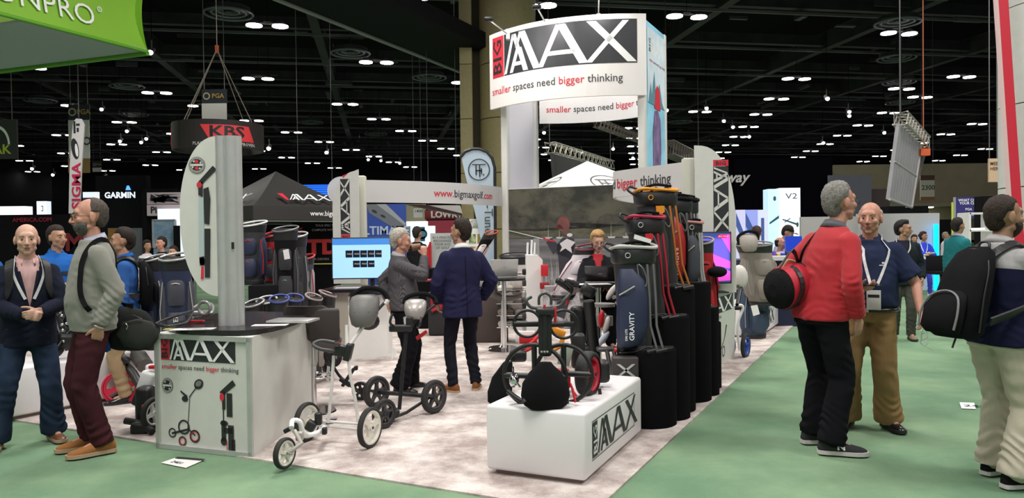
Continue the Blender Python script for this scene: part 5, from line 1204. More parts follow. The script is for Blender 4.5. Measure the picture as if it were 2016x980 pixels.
# ---- black three-wheel cart behind it
def cart_black():
    RR = G(855, 816); RL = G(742, 806); RR.z = RL.z = .012; FW = G(757, 846); FW.z = .012; mid = (RL+RR)/2; ad = (RR-RL).normalized()
    t = thing('push_cart', 'black three-wheel push cart with silver console in front of the striped-shirt man', 'golf cart', mid); h = V((0, 0, 1)); Rw = .147
    fwd = V((ad.y, -ad.x, 0)); wax = (ad*.9+fwd*.25).normalized()
    cl = RL+h*Rw; c2 = RR+h*Rw; cf = FW+h*.12
    for c in (cl, c2): wheel(t, c, wax, Rw, .05, rim=M('dark_rim', (.035, .035, .037), .4), spokes=5, rimR=.74)
    wheel(t, cf, wax, .12, .045, rim=MC['dark_rim'], spokes=5, rimR=.74)
    tubes(t, 'axle_bar', blackm, [[cl+ad*.03, c2-ad*.03]], .020); tubes(t, 'side_strut', blackm, [[c2-ad*.03, Q(800, 812, RR.y-.2), Q(775, 822, 6.3)]], .014)
    b = MB(); b.box(Q(770, 812, 6.35), (.13, .12, .06), Matrix.Rotation(.3, 3, 'Z'), bev=.012); b.tube([Q(760, 815, 6.3), cf+ad*.03], .02, n=8); b.box(Q(752, 830, 6.2), (.05, .05, .1), bev=.01); b.obj('front_fork', black, t)
    br = Q(800, 650, 6.75)
    tubes(t, 'main_tube', blackm, [[Q(786, 806, 6.6), br]], .017); 
    b = MB(); b.box(br+V((-.05, 0, .02)), (.20, .08, .06), bev=.012); b.box(br+V((.03, 0, .07)), (.06, .06, .1), bev=.01); b.tube(sm([br+V((-.10, -.02, .03)), br+V((-.13, -.08, .08)), br+V((-.11, -.06, .16))]), .012); b.tube(sm([br+V((.10, -.02, .03)), br+V((.13, -.08, .06)), br+V((.14, -.05, .12))]), .012); b.obj('bag_cradle', black, t)
    tubes(t, 'handle_tube', blackm, [[Q(806, 645, 6.75), Q(820, 628, 6.85), Q(856, 600, 6.95)], [Q(799, 648, 6.75), Q(797, 628, 6.85)]], .014); tubes(t, 'handle_tube', silverp, [[Q(799, 645, 6.77), Q(797, 625, 6.85)]], .015)
    tubes(t, 'handle_grip', blackf, [sm([Q(796, 598, 6.9), Q(800, 586, 6.92), Q(818, 579, 6.95), Q(840, 579, 6.98), Q(856, 588, 7.0), Q(858, 598, 6.97)])], .021)
    console(t, Q(818, 609, 6.85), (0.02, .4, .9), (1, .05, 0), (0, -.95, .25), .23, .19, M('console_silver', (.40, .37, .35), .35, .3), black)
    b = MB(); b.prism([Q(770, 690, 6.6), Q(777, 684, 6.6), Q(782, 694, 6.6), Q(771, 708, 6.6)], (0, 1, 0), .002); b.obj('price_tag', paper, t)
    b = MB(); b.prism([Q(818, 664, 6.9), Q(838, 650, 6.9), Q(842, 655, 6.9), Q(822, 670, 6.9)], (0, 1, .2), .015); b.obj('red_brake_lever', redp, t)
cart_black()
# ---- folded two-wheeled frame behind the stool
t = thing('push_cart', 'partly folded black cart frame with a spoked front wheel behind the bar stool', 'golf cart', G(690, 790))
wheel(t, G(711, 790)+V((0, 0, .10)), (.15, 1, 0), .09, .035, rim=black, spokes=6, rimR=.78); wheel(t, Q(655, 700, 7.2), (.6, 1, 0), .11, .035, rim=black, spokes=5)
tubes(t, 'frame_tube', blackm, [sm([Q(640, 690, 7.1), Q(664, 734, 7.1), Q(682, 752, 7.1), Q(706, 772, 7.1)])], .014)
b = MB(); b.box(Q(686, 742, 7.1), (.03, .06, .2), Matrix.Rotation(.6, 3, 'Y'), bev=.006); b.box(Q(680, 752, 7.1), (.12, .05, .04), Matrix.Rotation(.6, 3, 'Y'), bev=.01); b.box(Q(701, 724, 7.1), (.03, .05, .04), bev=.006); b.obj('fold_joint', black, t)
b = MB(); b.prism([Q(644, 720, 7.0), Q(650, 722, 7.0), Q(648, 752, 7.0), Q(641, 746, 7.0)], (0, 1, 0), .002); b.obj('price_tag', paper, t)
b = MB(); b.box(Q(646, 672, 7.2), (.22, .14, .18), Matrix.Rotation(.5, 3, 'Y'), bev=.04); b.obj('bag_bracket', M('brown_grey_plastic', (.09, .075, .07), .5), t)
# ---- bar stools
def bar_stool(c, seatz, f, label, mat, back=.42, w_=.42, group='dark shell bar stools'):
    c = V((c.x, c.y, .012)); t = thing('bar_stool', label, 'bar stool', c, math.atan2(-f.x, f.y), group)
    b = LMB(); b.cyl((0, 0, .0), (0, 0, .012), .20, .19, n=32); b.cyl((0, 0, .012), (0, 0, .05), .06, .03, n=20); b.obj('base_plate', chrome, t)
    b = LMB(); b.cyl((0, 0, .03), (0, 0, seatz-.25), .028, n=14); b.cyl((0, 0, seatz-.25), (0, 0, seatz-.03), .018, n=12); b.obj('column', chrome, t)
    b = LMB(); b.torus((0, .12, .30), (0, 0, 1), .13, .010, 24, 6); b.obj('footrest', chrome, t)
    b = LMB(); rings = []
    # bucket shell: seat curving into back
    prof = [(.20, .00, .19), (.10, -.015, .205), (-.05, -.01, .21), (-.15, .04, .205), (-.20, .14, .20), (-.225, .28, .19), (-.235, back, .16)]
    for y, z, hw in prof:
        row = []
        for k in range(9):
            x = -hw+2*hw*k/8; u = abs(x/hw)**2.5; row.append(V((x, y*w_/.42+u*.05*(1 if z > .05 else .2), seatz+z+u*.05*(1-min(1, max(0, z)/.2)))))
        rings.append(row)
    R2 = [[p for p in r]+[p+V((0, .0 if i < 3 else -.03, -.035 if i < 4 else 0)) for p in reversed(r)] for i, r in enumerate(rings)]
    b.loft(R2); b.obj('seat_shell', mat, t); return t
gshell = M('grey_shell', (.10, .085, .08), .5)
# near stool behind the counter: big upholstered back seen
c = G(618, 812); f = V((.35, .95, 0))
bar_stool(c, .66, -tocam(c, 4)*1.0 if False else V((0.05, 1, 0)), 'dark brown padded bar stool tucked behind the front counter', M('brown_leatherette', (.035, .026, .024), .6), back=.30, group=None)
b = MB(); b.box(Q(638, 638, c.y-.2), (.26, .06, .28), bev=.035); b.top('stool_cushion', MC['brown_leatherette'], 'squared dark brown backrest cushion hooked on the bar stool by the counter', 'cushion') if False else None
# replace the shell back by a square padded one
st_ = [o for o in COL.objects if o.name.startswith('bar_stool')][-1]
b = MB(); b.box(Q(638, 639, c.y-.22), (.27, .055, .285), Matrix.Rotation(-.06, 3, 'Z'), bev=.03); b.obj('back_cushion', MC['brown_leatherette'], st_)
bar_stool(G(990, 686), .70, V((.95, .35, 0)), 'grey shell bar stool at the small table with the open silver laptop', gshell, back=.36)
bar_stool(G(962, 668), .64, V((.4, .9, 0)), 'low round-seated bar stool behind the navy suit', M('grey_fabric', (.16, .145, .14), .8), back=.16)
s_ = V((Q(1176, 500, 9.0).x, 9.0, 0)); bar_stool(s_, .76, tocam(s_, 6), 'bar stool under the seated blonde woman', gshell, back=.2)
# tables
def bar_table(c, h, r, label, legm=chrome):
    c = V((c.x, c.y, .012)); t = thing('bar_table', label, 'table', c)
    b = MB(); b.cyl(c, c+V((0, 0, .015)), .22, n=28); b.cyl(c+V((0, 0, .01)), c+V((0, 0, h-.03)), .03, n=14); b.obj('pedestal', legm, t)
    b = MB(); b.cyl(c+V((0, 0, h-.04)), c+V((0, 0, h-.012)), r, n=36); b.obj('table_top', M('black_worktop'), t); return t, c+V((0, 0, h-.012))
T1, c1 = bar_table(V((Q(992, 560, 10.2).x, 10.2, 0)), 1.0, .38, 'round black-topped bar table holding the open silver laptop'); T2, c2_ = bar_table(V((Q(1178, 560, 8.35).x, 8.35, 0)), 1.03, .40, 'round black-topped bar table in front of the blonde woman')
def laptop(c, f, w_, label, lid, screen=None, open_=105):
    t = thing('laptop', label, 'laptop', c, math.atan2(-f[0], f[1]))
    b = LMB(); b.box((0, 0, .009), (w_, w_*.68, .014), bev=.004); b.obj('keyboard_deck', alu, t)
    b = LMB(); b.box((0, 0, .0168), (w_*.85, w_*.32, .0015)); b.obj('keys', black, t)
    a = math.radians(open_-90); R = Matrix.Rotation(-a, 3, 'X'); c0 = V((0, w_*.34, .018)); b = LMB(); b.box(c0+R @ V((0, 0, w_*.33)), (w_, .008, w_*.66), R, bev=.003); l_ = b.obj('lid', lid, t)
    b = LMB(); b.box(c0+R @ V((0, -.0052, w_*.33)), (w_*.92, .001, w_*.56), R); b.obj('screen', screen or M('screen_dim', (.05, .06, .08), .2, emit=.4, ecol=(.3, .4, .6)), l_)
    b = LMB(); b.box(c0+R @ V((0, .0052, w_*.35)), (w_*.12, .001, w_*.02), R); b.obj('lid_emblem', M('emblem_grey', (.3, .3, .3), .3), l_); return t
laptop(c1+V((-.02, -.05, .001)), tocam(c1, 12), .36, 'silver laptop open on the small bar table, lid to the aisle', alu)
laptop(c2_+V((.02, .0, .001)), tocam(c2_, 0), .33, 'black laptop open in front of the blonde woman', M('laptop_black', (.02, .015, .018), .25), open_=128)
b = MB(); b.box(c2_+V((-.1, -.28, .004)), (.38, .2, .004), Matrix.Rotation(.1, 3, 'Z')); b.top('paper_sheet', paper, 'white paper sheet on the woman\'s bar table', 'paper')
b = MB(); b.box(c1+V((-.26, .0, .05)), (.05, .05, .09), bev=.012); b.top('small_carton', paper, 'small white carton beside the silver laptop', 'box')
# laptop and papers on the front counter
cs = G(585, 634, cz); t = thing('laptop', 'closed silver laptop on the right end of the front counter', 'laptop', cs)
b = MB(); b.box(cs+V((-.03, 0, .012)), (.34, .24, .012), Matrix.Rotation(-.12, 3, 'Z'), bev=.004); b.obj('base', alu, t); b = MB(); b.box(cs+V((-.03, 0, .021)), (.34, .24, .006), Matrix.Rotation(-.12, 3, 'Z'), bev=.002); b.obj('lid', silverp, t)
for px, py, w_, d_, a, lab, m_ in ((380, 648, .30, .12, .08, 'white price list lying at the left end of the front counter', paper), (532, 640, .26, .10, .02, 'white leaflet between the sign post and the closed laptop', paper), (333, 648, .07, .08, .2, 'small yellow note at the left end of the counter', M('yellow_paper', (.6, .55, .2), .7))):
    p = G(px, py, cz); b = MB(); b.box(p+V((0, 0, .002)), (w_, d_, .002), Matrix.Rotation(a, 3, 'Z')); t = b.top('paper_sheet', m_, lab, 'paper', loc=p)
    if 'price' in lab:
        for k in range(3): b = MB(); b.box(p+V((-.02+.05*k, .03-.03*k, .0034)), (.14, .012, .0006), Matrix.Rotation(a, 3, 'Z')); b.obj('print_line', pk, t)
# folded cart handle & frames on the counter, left of the post
t = thing('folded_push_cart', 'dark folded push cart lying on the front counter left of the sign post', 'golf cart', G(370, 630, cz))
z = cz+.025
tubes(t, 'handle_tube', M('dark_metal', (.05, .05, .05), .3, .6), [sm([G(306, 638, z), G(318, 632, z+.01), G(345, 622, z+.03), G(372, 614, z+.03), G(392, 610, z+.02)]), sm([G(306, 638, z), G(330, 642, z), G(365, 636, z), G(378, 620, z+.02), G(394, 612, z+.03)])], .012)
b = MB(); b.torus(G(402, 606, z+.09), (.2, 1, 0), .05, .012, 20, 6); b.box(G(400, 616, z+.03), (.14, .08, .04), bev=.01); b.tube(sm([G(380, 606, z+.05), G(400, 596, z+.07), G(418, 600, z+.07), G(416, 616, z+.04), G(390, 618, z+.02)]), .011); b.obj('frame', silverp, t)
b = MB(); b.box(G(385, 632, z-.01), (.13, .05, .016), bev=.004); b.obj('red_base', redp, t)
# ---------------------------------------------------------------- golf bags
def golf_bag(label, base, H, r, tilt=(0, 0), turn=0, col=None, trim=None, panel=None, pocket=None, name='golf_bag', group='golf bags', logo_=None, logoc=None, stand=False, standc=None, rimc=None, oval=.82, pockets=True, strap=None, clubs=False, parent_loc=None):
    t = thing(name, label, 'golf bag', base, turn, group)
    bx, by = tilt; col = col or blackf; trim = trim or alu; panel = panel or col; rimc = rimc or trim
    def A(x, y, z): return V((x+bx*z, y+by*z, z))
    def ring(z, rr, ov=oval, n=24, ox=0, oy=0): return [A(ox+rr*math.cos(a), oy+rr*ov*math.sin(a), z) for a in [2*math.pi*k/n for k in range(n)]]
    b = LMB(); b.loft([ring(.0, r*.80), ring(.02, r*.92), ring(H*.35, r*.90), ring(H*.6, r*.95), ring(H*.88, r*1.0), ring(H*.9, r*1.0)]); b.obj('bag_body', col, t)
    b = LMB(); b.loft([ring(-.0, r*.9), ring(.055, r*.95), ring(.06, r*.93)]); b.obj('base_boot', black, t)
    b = LMB(); b.loft([ring(H*.86, r*1.02), ring(H*.96, r*1.10), ring(H, r*1.14), ring(H*.985, r*1.0), ring(H*.97, r*.96)]); cl = b.obj('top_collar', M('collar_black', (.018, .018, .02), .4), t)
    b = LMB(); pts = ring(H*1.0, r*1.13, n=24); b.tube([p+V((0, 0, .035*math.sin(2*math.pi*k/24+.5))) for k, p in enumerate(pts)], .011, n=6, closed=True); b.obj('rim', rimc, cl)
    b = LMB()
    for x in (-.35, 0, .35): b.tube([A(x*r, -r*.8*(1-abs(x)), H*.99), A(x*r, r*.8*(1-abs(x)), H*.99)], .008, n=5)
    b.tube([A(-r*.95, 0, H*.99), A(r*.95, 0, H*.99)], .008, n=5); b.obj('divider', blackf, cl)
    if pockets:
        b = LMB(); b.loft([ring(.10, r*.50, .75, 16, 0, -r*.62), ring(.13, r*.62, .7, 16, 0, -r*.66), ring(H*.36, r*.62, .7, 16, 0, -r*.68), ring(H*.43, r*.5, .5, 16, 0, -r*.66)]); pk_ = b.obj('front_pocket', pocket or panel, t)
        b = LMB(); b.tube([A(x*r*.55, -r*(.66+.42*(1-abs(x)**2)), H*(.385-.07*x*x)) for x in (-1, -.6, 0, .6, 1)], .006, n=5); b.obj('zip', trim, pk_)
        for sd in (-1, 1):
            b = LMB(); b.loft([ring(H*.14, r*.30, 1.0, 12, sd*r*.78, -r*.1), ring(H*.2, r*.36, 1.2, 12, sd*r*.80, -r*.1), ring(H*.68, r*.34, 1.2, 12, sd*r*.80, -r*.1), ring(H*.78, r*.2, 1.0, 12, sd*r*.75, -r*.1)]); q = b.obj('side_pocket', panel, t)
            b = LMB(); b.tube([A(sd*r*1.0, -r*.45, H*.18), A(sd*r*1.06, -r*.5, H*.45), A(sd*r*.86, -r*.52, H*.74)], .006, n=5); b.obj('piping', trim, q)
        b = LMB(); b.loft([ring(H*.5, r*.5, .6, 14, 0, -r*.55), ring(H*.54, r*.58, .6, 14, 0, -r*.58), ring(H*.72, r*.58, .55, 14, 0, -r*.6), ring(H*.77, r*.45, .4, 14, 0, -r*.6)]); q = b.obj('upper_pocket', panel, t)
        b = LMB(); b.tube([A(x*r*.5, -r*(.6+.34*(1-x*x)), H*(.73-.03*x*x)) for x in (-1, -.5, 0, .5, 1)], .006, n=5); b.obj('zip', trim, q)
    if stand:
        sc = standc or alu
        for sd in (-1, 1):
            b = LMB(); b.tube([A(sd*r*.7, -r*.9, H*.88), A(sd*r*1.15, -r*1.25, H*.45), A(sd*r*1.25, -r*1.3, .03)], .011, n=6); b.obj('stand_leg', sc, t)
        b = LMB(); b.tube([A(-r*1.2, -r*1.3, .05), A(0, -r*.9, .02), A(r*1.2, -r*1.3, .05)], .008, n=6); b.obj('stand_foot', sc, t)
    if strap:
        b = LMB(); b.tube([A(r*.6, r*.6, H*.86), A(r*1.3, r*.8, H*.7), A(r*1.5, r*.7, H*.45), A(r*.9, r*.6, H*.25)], .016, n=6, flat=.4); b.obj('shoulder_strap', strap, t)
    if logo_:
        zc = .10 if not logo_.startswith('_') else .3
        f = lambda s_, t_, n=0: WM[t.name] @ A(-.0+t_*1.0, -r*(oval*.9 if not pockets else 1.06)-n-.01, H*.14+s_)
        vs, fs = text2d(logo_, .05 if not pockets else .04, 'LEFT', .02, 1, 2); decal('lettering', t, logoc or lwhite, vs, fs, lambda s_, t_, n=0: WM[t.name] @ A(.02-t_, -r*(oval*.9+.05 if not pockets else 1.12)-n-.004, H*.14+s_), .002)
    return t
navyb = M('navy_bag', (.018, .026, .065), .55, bump=.1, bscale=40, var=.15); redb = M('red_bag', (.42, .012, .018), .5, bump=.1, bscale=40); greyb = M('grey_bag', (.30, .27, .24), .7, var=.08); dgb = M('charcoal_bag', (.03, .03, .033), .7, var=.1)
orange = M('orange_trim', (.75, .28, .02), .4); offw = M('offwhite_bag', (.60, .56, .53), .6)
stl = M('stand_grey', (.22, .22, .23), .35, .6)
def at_ground(px, py, z=.012): p = G(px, py, z); return p
turnc = lambda p, a=0: math.atan2(p[0], -p[1])*0+(-math.atan2(p[0], p[1]))+math.radians(a)
# bags along the pedestals -------------------------------------------------
def bag_px(label, px, pb, pt, Y, wpx, **k):
    p = Q(px, pb, Y); q = Q(px+k.pop('dx', 0), pt, Y); H = q.z-p.z; r = wpx/2/1500*Y
    return golf_bag(label, p, H, r, tilt=((q.x-p.x)/H, k.pop('ty', 0)), turn=k.pop('turn', 0), **k)
z1_ = PED[0][2]
def stand_bag(label, px, pb, pt, Y, wpx, H0, pouch, trimm, straps, letter=None, dxf=0, tagw=False, sub=None, group='stand bags on the black pedestals', turn=.12, pouchw=.5, shield=None):
    """slim stand bag: boxy black collar with round emblem, coloured pouch on the left, grey spine and legs on the right"""
    p = Q(px, pb, Y); q = Q(px+dxf, pt, Y); H = q.z-p.z; W = wpx/1500*Y; t = thing('golf_bag', label, 'golf bag', p, turn, group); bx = (q.x-p.x)/H
    A = lambda x, y, z: V((x*W+bx*z*H, y*W, z*H))
    def sq(z, x0, x1, y0, y1, n=20, pw=.6):
        out = []
        for k in range(n):
            a = 2*math.pi*k/n; c, s_ = math.cos(a), math.sin(a); out.append(A((x0+x1)/2+(x1-x0)/2*math.copysign(abs(c)**pw, c), (y0+y1)/2+(y1-y0)/2*math.copysign(abs(s_)**pw, s_), z))
        return out
    b = LMB(); b.loft([sq(.02, -.30, .42, -.3, .35), sq(.3, -.32, .40, -.32, .35), sq(.7, -.38, .42, -.35, .38), sq(.86, -.42, .44, -.38, .4)]); b.obj('bag_body', dgb, t)
    b = LMB(); b.loft([sq(.0, -.34, .46, -.34, .4), sq(.05, -.34, .46, -.34, .4), sq(.06, -.30, .42, -.3, .36)]); b.obj('base_boot', black, t)
    b = LMB(); b.loft([sq(.80, -.42, .48, -.38, .4), sq(.82, -.46, .52, -.42, .44), sq(.93, -.47, .53, -.43, .45), sq(.94, -.45, .51, -.41, .43)]); cl = b.obj('top_collar', M('collar_black', (.018, .018, .02), .4), t)
    b = LMB(); rim = []
    for k in range(24):
        a = 2*math.pi*k/24; c, s_ = math.cos(a), math.sin(a); rim.append(A(.03+.50*math.copysign(abs(c)**.6, c), .01+.45*math.copysign(abs(s_)**.6, s_), .955+.018*math.sin(a*2)+.012*(c)))
    b.tube(rim, .014, n=7, closed=True); b.obj('rim', trimm, cl)
    b = LMB(); b.torus(A(-.22, -.44, .88), (0, 1, 0), .020, .004, 20, 5); b.obj('emblem', alu if trimm.name.startswith('rim') else trimm, cl)
    b = LMB()
    for x in (-.2, .05, .3): b.tube([A(x, -.4, .955), A(x, 0, .985), A(x, .4, .955)], .009, n=5)
    b.tube([A(-.4, -.1, .96), A(.45, .1, .97)], .009, n=5); b.tube(sm([A(-.4, -.3, .96), A(-.1, -.42, 1.0), A(.3, -.40, .985)]), .012, n=6); b.obj('divider', blackf, cl)
    b = LMB(); b.tube(sm([A(-.46, -.1, .9), A(-.66, -.1, .955), A(-.60, -.05, .99), A(-.42, -.1, .965)]), .010, n=6); b.obj('hook_handle', black, cl)
    b = LMB(); w1 = pouchw; b.loft([sq(.06, -.42, -.42+w1*.5, -.52, -.2, pw=.8), sq(.09, -.47, -.42+w1*.8, -.60, -.2, pw=.8), sq(.25, -.49, -.40+w1, -.66, -.2, pw=.8), sq(.5, -.46, -.38+w1, -.62, -.2, pw=.8), sq(.66, -.44, -.40+w1*.9, -.56, -.2, pw=.8), sq(.76, -.38, -.42+w1*.6, -.42, -.2, pw=.8)]); po = b.obj('pouch', pouch, t)
    b = LMB(); b.tube([A(-.45, -.54, .53), A(-.30, -.64, .57), A(-.12, -.62, .61)], .006, n=5); b.obj('zip', M('zip_pale', (.4, .42, .32), .5), po)
    if letter:
        vs, fs = text2d(letter, .040, 'LEFT', .02, 1, 2); fm2 = lambda s_, t_, n=0: WM[t.name] @ (A(-.16, -.675, .13)+V((-t_, -n, s_))); decal('lettering', po, lwhite, vs, fs, fm2, .004)
        if sub: vs, fs = text2d(sub, .018, 'LEFT', .02, 1, 2); decal('lettering', po, lwhite, [(a, b_+.055) for a, b_ in vs], fs, fm2, .004)
    for k, (x0_, x1_) in enumerate(((.22, .20), (.36, .34))):
        b = LMB(); b.tube([A(x0_, -.44, .80), A(x0_+.03, -.50, .5), A(x1_+.06, -.52, .25), A(x1_+.20, -.55, .03)], .0105, n=6); b.obj('stand_leg', straps[k % len(straps)], t)
    b = LMB(); b.tube(sm([A(.0, -.42, .80), A(.03, -.46, .68), A(.15, -.48, .60), A(.20, -.48, .66), A(.12, -.46, .76), A(.02, -.44, .80)]), .0065, n=5); b.obj('carry_loop', stl, t)
    b = LMB()
    for x in (.25, .45): b.cyl(A(x-.12, -.62, .02), A(x+.16, -.56, .035), .020, n=10)
    b.tube(sm([A(-.4, -.3, .0), A(-.1, -.5, .02), A(.2, -.5, .06), A(.3, -.5, .03)]), .008, n=5); b.obj('stand_foot', black, t)
    if shield:
        P = [(-.10, .80), (.10, .80), (.10, .745), (0, .715), (-.10, .745)]
        b = LMB(); b.prism([A(x-.02, -.45, z) for x, z in P], (0, -1, 0), .012); b.obj('shield_patch', shield, t)
    if tagw: b = LMB(); b.prism([A(-.10, -.50, 1.03), A(.30, -.45, .985), A(.32, -.45, 1.02), A(-.08, -.50, 1.07)], (0, -1, 0), .002); b.obj('swing_tag', paper, t)
    return t
rimp = M('rim_pale', (.5, .49, .47), .4)
stand_bag('navy stand bag with pale rim and white lettering, nearest on the pedestals', 1246, 690, 476, PED[0][0].y-.02, 86, 0, navyb, rimp, [stl], letter='GRAVITY', sub='DRI LITE', dxf=-2, tagw=True, pouchw=.62)
stand_bag('black stand bag with dark red rim and red shield behind the navy bag', 1278, 627, 418, PED[1][0].y, 74, 0, dgb, M('rim_crimson', (.35, .012, .05), .4), [M('strap_red', (.35, .01, .03), .5)], dxf=-12, shield=redp)
stand_bag('black stand bag with orange rim and orange shield, tallest on the pedestals', 1300, 569, 366, PED[2][0].y, 82, 0, dgb, orange, [M('dark_orange_strap', (.4, .13, .02), .5)], dxf=-14, shield=orange)
stand_bag('glossy red stand bag with white lettering right of the orange-rimmed bag', 1332, 562, 384, PED[2][0].y+.5, 62, 0, redb, blackf, [stl, stl], letter='HEAVEN 6', dxf=-4, pouchw=.55)
stand_bag('slimmer red and charcoal stand bag with silver legs, second red from the left', 1352, 562, 386, PED[3][0].y+.35, 50, 0, redb, blackf, [alu], dxf=-6, letter='HEAVEN 6', pouchw=.5)
stand_bag('slate stand bag with pale pink rim in front of the right post', 1364, 562, 432, PED[3][0].y+.02, 34, 0, M('slate_bag', (.05, .055, .07), .6), M('rim_pink', (.5, .22, .22), .4), [alu], pouchw=.7)
bag_px('bright red stand bag with grey rim beside the pink screen', 1394, 640, 474, PED[5][0].y, 40, dx=-12, col=redb, panel=redb, trim=blackf, rimc=M('rim_grey', (.3, .28, .27), .4), pockets=True, strap=M('strap_red'), group='stand bags on the black pedestals', logo_='MAY')
b = MB(); b.ball(Q(1412, 535, PED[5][0].y-.15), (.10, .09, .055)); b.top('black_pouch', blackf, 'black rounded pouch clipped to the bright red bag', 'bag')
# left side bags ----------------------------------------------------------
PB = Q(318, 632, 7.0)
for args in [dict(label='navy cart bag with grey piping left of the tall half-round sign', px=350, pb=640, pt=505, Y=7.1, w=56, col=navyb, panel=M('navy_grey_bag', (.06, .06, .08), .5), trim=alu, logo_='DRI LITE', turn=.3),
             dict(label='dark navy cart bag half hidden at the left of the other navy bag', px=303, pb=636, pt=508, Y=7.5, w=42, col=navyb, panel=navyb, trim=alu, turn=-.2),
             ]:
    p = Q(args['px'], args['pb'], args['Y']); q = Q(args['px'], args['pt'], args['Y'])
    golf_bag(args['label'], V((p.x, p.y, q.z-.90)), .90, args['w']/2/1500*args['Y'], col=args['col'], panel=args['panel'], trim=args['trim'], logo_=args.get('logo_'), turn=args['turn'], group='navy cart bags behind the counter')
# rear left display: bags under the canopy
def bag_floor(label, px, ptop, Y, wpx, H=.9, zb=None, **k):
    q = Q(px, ptop, Y); H = H; return golf_bag(label, V((q.x, Y, q.z-H)), H, wpx/2/1500*Y, **k)
bag_floor('black and navy cart bag with red trim and white rim under the black canopy', 497, 440, 9.0, 50, H=.72, col=dgb, panel=navyb, trim=redp, rimc=paper, turn=-.1, group='cart bags under the canopy')
bag_floor('red strapped grey bag between the trimmed bag and the dark hanging bags', 531, 462, 9.3, 28, H=.62, col=redb, panel=M('slate_bag'), trim=redp, group='cart bags under the canopy')
bag_floor('black bag with a white swing tag under the canopy', 562, 450, 8.8, 44, H=.95, col=blackf, panel=dgb, trim=stl, rimc=stl, turn=.15, group='cart bags under the canopy')
bag_floor('black and grey bag right of the tagged bag', 582, 462, 9.1, 40, H=.98, col=dgb, panel=dgb, trim=alu, rimc=alu, turn=.3, group='cart bags under the canopy')
bag_floor('pale grey and red striped bag at the right end under the canopy', 602, 506, 9.3, 30, H=.62, col=M('slate_bag'), panel=M('pale_grey_bag', (.35, .33, .35), .6), trim=redp, group='cart bags under the canopy')
b = MB(); b.prism([Q(557, 492, 8.55), Q(568, 490, 8.55), Q(571, 509, 8.55), Q(560, 511, 8.55)], (0, 1, 0), .003); b.top('swing_tag', paper, 'white swing tag on the black bag under the canopy', 'tag')
for i, (px, py, Y, lab, m_) in enumerate([(500, 596, 7.6, 'short black and silver bag tops standing left behind the counter', silverp), (525, 590, 7.8, 'black-rimmed bag top second from left behind the counter', alu), (550, 588, 7.6, 'blue-rimmed bag top with a white and red pocket behind the counter', M('blue_rim', (.03, .05, .25), .4)), (580, 586, 7.9, 'blue-rimmed bag top next to the striped pocket', MC['blue_rim']) , (618, 584, 8.1, 'taupe-rimmed bag top left of the grey stool back', M('taupe_rim', (.30, .22, .20), .4)), (645, 578, 8.3, 'taupe-rimmed bag top nearest the monitor counter', MC['taupe_rim'])]):
    q = Q(px, py, Y); golf_bag(lab, V((q.x, Y, max(.02, q.z-.84))), .84, 17/1500*Y, col=dgb, panel=[dgb, greyb, MC['pale_grey_bag']][i % 3], trim=[alu, redp][i % 2], rimc=m_, turn=.4*i, group='bag tops behind the front counter')
for (px, py, w_, h_, Y, lab) in ((535, 572, 72, 50, 8.7, 'black display cube carrying the trimmed cart bag'),):
    q = Q(px-10, py, Y); b = MB(); hh = q.z+.06; b.box((q.x, Y+.2, hh/2+.0), (.42, .42, hh), bev=.01); b.top('display_cube', blackf, lab, 'pedestal')
# ================================================================ FOLDED CARTS ON THE FRONT PLINTH
def hoop(t, c, ax_, R, r, mat, label=None, spokes=2, name='wheel', n=36, bar=.03):
    b = MB(); b.torus(c, ax_, R, r, n, 8); w_ = b.obj(name, mat, t, label)
    b = MB(); Q_ = V(ax_).to_track_quat('Z', 'Y').to_matrix()
    for k in range(spokes):
        a = math.pi*k/spokes*(2 if spokes > 2 else 1); d = Q_ @ V((math.cos(a), math.sin(a), 0))
        b.tube([c, c+d*R], bar*.5, n=6); 
        if spokes == 2: b.tube([c, c-d*R], bar*.5, n=6)
    b.obj('spoke', mat, w_); return w_
Z0 = .462; N_, E1, E2 = PLN
rimred = M('wheel_red', (.50, .012, .045), .45)
fc = G(1078, 797, Z0)
t = thing('folded_push_cart', 'black folded cart with two big hoop wheels, facing out on the front plinth', 'golf cart', fc)
Yp = fc.y
hoop(t, Q(1062, 740, Yp+.02)+V((-.03, 0, 0)), (.25, 1, .05), .205, .014, black, bar=.04); hoop(t, Q(1104, 735, Yp+.12)+V((.02, 0, 0)), (.35, 1, 0), .19, .014, black, bar=.04)
hoop(t, Q(1038, 637, Yp+.12), (0, 1, 0), .088, .010, black, spokes=1, bar=.04); hoop(t, Q(1110, 638, Yp+.12), (0, 1, 0), .092, .010, black, spokes=1, bar=.04)
b = MB(); b.box(Q(1038, 638, Yp+.12), (.165, .02, .034), bev=.008); b.box(Q(1106, 638, Yp+.12), (.165, .02, .034), bev=.008); b.obj('wheel_bar', black, t)
b = MB(); rings = []
for z_, w_, d_ in ((.0, .09, .03), (.03, .135, .05), (.09, .155, .065), (.17, .145, .07), (.24, .10, .06), (.28, .055, .045), (.30, .04, .03)):
    c = Q(1074, 797, Yp-.10)+V((0, 0, z_-.03)); rings.append([c+V((math.cos(a)*w_, math.sin(a)*d_, 0)) for a in [2*math.pi*k/24 for k in range(24)]])
b.loft(rings); po = b.obj('cover_pouch', blackf, t)
b = MB(); 
for dx in (-.03, 0, .03): b.box(Q(1072, 692, Yp-.165)+V((dx*.6, 0, 0)), (.012, .006, .010), Matrix.Rotation(.4, 3, 'Y'))
b.obj('emblem', alu, po)
b = MB(); b.box(Q(1073, 655, Yp-.02), (.085, .06, .30), bev=.02); b.box(Q(1073, 612, Yp-.04), (.12, .08, .05), bev=.018); b.cyl(Q(1073, 697, Yp-.05), Q(1073, 620, Yp-.05), .018, n=10); b.obj('mast', black, t)
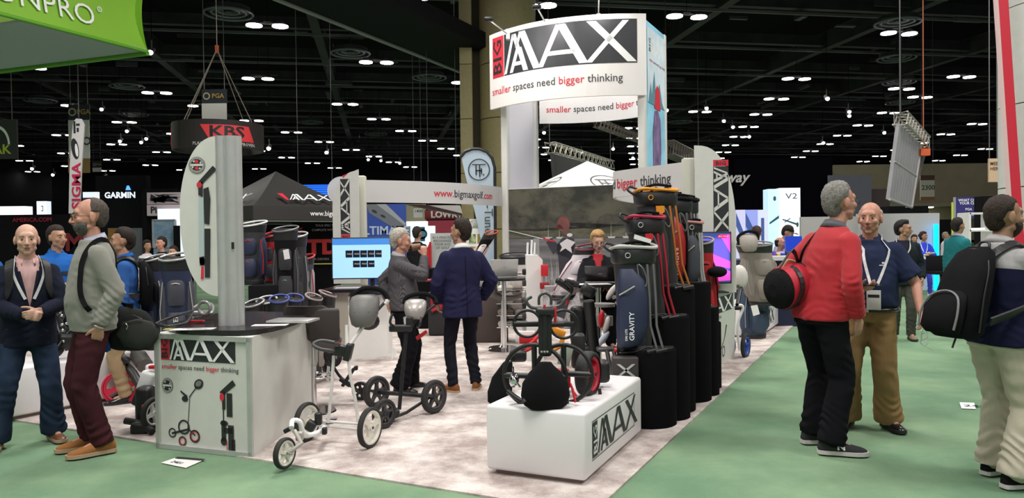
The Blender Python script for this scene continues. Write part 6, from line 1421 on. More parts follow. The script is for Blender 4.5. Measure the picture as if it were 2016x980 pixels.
b = MB(); b.tube(sm([Q(1061, 600, Yp), Q(1062, 584, Yp), Q(1073, 577, Yp), Q(1084, 584, Yp), Q(1085, 600, Yp)]), .009, n=8); b.tube(sm([Q(1066, 606, Yp), Q(1046, 605, Yp), Q(1036, 592, Yp), Q(1046, 584, Yp+.02)]), .011, n=8); b.tube(sm([Q(1080, 606, Yp), Q(1102, 602, Yp), Q(1112, 590, Yp), Q(1122, 578, Yp+.02)]), .013, n=8); b.obj('cradle_arm', M('dark_grey_plastic', (.05, .05, .052), .4), t)
b = MB(); b.box(Q(1072, 603, Yp-.07), (.016, .012, .02)); b.box(Q(1093, 620, Yp-.02), (.018, .02, .10), bev=.003); b.obj('red_catch', redp, t)
b = MB(); b.cyl(Q(1033, 792, Yp-.12), Q(1036, 760, Yp-.06), .021, n=16); b.tube(sm([Q(1000, 770, Yp), Q(1030, 790, Yp-.08), Q(1078, 800, Yp-.10), Q(1118, 790, Yp-.06)]), .016, n=8); b.obj('handle_grip', black, t)
b = MB(); b.ball(Q(1012, 748, Yp), (.035, .05, .05)); b.tube(sm([Q(1010, 722, Yp), Q(1012, 745, Yp-.04), Q(1024, 762, Yp-.05)]), .008, n=6); b.obj('axle_hub', chrome, t)
b = MB(); b.tube([Q(1121, 752, Yp-.02), Q(1127, 765, Yp-.03), Q(1133, 792, Yp-.06)], .009, n=6); b.tube([Q(1126, 766, Yp-.03), Q(1136, 780, Yp-.04)], .006, n=6); b.obj('red_strap', redp, t)
# second cart with the fat red wheel
f2 = G(1165, 776, Z0)
t = thing('folded_push_cart', 'folded cart with one wide red-rimmed wheel behind the first cart on the plinth', 'golf cart', f2)
cw = Q(1158, 735, f2.y+.02); wheel(t, cw, (.85, -.45, 0), .155, .10, rim=rimred, spokes=3, rimR=.80, sw=.05)
b = MB(); b.box(Q(1100, 745, f2.y+.1), (.16, .12, .13), bev=.02); b.obj('red_body', rimred, t)
b = MB(); b.box(Q(1113, 700, f2.y+.05), (.085, .02, .13), Matrix.Rotation(.25, 3, 'Y'), bev=.004); b.obj('care_label', M('pale_green_label', (.28, .32, .26), .6), t)
b = MB(); b.box(Q(1098, 652, f2.y+.15), (.11, .05, .05), Matrix.Rotation(.4, 3, 'Y'), bev=.01); b.box(Q(1106, 672, f2.y+.15), (.03, .05, .09), Matrix.Rotation(.3, 3, 'Y'), bev=.008); b.tube(sm([Q(1090, 690, f2.y+.1), Q(1105, 682, f2.y+.1), Q(1122, 690, f2.y+.1)]), .014); b.obj('orange_frame', orange, t)
b = MB(); b.tube(sm([Q(1020, 690, f2.y+.2), Q(1045, 676, f2.y+.2), Q(1062, 660, f2.y+.2)]), .013); b.tube(sm([Q(1012, 700, f2.y+.2), Q(1040, 688, f2.y+.2), Q(1060, 676, f2.y+.2)]), .013); b.box(Q(1040, 668, f2.y+.25), (.13, .03, .06), bev=.01); b.obj('red_frame', redp, t)
b = MB(); b.box(Q(1186, 730, f2.y+.25), (.10, .12, .16), bev=.03); b.box(Q(1138, 690, f2.y+.3), (.10, .1, .25), bev=.02); b.box(Q(1020, 700, f2.y+.2), (.12, .1, .08), bev=.02); b.tube([Q(1180, 765, f2.y), Q(1182, 778, f2.y)], .012); b.obj('fold_frame', black, t)
b = MB(); b.box(Q(1034, 662, f2.y+.3), (.14, .02, .08), bev=.005); b.obj('white_panel', whitep, t)
# hanging side bag at the plinth's left edge
b = MB(); rings = []
for (px, py, w_) in ((1000, 712, .03), (990, 742, .075), (984, 770, .085), (980, 790, .07), (978, 798, .03)):
    c = Q(px, py, 5.25); rings.append([c+V((math.cos(a)*w_, math.sin(a)*.035, 0)) for a in [2*math.pi*k/14 for k in range(14)]])
b.loft(rings); b.top('drawstring_bag', blackf, 'limp black drawstring bag hanging off the left end of the front plinth', 'bag')
# mast-like folded cart standing behind (dark column with red wheel edge)
p_ = V((Q(1160, 600, 6.7).x, 6.7, 0))
t = thing('folded_push_cart', 'upright folded black cart with thick mast between the plinth and the navy bag', 'golf cart', (p_.x, p_.y, .012))
b = MB(); b.cyl(Q(1172, 720, 6.7), Q(1159, 592, 6.6), .055, .048, n=16); b.box(Q(1158, 572, 6.6), (.13, .1, .10), Matrix.Rotation(.5, 3, 'Y'), bev=.03); b.obj('mast', black, t)
b = MB(); b.box(Q(1110, 560, 6.6), (.16, .10, .06), Matrix.Rotation(.6, 3, 'Y'), bev=.02); b.tube(sm([Q(1100, 596, 6.5), Q(1118, 584, 6.5), Q(1125, 566, 6.5), Q(1112, 552, 6.5), Q(1140, 560, 6.5)]), .018); b.box(Q(1138, 640, 6.7), (.14, .12, .34), bev=.04); b.box(Q(1150, 700, 6.7), (.2, .14, .2), bev=.04); b.obj('fold_frame', blackm, t)
b = MB(); b.tube([Q(1115, 600, 6.6), Q(1122, 575, 6.6)], .010); b.box(Q(1215, 689, 6.3), (.055, .07, .035), bev=.01); b.obj('red_catch', redp, t)
b = MB(); b.box(Q(1192, 687, 6.35), (.15, .12, .03), bev=.01); b.tube([Q(1195, 690, 6.3), Q(1205, 745, 6.2)], .018); b.tube([Q(1208, 690, 6.3), Q(1222, 745, 6.2)], .018); b.box((p_.x+.1, p_.y-.05, .1), (.3, .25, .18), bev=.03); b.obj('seat_bracket', M('dark_grey_plastic'), t)
t = thing('display_case', 'low black case with a grey X emblem at the foot of the first pedestal', 'case', Q(1235, 760, 5.95))
b = MB(); cX = Q(1234, 732, 5.9); b.box((cX.x, 6.0, .30), (.20, .12, .58), bev=.01); b.obj('case_body', M('dark_brown_box', (.03, .024, .024), .6), t)
v_, f_ = polys2([stroke((-.07, -.05), (.06, .055), .028), stroke((.07, -.05), (-.06, .055), .028)]); decal('cross_mark', t, alu, v_, f_, flat((cX.x, 5.938, cX.z), (1, 0, 0), (0, 0, 1)), .003)
# shoes on a pole (boot trees) right of the woman
t = thing('glove_stand', 'grey stand with white golf gloves and shoes between the woman and the navy bag', 'display stand', V((Q(1188, 640, 7.2).x, 7.2, .012)))
b = MB(); b.cyl((p_.x+.12, 7.2, .02), (p_.x+.12, 7.2, .78), .02, n=10); b.cyl(Q(1188, 603, 7.2), Q(1188, 597, 7.2), .11, n=20); b.cyl((p_.x+.12, 7.2, .012), (p_.x+.12, 7.2, .03), .16, n=20); b.cyl(Q(1188, 640, 7.2), Q(1188, 622, 7.2), .09, n=20); b.obj('stand_frame', greyp, t)
for (px, py, a, m_) in ((1204, 575, 1.2, offw), (1194, 640, .5, offw), (1188, 666, 1.3, M('pale_blue_white', (.55, .6, .7), .5)), (1184, 628, .2, redp)):
    b = MB(); b.ball(Q(px, py, 7.0), (.03, .03, .085), R=Matrix.Rotation(a*.5, 3, 'Y')); b.obj('sample_shoe', m_, t)
# central display unit (white column with club holder), white bag, shoe shelf
cu = thing('display_column', 'white display column holding white club shafts in front of the mural', 'display stand', V((Q(1050, 560, 9.4).x, 9.4, .012)))
x0, x1 = Q(1036, 560, 9.4).x, Q(1069, 560, 9.4).x; zt = Q(1050, 502, 9.4).z
b = MB(); b.prism([(x0, 9.4, .012), (x1, 9.4, .012), (x1, 9.4, zt-.06), (x1-.06, 9.4, zt), (x0, 9.4, zt)], (0, 1, 0), .45); b.obj('column_body', white, cu)
for px in (1038, 1046, 1052):
    b = MB(); b.cyl(Q(px, 500, 9.6), Q(px+1, 477-(px == 1046)*5, 9.6), .014, n=10); b.obj('club_shaft', whitep, cu)
b = MB(); b.box(Q(1056, 486, 9.65), (.07, .05, .22)); b.obj('clear_holder', silverp, cu)
for k in range(6): b = MB(); b.box(Q(1032, 535+k*22, 9.42), (.05, .06, .08), bev=.015); b.obj('glove_pack', [black, dgb, silverp][k % 3], cu)
golf_bag('creamy white cart bag with black trim left of the white column', V((Q(1016, 600, 11.2).x, 11.2, Q(1016, 502, 11.2).z-.98)), .98, .21, col=offw, panel=offw, trim=black, rimc=black, turn=.3, group='cart bags by the mural')
golf_bag('white and burgundy stand bag leaning in front of the mural', V((Q(1105, 585, 9.0).x, 9.0, Q(1105, 590, 9.0).z)), .62, .15, tilt=(.55, 0), col=M('pinkish_white_bag', (.58, .52, .55), .6), panel=MC['pinkish_white_bag'], trim=M('burgundy', (.2, .02, .05), .6), rimc=MC['burgundy'], turn=0, group='cart bags by the mural')
for (px, py, w_, h_, Y, m_, lab) in ((1072, 532, 14, 22, 9.3, redp, 'small red cardboard box beside the white column'), (1072, 562, 18, 12, 9.3, M('crimson_box', (.3, .01, .02), .5), 'dark red glove box under the red box'), (1085, 566, 26, 8, 9.0, silverp, 'silver wire shelf under the dark red box')):
    p = Q(px, py, Y); b = MB(); b.box(p, (w_/1500*Y, .12, h_/1500*Y), bev=.004); b.top('sample_box', m_, lab, 'box')
sh = thing('shoe_rack', 'wire rack of beige caps and shoes behind the bar stool', 'display rack', V((Q(1015, 640, 11.0).x, 11.0, .012)))
for k in range(4):
    z = .25+k*.17; xm = Q(1012, 600, 11.0).x
    b = MB(); b.box((xm, 11.0, z), (.5, .3, .012)); b.obj('shelf', chrome, sh)
    for j in range(4): b = MB(); b.ball((xm-.18+j*.12, 10.95, z+.045), (.058, .075, .045)); b.box((xm-.18+j*.12, 10.86, z+.022), (.09, .07, .008), bev=.003); b.obj('cap', [offw, greyb, M('taupe_cap', (.2, .16, .13), .8)][(j+k) % 3], sh)
for sx in (-.24, .24): b = MB(); b.cyl((xm+sx, 11.1, .012), (xm+sx, 11.1, .85), .012, n=8); b.obj('rack_post', chrome, sh)
b = MB(); p = Q(968, 630, 11.2); b.box((p.x, 11.2, .40), (.48, .35, .78), bev=.02); b.top('brown_case', M('brown_case', (.07, .05, .045), .6), 'dark brown square case behind the bar stools', 'case')
# ================================================================ MONITOR COUNTER (left rear)
mc = thing('display_counter', 'beige counter under the computer monitor, half hidden by the stool', 'counter', V((Q(690, 680, 9.6).x, 9.6, .012)))
xa, xb = Q(636, 560, 9.6).x, Q(738, 560, 9.6).x
b = MB(); b.prism([(xa+.1, 9.6, .012), (xb-.35, 9.6, .012), (xb-.2, 10.3, .012), (xa+.1, 10.3, .012)], (0, 0, 1), .86); b.obj('counter_body', M('beige_laminate', (.42, .39, .33), .6), mc)
b = MB(); b.prism([(xb-.35, 9.62, .012), (xb+.1, 9.9, .012), (xb+.1, 10.3, .012), (xb-.2, 10.3, .012)], (0, 0, 1), .80); b.obj('counter_wing', white, mc)
b = MB(); b.prism([(xa, 9.5, .872), (xb+.15, 9.5, .872), (xb+.2, 10.4, .872), (xa, 10.4, .872)], (0, 0, 1), .04); b.obj('worktop', M('black_worktop'), mc)
b = MB(); b.box((Q(690, 560, 9.6).x, 9.7, .918), (.42, .22, .01), Matrix.Rotation(.15, 3, 'Z')); b.top('magazine_stack', M('magazine', (.45, .40, .45), .4), 'flat fan of glossy brochures under the computer monitor', 'paper')
mo = thing('computer_monitor', 'wide computer monitor showing a blue page with rows of black tiles', 'monitor', Q(705, 545, 9.9))
ma, mb_ = Q(655, 470, 9.9), Q(770, 546, 9.9); fmn = flat((ma.x, 9.88, mb_.z), (1, 0, 0), (0, 0, 1)); mw_, mh = mb_.x-ma.x, ma.z-mb_.z
b = MB(); b.box(((ma.x+mb_.x)/2, 9.9, (ma.z+mb_.z)/2), (mw_+.03, .03, mh+.03), bev=.005); b.obj('bezel', black, mo)
b = MB(); b.cyl((ma.x+.5, 9.95, .93), (ma.x+.5, 9.95, mb_.z), .03, n=10); b.box((ma.x+.5, 9.93, .92), (.25, .18, .015)); b.obj('foot', black, mo)
def scr(name, P, col, e, parent, f, n, ec=None): v_, f_ = polys2(P); return decal(name, parent, M('screen_'+name, col, .3, emit=e, ecol=ec or col), v_, f_, f, n)
scr('blue', [rect(0, 0, mw_, mh)], (.28, .50, .85), .75, mo, fmn, -.002+.008)
scr('header', [rect(0, mh*.84, mw_, mh)], (.05, .20, .55), .6, mo, fmn, .008)
scr('tile', [rect(.17+k*.095, mh*.52, .258+k*.095, mh*.70) for k in range(5)]+[rect(.265+k*.095, mh*.27, .353+k*.095, mh*.44) for k in range(3)], (.005, .01, .02), .02, mo, fmn, .009)
for k in range(5): write(mo, lwhite, fmn, 'MAX', .022, .19+k*.095, mh*.59, n=.011)
for k in range(3): write(mo, lwhite, fmn, 'MAX', .022, .285+k*.095, mh*.34, n=.011)
# ================================================================ RIGHT COUNTER WITH PINK SCREEN
RA = G(1400, 730); RB = G(1447, 702); rd = (RB-RA).normalized(); rn = V((rd.y, -rd.x, 0))
rc = thing('display_counter', 'white counter with small logo panel between the pedestals and the cart bags', 'counter', (RA+RB)/2)
cl_ = -rn*.85
R0 = RA-rd*.5
b = MB(); b.prism([R0, RB, RB-rn*.9, R0-rn*.9], (0, 0, 1), .86); b.obj('counter_body', cream, rc)
b = MB(); e_ = .05; b.prism([R0+rn*e_-rd*e_+V((0, 0, .872)), RB+rn*e_+rd*e_+V((0, 0, .872)), RB-rn*.95+rd*e_+V((0, 0, .872)), R0-rn*.95-rd*e_+V((0, 0, .872))], (0, 0, 1), .035); b.obj('worktop', M('black_worktop'), rc)
frc = flat(R0, rd, (0, 0, 1)); Lr = (RB-R0).length
logo(rc, frc, .10, .62, .19, sx=(Lr-.2)/.66/1.0*.95, n=.003); slogan(rc, frc, .14, .56, .035, sx=1.2); badge(rc, frc, .62, .40, .07, inner_red=False)
pdraw(rc, frc, ringp(.85, .12, .05, .065)+ringp(1.05, .15, .05, .065)+[lim((.85, .12), (1.1, .30), .008, .008), lim((1.1, .3), (1.2, .45), .008, .02), lim((.3, .1), (.32, .45), .03, .02)], pk)
tvY = 8.33; ta, tb_ = Q(1372, 459, tvY), Q(1437, 555, tvY)
tv = thing('display_screen', 'screen showing pink and blue diagonal shapes on the right counter', 'monitor', ((ta.x+tb_.x)/2, tvY, .91))
b = MB(); b.box(((ta.x+tb_.x)/2, tvY, (ta.z+tb_.z)/2), (tb_.x-ta.x+.03, .035, ta.z-tb_.z+.03), bev=.005); b.box(((ta.x+tb_.x)/2, tvY+.02, .95), (.1, .05, .14)); b.box(((ta.x+tb_.x)/2, tvY, .915), (.28, .2, .012)); b.obj('bezel', black, tv)
ft = flat((ta.x, tvY-.018, tb_.z), (1, 0, 0), (0, 0, 1)); tw_, th = tb_.x-ta.x, ta.z-tb_.z
scr('slate_blue', [rect(0, 0, tw_, th)], (.04, .07, .24), .35, tv, ft, .003)
scr('pink', [[(0, th*.72), (tw_*.1, th), (0, th)], [(tw_*.68, th*.97), (tw_, th*.97), (tw_, th*.6)], [(tw_*.3, th*.62), (tw_, th*.42), (tw_, th*.28), (tw_*.42, th*.36)], [(tw_*.45, th*.02), (tw_*.7, th*.28), (tw_, th*.22), (tw_, .02)], [(0, .0), (.0, th*.2), (tw_*.2, 0)]], (.75, .06, .45), .55, tv, ft, .004)
scr('tag', [rect(tw_*.62, th*.90, tw_*.90, th*.96)], (.4, .01, .05), .6, tv, ft, .005); write(tv, lwhite, ft, 'BIG MAX', .02, tw_*.64, th*.915, n=.007)
l = bpy.data.lights.new('screen_glow', 'AREA'); l.energy = 1.2; l.color = (.8, .3, .9); l.size = .4; lo = bpy.data.objects.new('screen_glow', l); lo.location = (ta.x+.15, tvY-.05, 1.3); lo.rotation_euler = (math.radians(-90), 0, 0); COL.objects.link(lo); lo.rotation_euler = (math.radians(90), 0, 0)
# pale post behind the pedestals
# ================================================================ RIGHT SIDE CARTS AND BAGS
gb = G(1495, 668); 
golf_bag('navy blue cart bag with white swing tag standing beyond the right counter', V((gb.x-.05, gb.y+.1, .012)), .92, .20, col=M('blue_slate_bag', (.03, .055, .10), .55), panel=M('blue_slate_bag'), trim=M('pale_grey_bag'), rimc=black, turn=.3, group='cart bags beyond the right counter')
b = MB(); b.prism([Q(1478, 602, gb.y-.30), Q(1491, 600, gb.y-.30), Q(1496, 618, gb.y-.30), Q(1483, 622, gb.y-.30)], (0, 1, 0), .003); b.top('swing_tag', paper, 'white swing tag on the navy blue cart bag', 'tag')
p = Q(1505, 600, 11.0); q = Q(1482, 480, 11.0)
golf_bag('taupe grey cart bag on a push cart beyond the right counter', V((p.x, 11.0, p.z)), q.z-p.z, .24, tilt=((q.x-p.x)/(q.z-p.z), 0), col=M('taupe_bag', (.26, .23, .20), .7), panel=M('taupe_bag'), trim=M('pale_grey_bag'), rimc=greyp, turn=.2, group='cart bags beyond the right counter')
pc = G(1463, 702)
t = thing('push_cart', 'white and blue push cart carrying the taupe bag beyond the right counter', 'golf cart', pc)
wheel(t, G(1468, 704)+V((0, 0, .15)), (.75, -.5, 0), .15, .05, rim=M('wheel_blue', (.02, .06, .35), .4), spokes=3, rimR=.78); wheel(t, G(1440, 700)+V((0, 0, .12)), (.75, -.5, 0), .12, .05, rim=MC['wheel_blue'], spokes=3, rimR=.78)
b = MB(); b.tube(sm([Q(1455, 600, 9.8), Q(1463, 606, 9.8), Q(1452, 640, 9.8), Q(1456, 690, 9.8)]), .018); b.tube([Q(1446, 612, 9.9), Q(1444, 680, 9.9)], .016); b.obj('frame_tube', whitep, t)
b = MB(); b.tube([Q(1459, 560, 10.2), Q(1452, 600, 9.9)], .03); b.box(Q(1450, 606, 9.9), (.16, .1, .05), bev=.012); b.obj('bracket', black, t)
b = MB(); b.tube(sm([Q(1455, 482, 10.6), Q(1453, 466, 10.6), Q(1470, 456, 10.6), Q(1490, 458, 10.6), Q(1492, 472, 10.6)]), .02); b.obj('handle_grip', blackf, t)
console(t, Q(1473, 478, 10.6), (0, .3, .95), (1, 0, 0), (0, -1, .1), .30, .26, greyb, black)
b = MB(); b.ball(Q(1455, 546, 10.2), (.12, .1, .17)); b.top('ball_bag', offw, 'rounded off-white bag hanging left of the taupe cart bag', 'bag')
# ================================================================ LEFT PLINTH CARTS
lp = PLN2[0]+PLN2[2]*.75+PLN2[1]*.3
for i, (px, py, Y, lab) in enumerate(((128, 640, 7.1, 'jumbled black folded cart on the left plinth between the two men'), (110, 600, 7.5, 'black folded cart frame on the left plinth behind the first'))):
    t = thing('folded_push_cart', lab, 'golf cart', V((Q(px, py, Y).x, Y, .465)))
    cx_ = Q(px, py, Y).x
    b = MB()
    for k in range(9):
        a = random.uniform(-.14, .14); z = .48+random.uniform(.02, .2); b.tube([(cx_+a, Y+random.uniform(-.1, .1), z), (cx_+random.uniform(-.14, .14), Y+random.uniform(-.1, .1), z+random.uniform(.15, .4))], .014, n=6)
    b.box((cx_, Y, .62), (.22, .12, .14), bev=.03); b.box((cx_-.03, Y, .95), (.14, .1, .16), bev=.03); b.obj('fold_frame', black, t)
    b = MB()
    for k in range(7): b.ball((cx_+random.uniform(-.13, .13), Y-.08+random.uniform(-.06, .02), .55+random.uniform(0, .5)), .014, 8, 6)
    b.tube([(cx_-.06, Y-.1, .95), (cx_+.02, Y-.12, .72)], .008); b.obj('bolt', chrome, t)
    wheel(t, (cx_-.05, Y-.1, .60), (1, -.3, 0), .12, .04, spokes=4)
pr = G(237, 796)
t = thing('push_cart', 'push cart with a red spoked wheel, half hidden behind the bearded man', 'golf cart', pr)
wheel(t, G(238, 797)+V((0, 0, .165)), (.35, -1, 0), .165, .04, tire=rimred, rim=rimred, spokes=4, rimR=.86, sw=.04)
b = MB(); b.box(Q(243, 758, 7.4), (.07, .05, .06), Matrix.Rotation(.4, 3, 'Y')); b.obj('white_block', whitep, t)
b = MB(); b.tube([Q(232, 702, 7.3), Q(262, 735, 7.2), Q(282, 770, 7.1)], .04); b.box(Q(240, 704, 7.2), (.15, .08, .06), Matrix.Rotation(.6, 3, 'Y'), bev=.012); b.obj('frame_tube', black, t)
b = MB(); b.cyl(Q(266, 690, 7.6), Q(286, 720, 7.4), .075, n=18); b.obj('grey_tube', M('mid_grey_plastic', (.12, .115, .11), .5), t)
t = thing('folded_push_cart', 'white and black folded cart standing on the carpet against the front counter', 'golf cart', G(285, 850))
b = MB(); b.box(Q(288, 755, 6.3), (.12, .10, .22), Matrix.Rotation(.35, 3, 'Y'), bev=.03); b.box(Q(298, 728, 6.4), (.08, .08, .1), bev=.02); b.obj('white_shell', whitep, t)
b = MB(); b.box(Q(287, 800, 6.2), (.14, .14, .34), bev=.04); b.tube([Q(246, 828, 6.1), Q(275, 832, 6.1), Q(300, 850, 6.0)], .028); b.box(Q(280, 842, 6.1), (.16, .14, .12), bev=.04); b.box(Q(275, 780, 6.3), (.08, .08, .16), Matrix.Rotation(.4, 3, 'Y'), bev=.02); b.obj('fold_frame', black, t)
b = MB(); b.box(Q(286, 802, 6.08), (.05, .04, .05), bev=.01); b.box(Q(300, 722, 6.3), (.05, .05, .03), bev=.008); b.obj('red_catch', redp, t)
wheel(t, G(303, 852)+V((0, .0, .16)), (1, -.3, 0), .13, .04, rim=whitep, spokes=4)
# ================================================================ BAGS PEOPLE CARRY
def soft_bag(name, label, rings_, mat, cat='bag'):
    t = thing(name, label, cat, rings_[0]); return t
def wl(p, v): return WM[p.t.name] @ V(v)
# messenger bag
Yb = m2.t.location.y+.12
t = thing('messenger_bag', 'black messenger bag with rounded flap hanging behind the bearded man\'s hip', 'bag', Q(250, 650, Yb))
b = MB(); rings = []
for u, hw, hh in [(u_, .088*(1-abs(u_*1.9)**4*.6), .165*(1-abs(u_*1.9)**5*.55)-.02*u_) for u_ in [-.52+1.04*i/12 for i in range(13)]]:
    c = Q(250, 648, Yb)+V((u*.36, .02, -.0-.03*u)); rings.append([c+V((0, math.cos(a)*hw, math.sin(a)*hh)) for a in [2*math.pi*k/20 for k in range(20)]])
b.loft(rings); bo = b.obj('bag_body', M('ballistic_nylon', (.016, .017, .016), .85, bump=.3, bscale=300), t)
b = MB(); rings = []
for u, w_ in ((-.12, .02), (-.08, .09), (.05, .115), (.16, .09), (.21, .03)):
    c = Q(262, 656, Yb-.075)+V((u*.9, 0, -.005)); rings.append([c+V((0, math.cos(a)*.025, math.sin(a)*w_)) for a in [2*math.pi*k/16 for k in range(16)]])
b.loft(rings); fp = b.obj('front_pocket', M('ballistic_grey', (.04, .041, .038), .8), t)
b = MB(); b.tube([Q(238, 640, Yb-.1), Q(245, 625, Yb-.11), Q(262, 620, Yb-.11), Q(280, 628, Yb-.1)], .004, n=5); b.obj('zip', black, fp)
b = MB(); b.tube([Q(247, 636, Yb-.12), Q(252, 642, Yb-.12), Q(249, 648, Yb-.12)], .004, n=5); b.box(Q(211, 638, Yb-.09), (.012, .01, .04), bev=.004); b.obj('zip_pull', chrome, fp)
b = MB(); b.prism([Q(196, 640, Yb-.08), Q(206, 650, Yb-.08), Q(216, 690, Yb-.07), Q(208, 694, Yb-.07), Q(198, 665, Yb-.08)], (0, 1, 0), .02); b.obj('blue_lining', M('blue_lining', (.01, .08, .35), .7), t)
b = MB()
pts = [wl(m2, surf(m2, -.02, 1.40, .012, -1)), wl(m2, m2.TP(-.095, -.07, 1.50)), wl(m2, m2.TP(-.15, .0, 1.485)), wl(m2, m2.TP(-.19, .055, 1.42))]
for z, x_, y_ in ((1.34, -.195, .085), (1.26, -.20, .095), (1.18, -.20, .10), (1.10, -.205, .09)): pts.append(wl(m2, m2.TP(x_, y_, z)))
pts += [wl(m2, m2.TP(-.215, .05, 1.02)), Q(204, 620, Yb-.03), Q(208, 640, Yb-.06)]
ribbon(b, sm(pts, 3), .035, .006, lambda q: q-wl(m2, m2.TP(0, 0, 0)).to_2d().to_3d()-V((0, 0, q.z))); b.obj('shoulder_strap', blackf, t)
b = MB(); pts = [wl(m2, surf(m2, -.02, 1.40, .012, -1)), wl(m2, surf(m2, .02, 1.25, .012, -1)), wl(m2, surf(m2, .03, 1.1, .014, -1)), Q(246, 600, Yb+.05), Q(262, 602, Yb)]
ribbon(b, sm(pts, 3), .035, .006, lambda q: q-wl(m2, m2.TP(0, 0, 0)).to_2d().to_3d()-V((0, 0, q.z))); b.obj('shoulder_strap', blackf, t)
# generic backpack, built in a person's frame
def backpack(p, label, H, W, D, z0, mat, trim=None, tilt=.0, yo=0, xo=0):
    s = p.s; t = thing('backpack', label, 'backpack', wl(p, p.TP(xo, -.28, z0))); up = p.TP(0, 0, 1.4)-p.TP(0, 0, 1.0); up.normalize()
    def A(x, y, z): return wl(p, p.TP(xo+x, -.125-yo+y-tilt*(H-z), z0+z))
    def ring(z, w_, d0, d1, n=22):
        out = []
        for k in range(n):
            a = 2*math.pi*k/n; c, sn = math.cos(a), math.sin(a); out.append(A(w_*math.copysign(abs(c)**.65, c), -(d0+d1)/2+(d1-d0)/2*math.copysign(abs(sn)**.65, sn)*-1, z))
        return out
    b = MB(); b.loft([ring(0, W*.40, .01, D*.8), ring(.03, W*.5, .0, D), ring(H*.45, W*.5, 0, D), ring(H*.75, W*.46, 0, D*.85), ring(H*.93, W*.36, 0, D*.6), ring(H, W*.2, .02, D*.35)]); bo = b.obj('main_compartment', mat, t)
    b = MB(); b.loft([ring(.03, W*.36, D*.9, D*1.2), ring(.07, W*.42, D*.9, D*1.42), ring(H*.35, W*.42, D*.9, D*1.42), ring(H*.48, W*.34, D*.85, D*1.2), ring(H*.52, W*.2, D*.8, D*1.0)]); fp = b.obj('front_pocket', mat, t)
    tm = trim or M('zip_grey', (.16, .16, .165), .5)
    b = MB(); b.tube(sm([A(-W*.40, -D*1.35, .06), A(-W*.41, -D*1.35, H*.3), A(-W*.3, -D*1.28, H*.46), A(0, -D*1.2, H*.52), A(W*.3, -D*1.28, H*.46), A(W*.41, -D*1.35, H*.3), A(W*.40, -D*1.35, .06)], 4), .007, n=5); b.obj('zip', tm, fp)
    b = MB(); b.tube(sm([A(W*.515, -D*.5, .04), A(W*.515, -D*.6, H*.45), A(W*.44, -D*.5, H*.78), A(W*.2, -D*.42, H*.95), A(-W*.2, -D*.42, H*.95), A(-W*.44, -D*.5, H*.78), A(-W*.515, -D*.6, H*.45)], 4), .006, n=5); b.obj('zip', black, bo)
    b = MB(); b.tube(sm([A(-.04, 0, H*.93), A(-.03, .0, H*1.04), A(.03, .0, H*1.04), A(.04, 0, H*.93)]), .008, n=6); b.obj('grab_handle', black, t)
    for sd in (-1, 1):
        b = MB(); pts = [A(sd*.05, .0, H*.88), wl(p, p.TP(sd*.09, -.10, 1.47)), wl(p, p.TP(sd*.115, -.02, 1.50)), wl(p, p.TP(sd*.13, .07, 1.45)), wl(p, surf(p, sd*.135, 1.37, .012)), wl(p, surf(p, sd*.14, 1.27, .012)), wl(p, p.TP(sd*.175, .10, 1.19)), wl(p, p.TP(sd*.20, .0, 1.12)), A(sd*W*.45, .0, .10)]
        ribbon(b, sm(pts, 4), .06, .012, lambda q: q-wl(p, p.TP(0, 0, 1.25))); b.obj('shoulder_strap', black, t)
    return t, A
bpn = M('backpack_nylon', (.006, .006, .007), .85, bump=.35, bscale=12, var=.2)
t, A = backpack(m14, 'large black backpack with grey zips worn by the bearded man', .55, .32, .19, .93, bpn, tilt=.22, yo=.02)
b = MB(); b.tube([A(.04, -.12, .02), A(.04, -.14, -.06)], .006, n=5); b.obj('loose_strap', black, t)
backpack(m5, 'black backpack on the man in the blue shirt behind the bearded man', .46, .30, .15, 1.0, bpn, yo=.02)
backpack(m1, 'dark leather backpack with wide straps worn by the bald man', .42, .28, .12, 1.0, M('dark_leather', (.03, .022, .018), .5), yo=.02)
# red duffel on the red pullover man
Yd = m9.t.location.y+.02
t = thing('duffel_bag', 'red and black duffel bag slung behind the man in red', 'bag', Q(1548, 600, Yd))
d0 = Q(1530, 570, Yd); d1 = Q(1602, 552, Yd+.16); dd = (d1-d0).normalized(); upv = V((0, 0, 1)); upv = (upv-dd*upv.dot(dd)).normalized(); sv = dd.cross(upv)
def dring(u, r, a0=0, n=24): c = d0+dd*u; return [c+sv*math.cos(a)*r*.95+upv*math.sin(a)*r*1.05 for a in [2*math.pi*k/n for k in range(n)]]
redn = M('red_nylon', (.45, .012, .03), .6, bump=.4, bscale=14)
b = MB(); b.loft([dring(-.045, .045), dring(-.025, .115), dring(.0, .135), dring(.04, .142)]); b.obj('end_panel', M('mesh_black', (.010, .010, .011), .9, bump=.6, bscale=90), t)
b = MB(); b.loft([dring(.03, .145), dring(.10, .152), dring(.22, .150), dring(.29, .140)]); bo = b.obj('bag_body', redn, t)
b = MB(); b.loft([dring(.28, .141), dring(.32, .12), dring(.335, .06)]); b.obj('end_panel', black, t)
for u in (.09, .21):
    b = MB(); rr = []
    for k in range(25):
        a = 2*math.pi*k/24; c = d0+dd*(u+.03*math.sin(a)); o_ = sv*math.cos(a)+upv*math.sin(a); rr.append([c+o_*.158-dd*.02, c+o_*.158+dd*.02, c+o_*.148+dd*.02, c+o_*.148-dd*.02])
    b.loft(rr, cap=False, smooth=False); b.obj('webbing', black, bo)
b = MB(); rr = []
for k in range(9):
    a = math.radians(200+110*k/8); rr.append([d0+dd*u+(sv*math.cos(a)+upv*math.sin(a))*q for u, q in ((.04, .156), (.27, .154), (.27, .146), (.04, .146))])
b.loft(rr, smooth=False); b.obj('black_underside', black, bo)
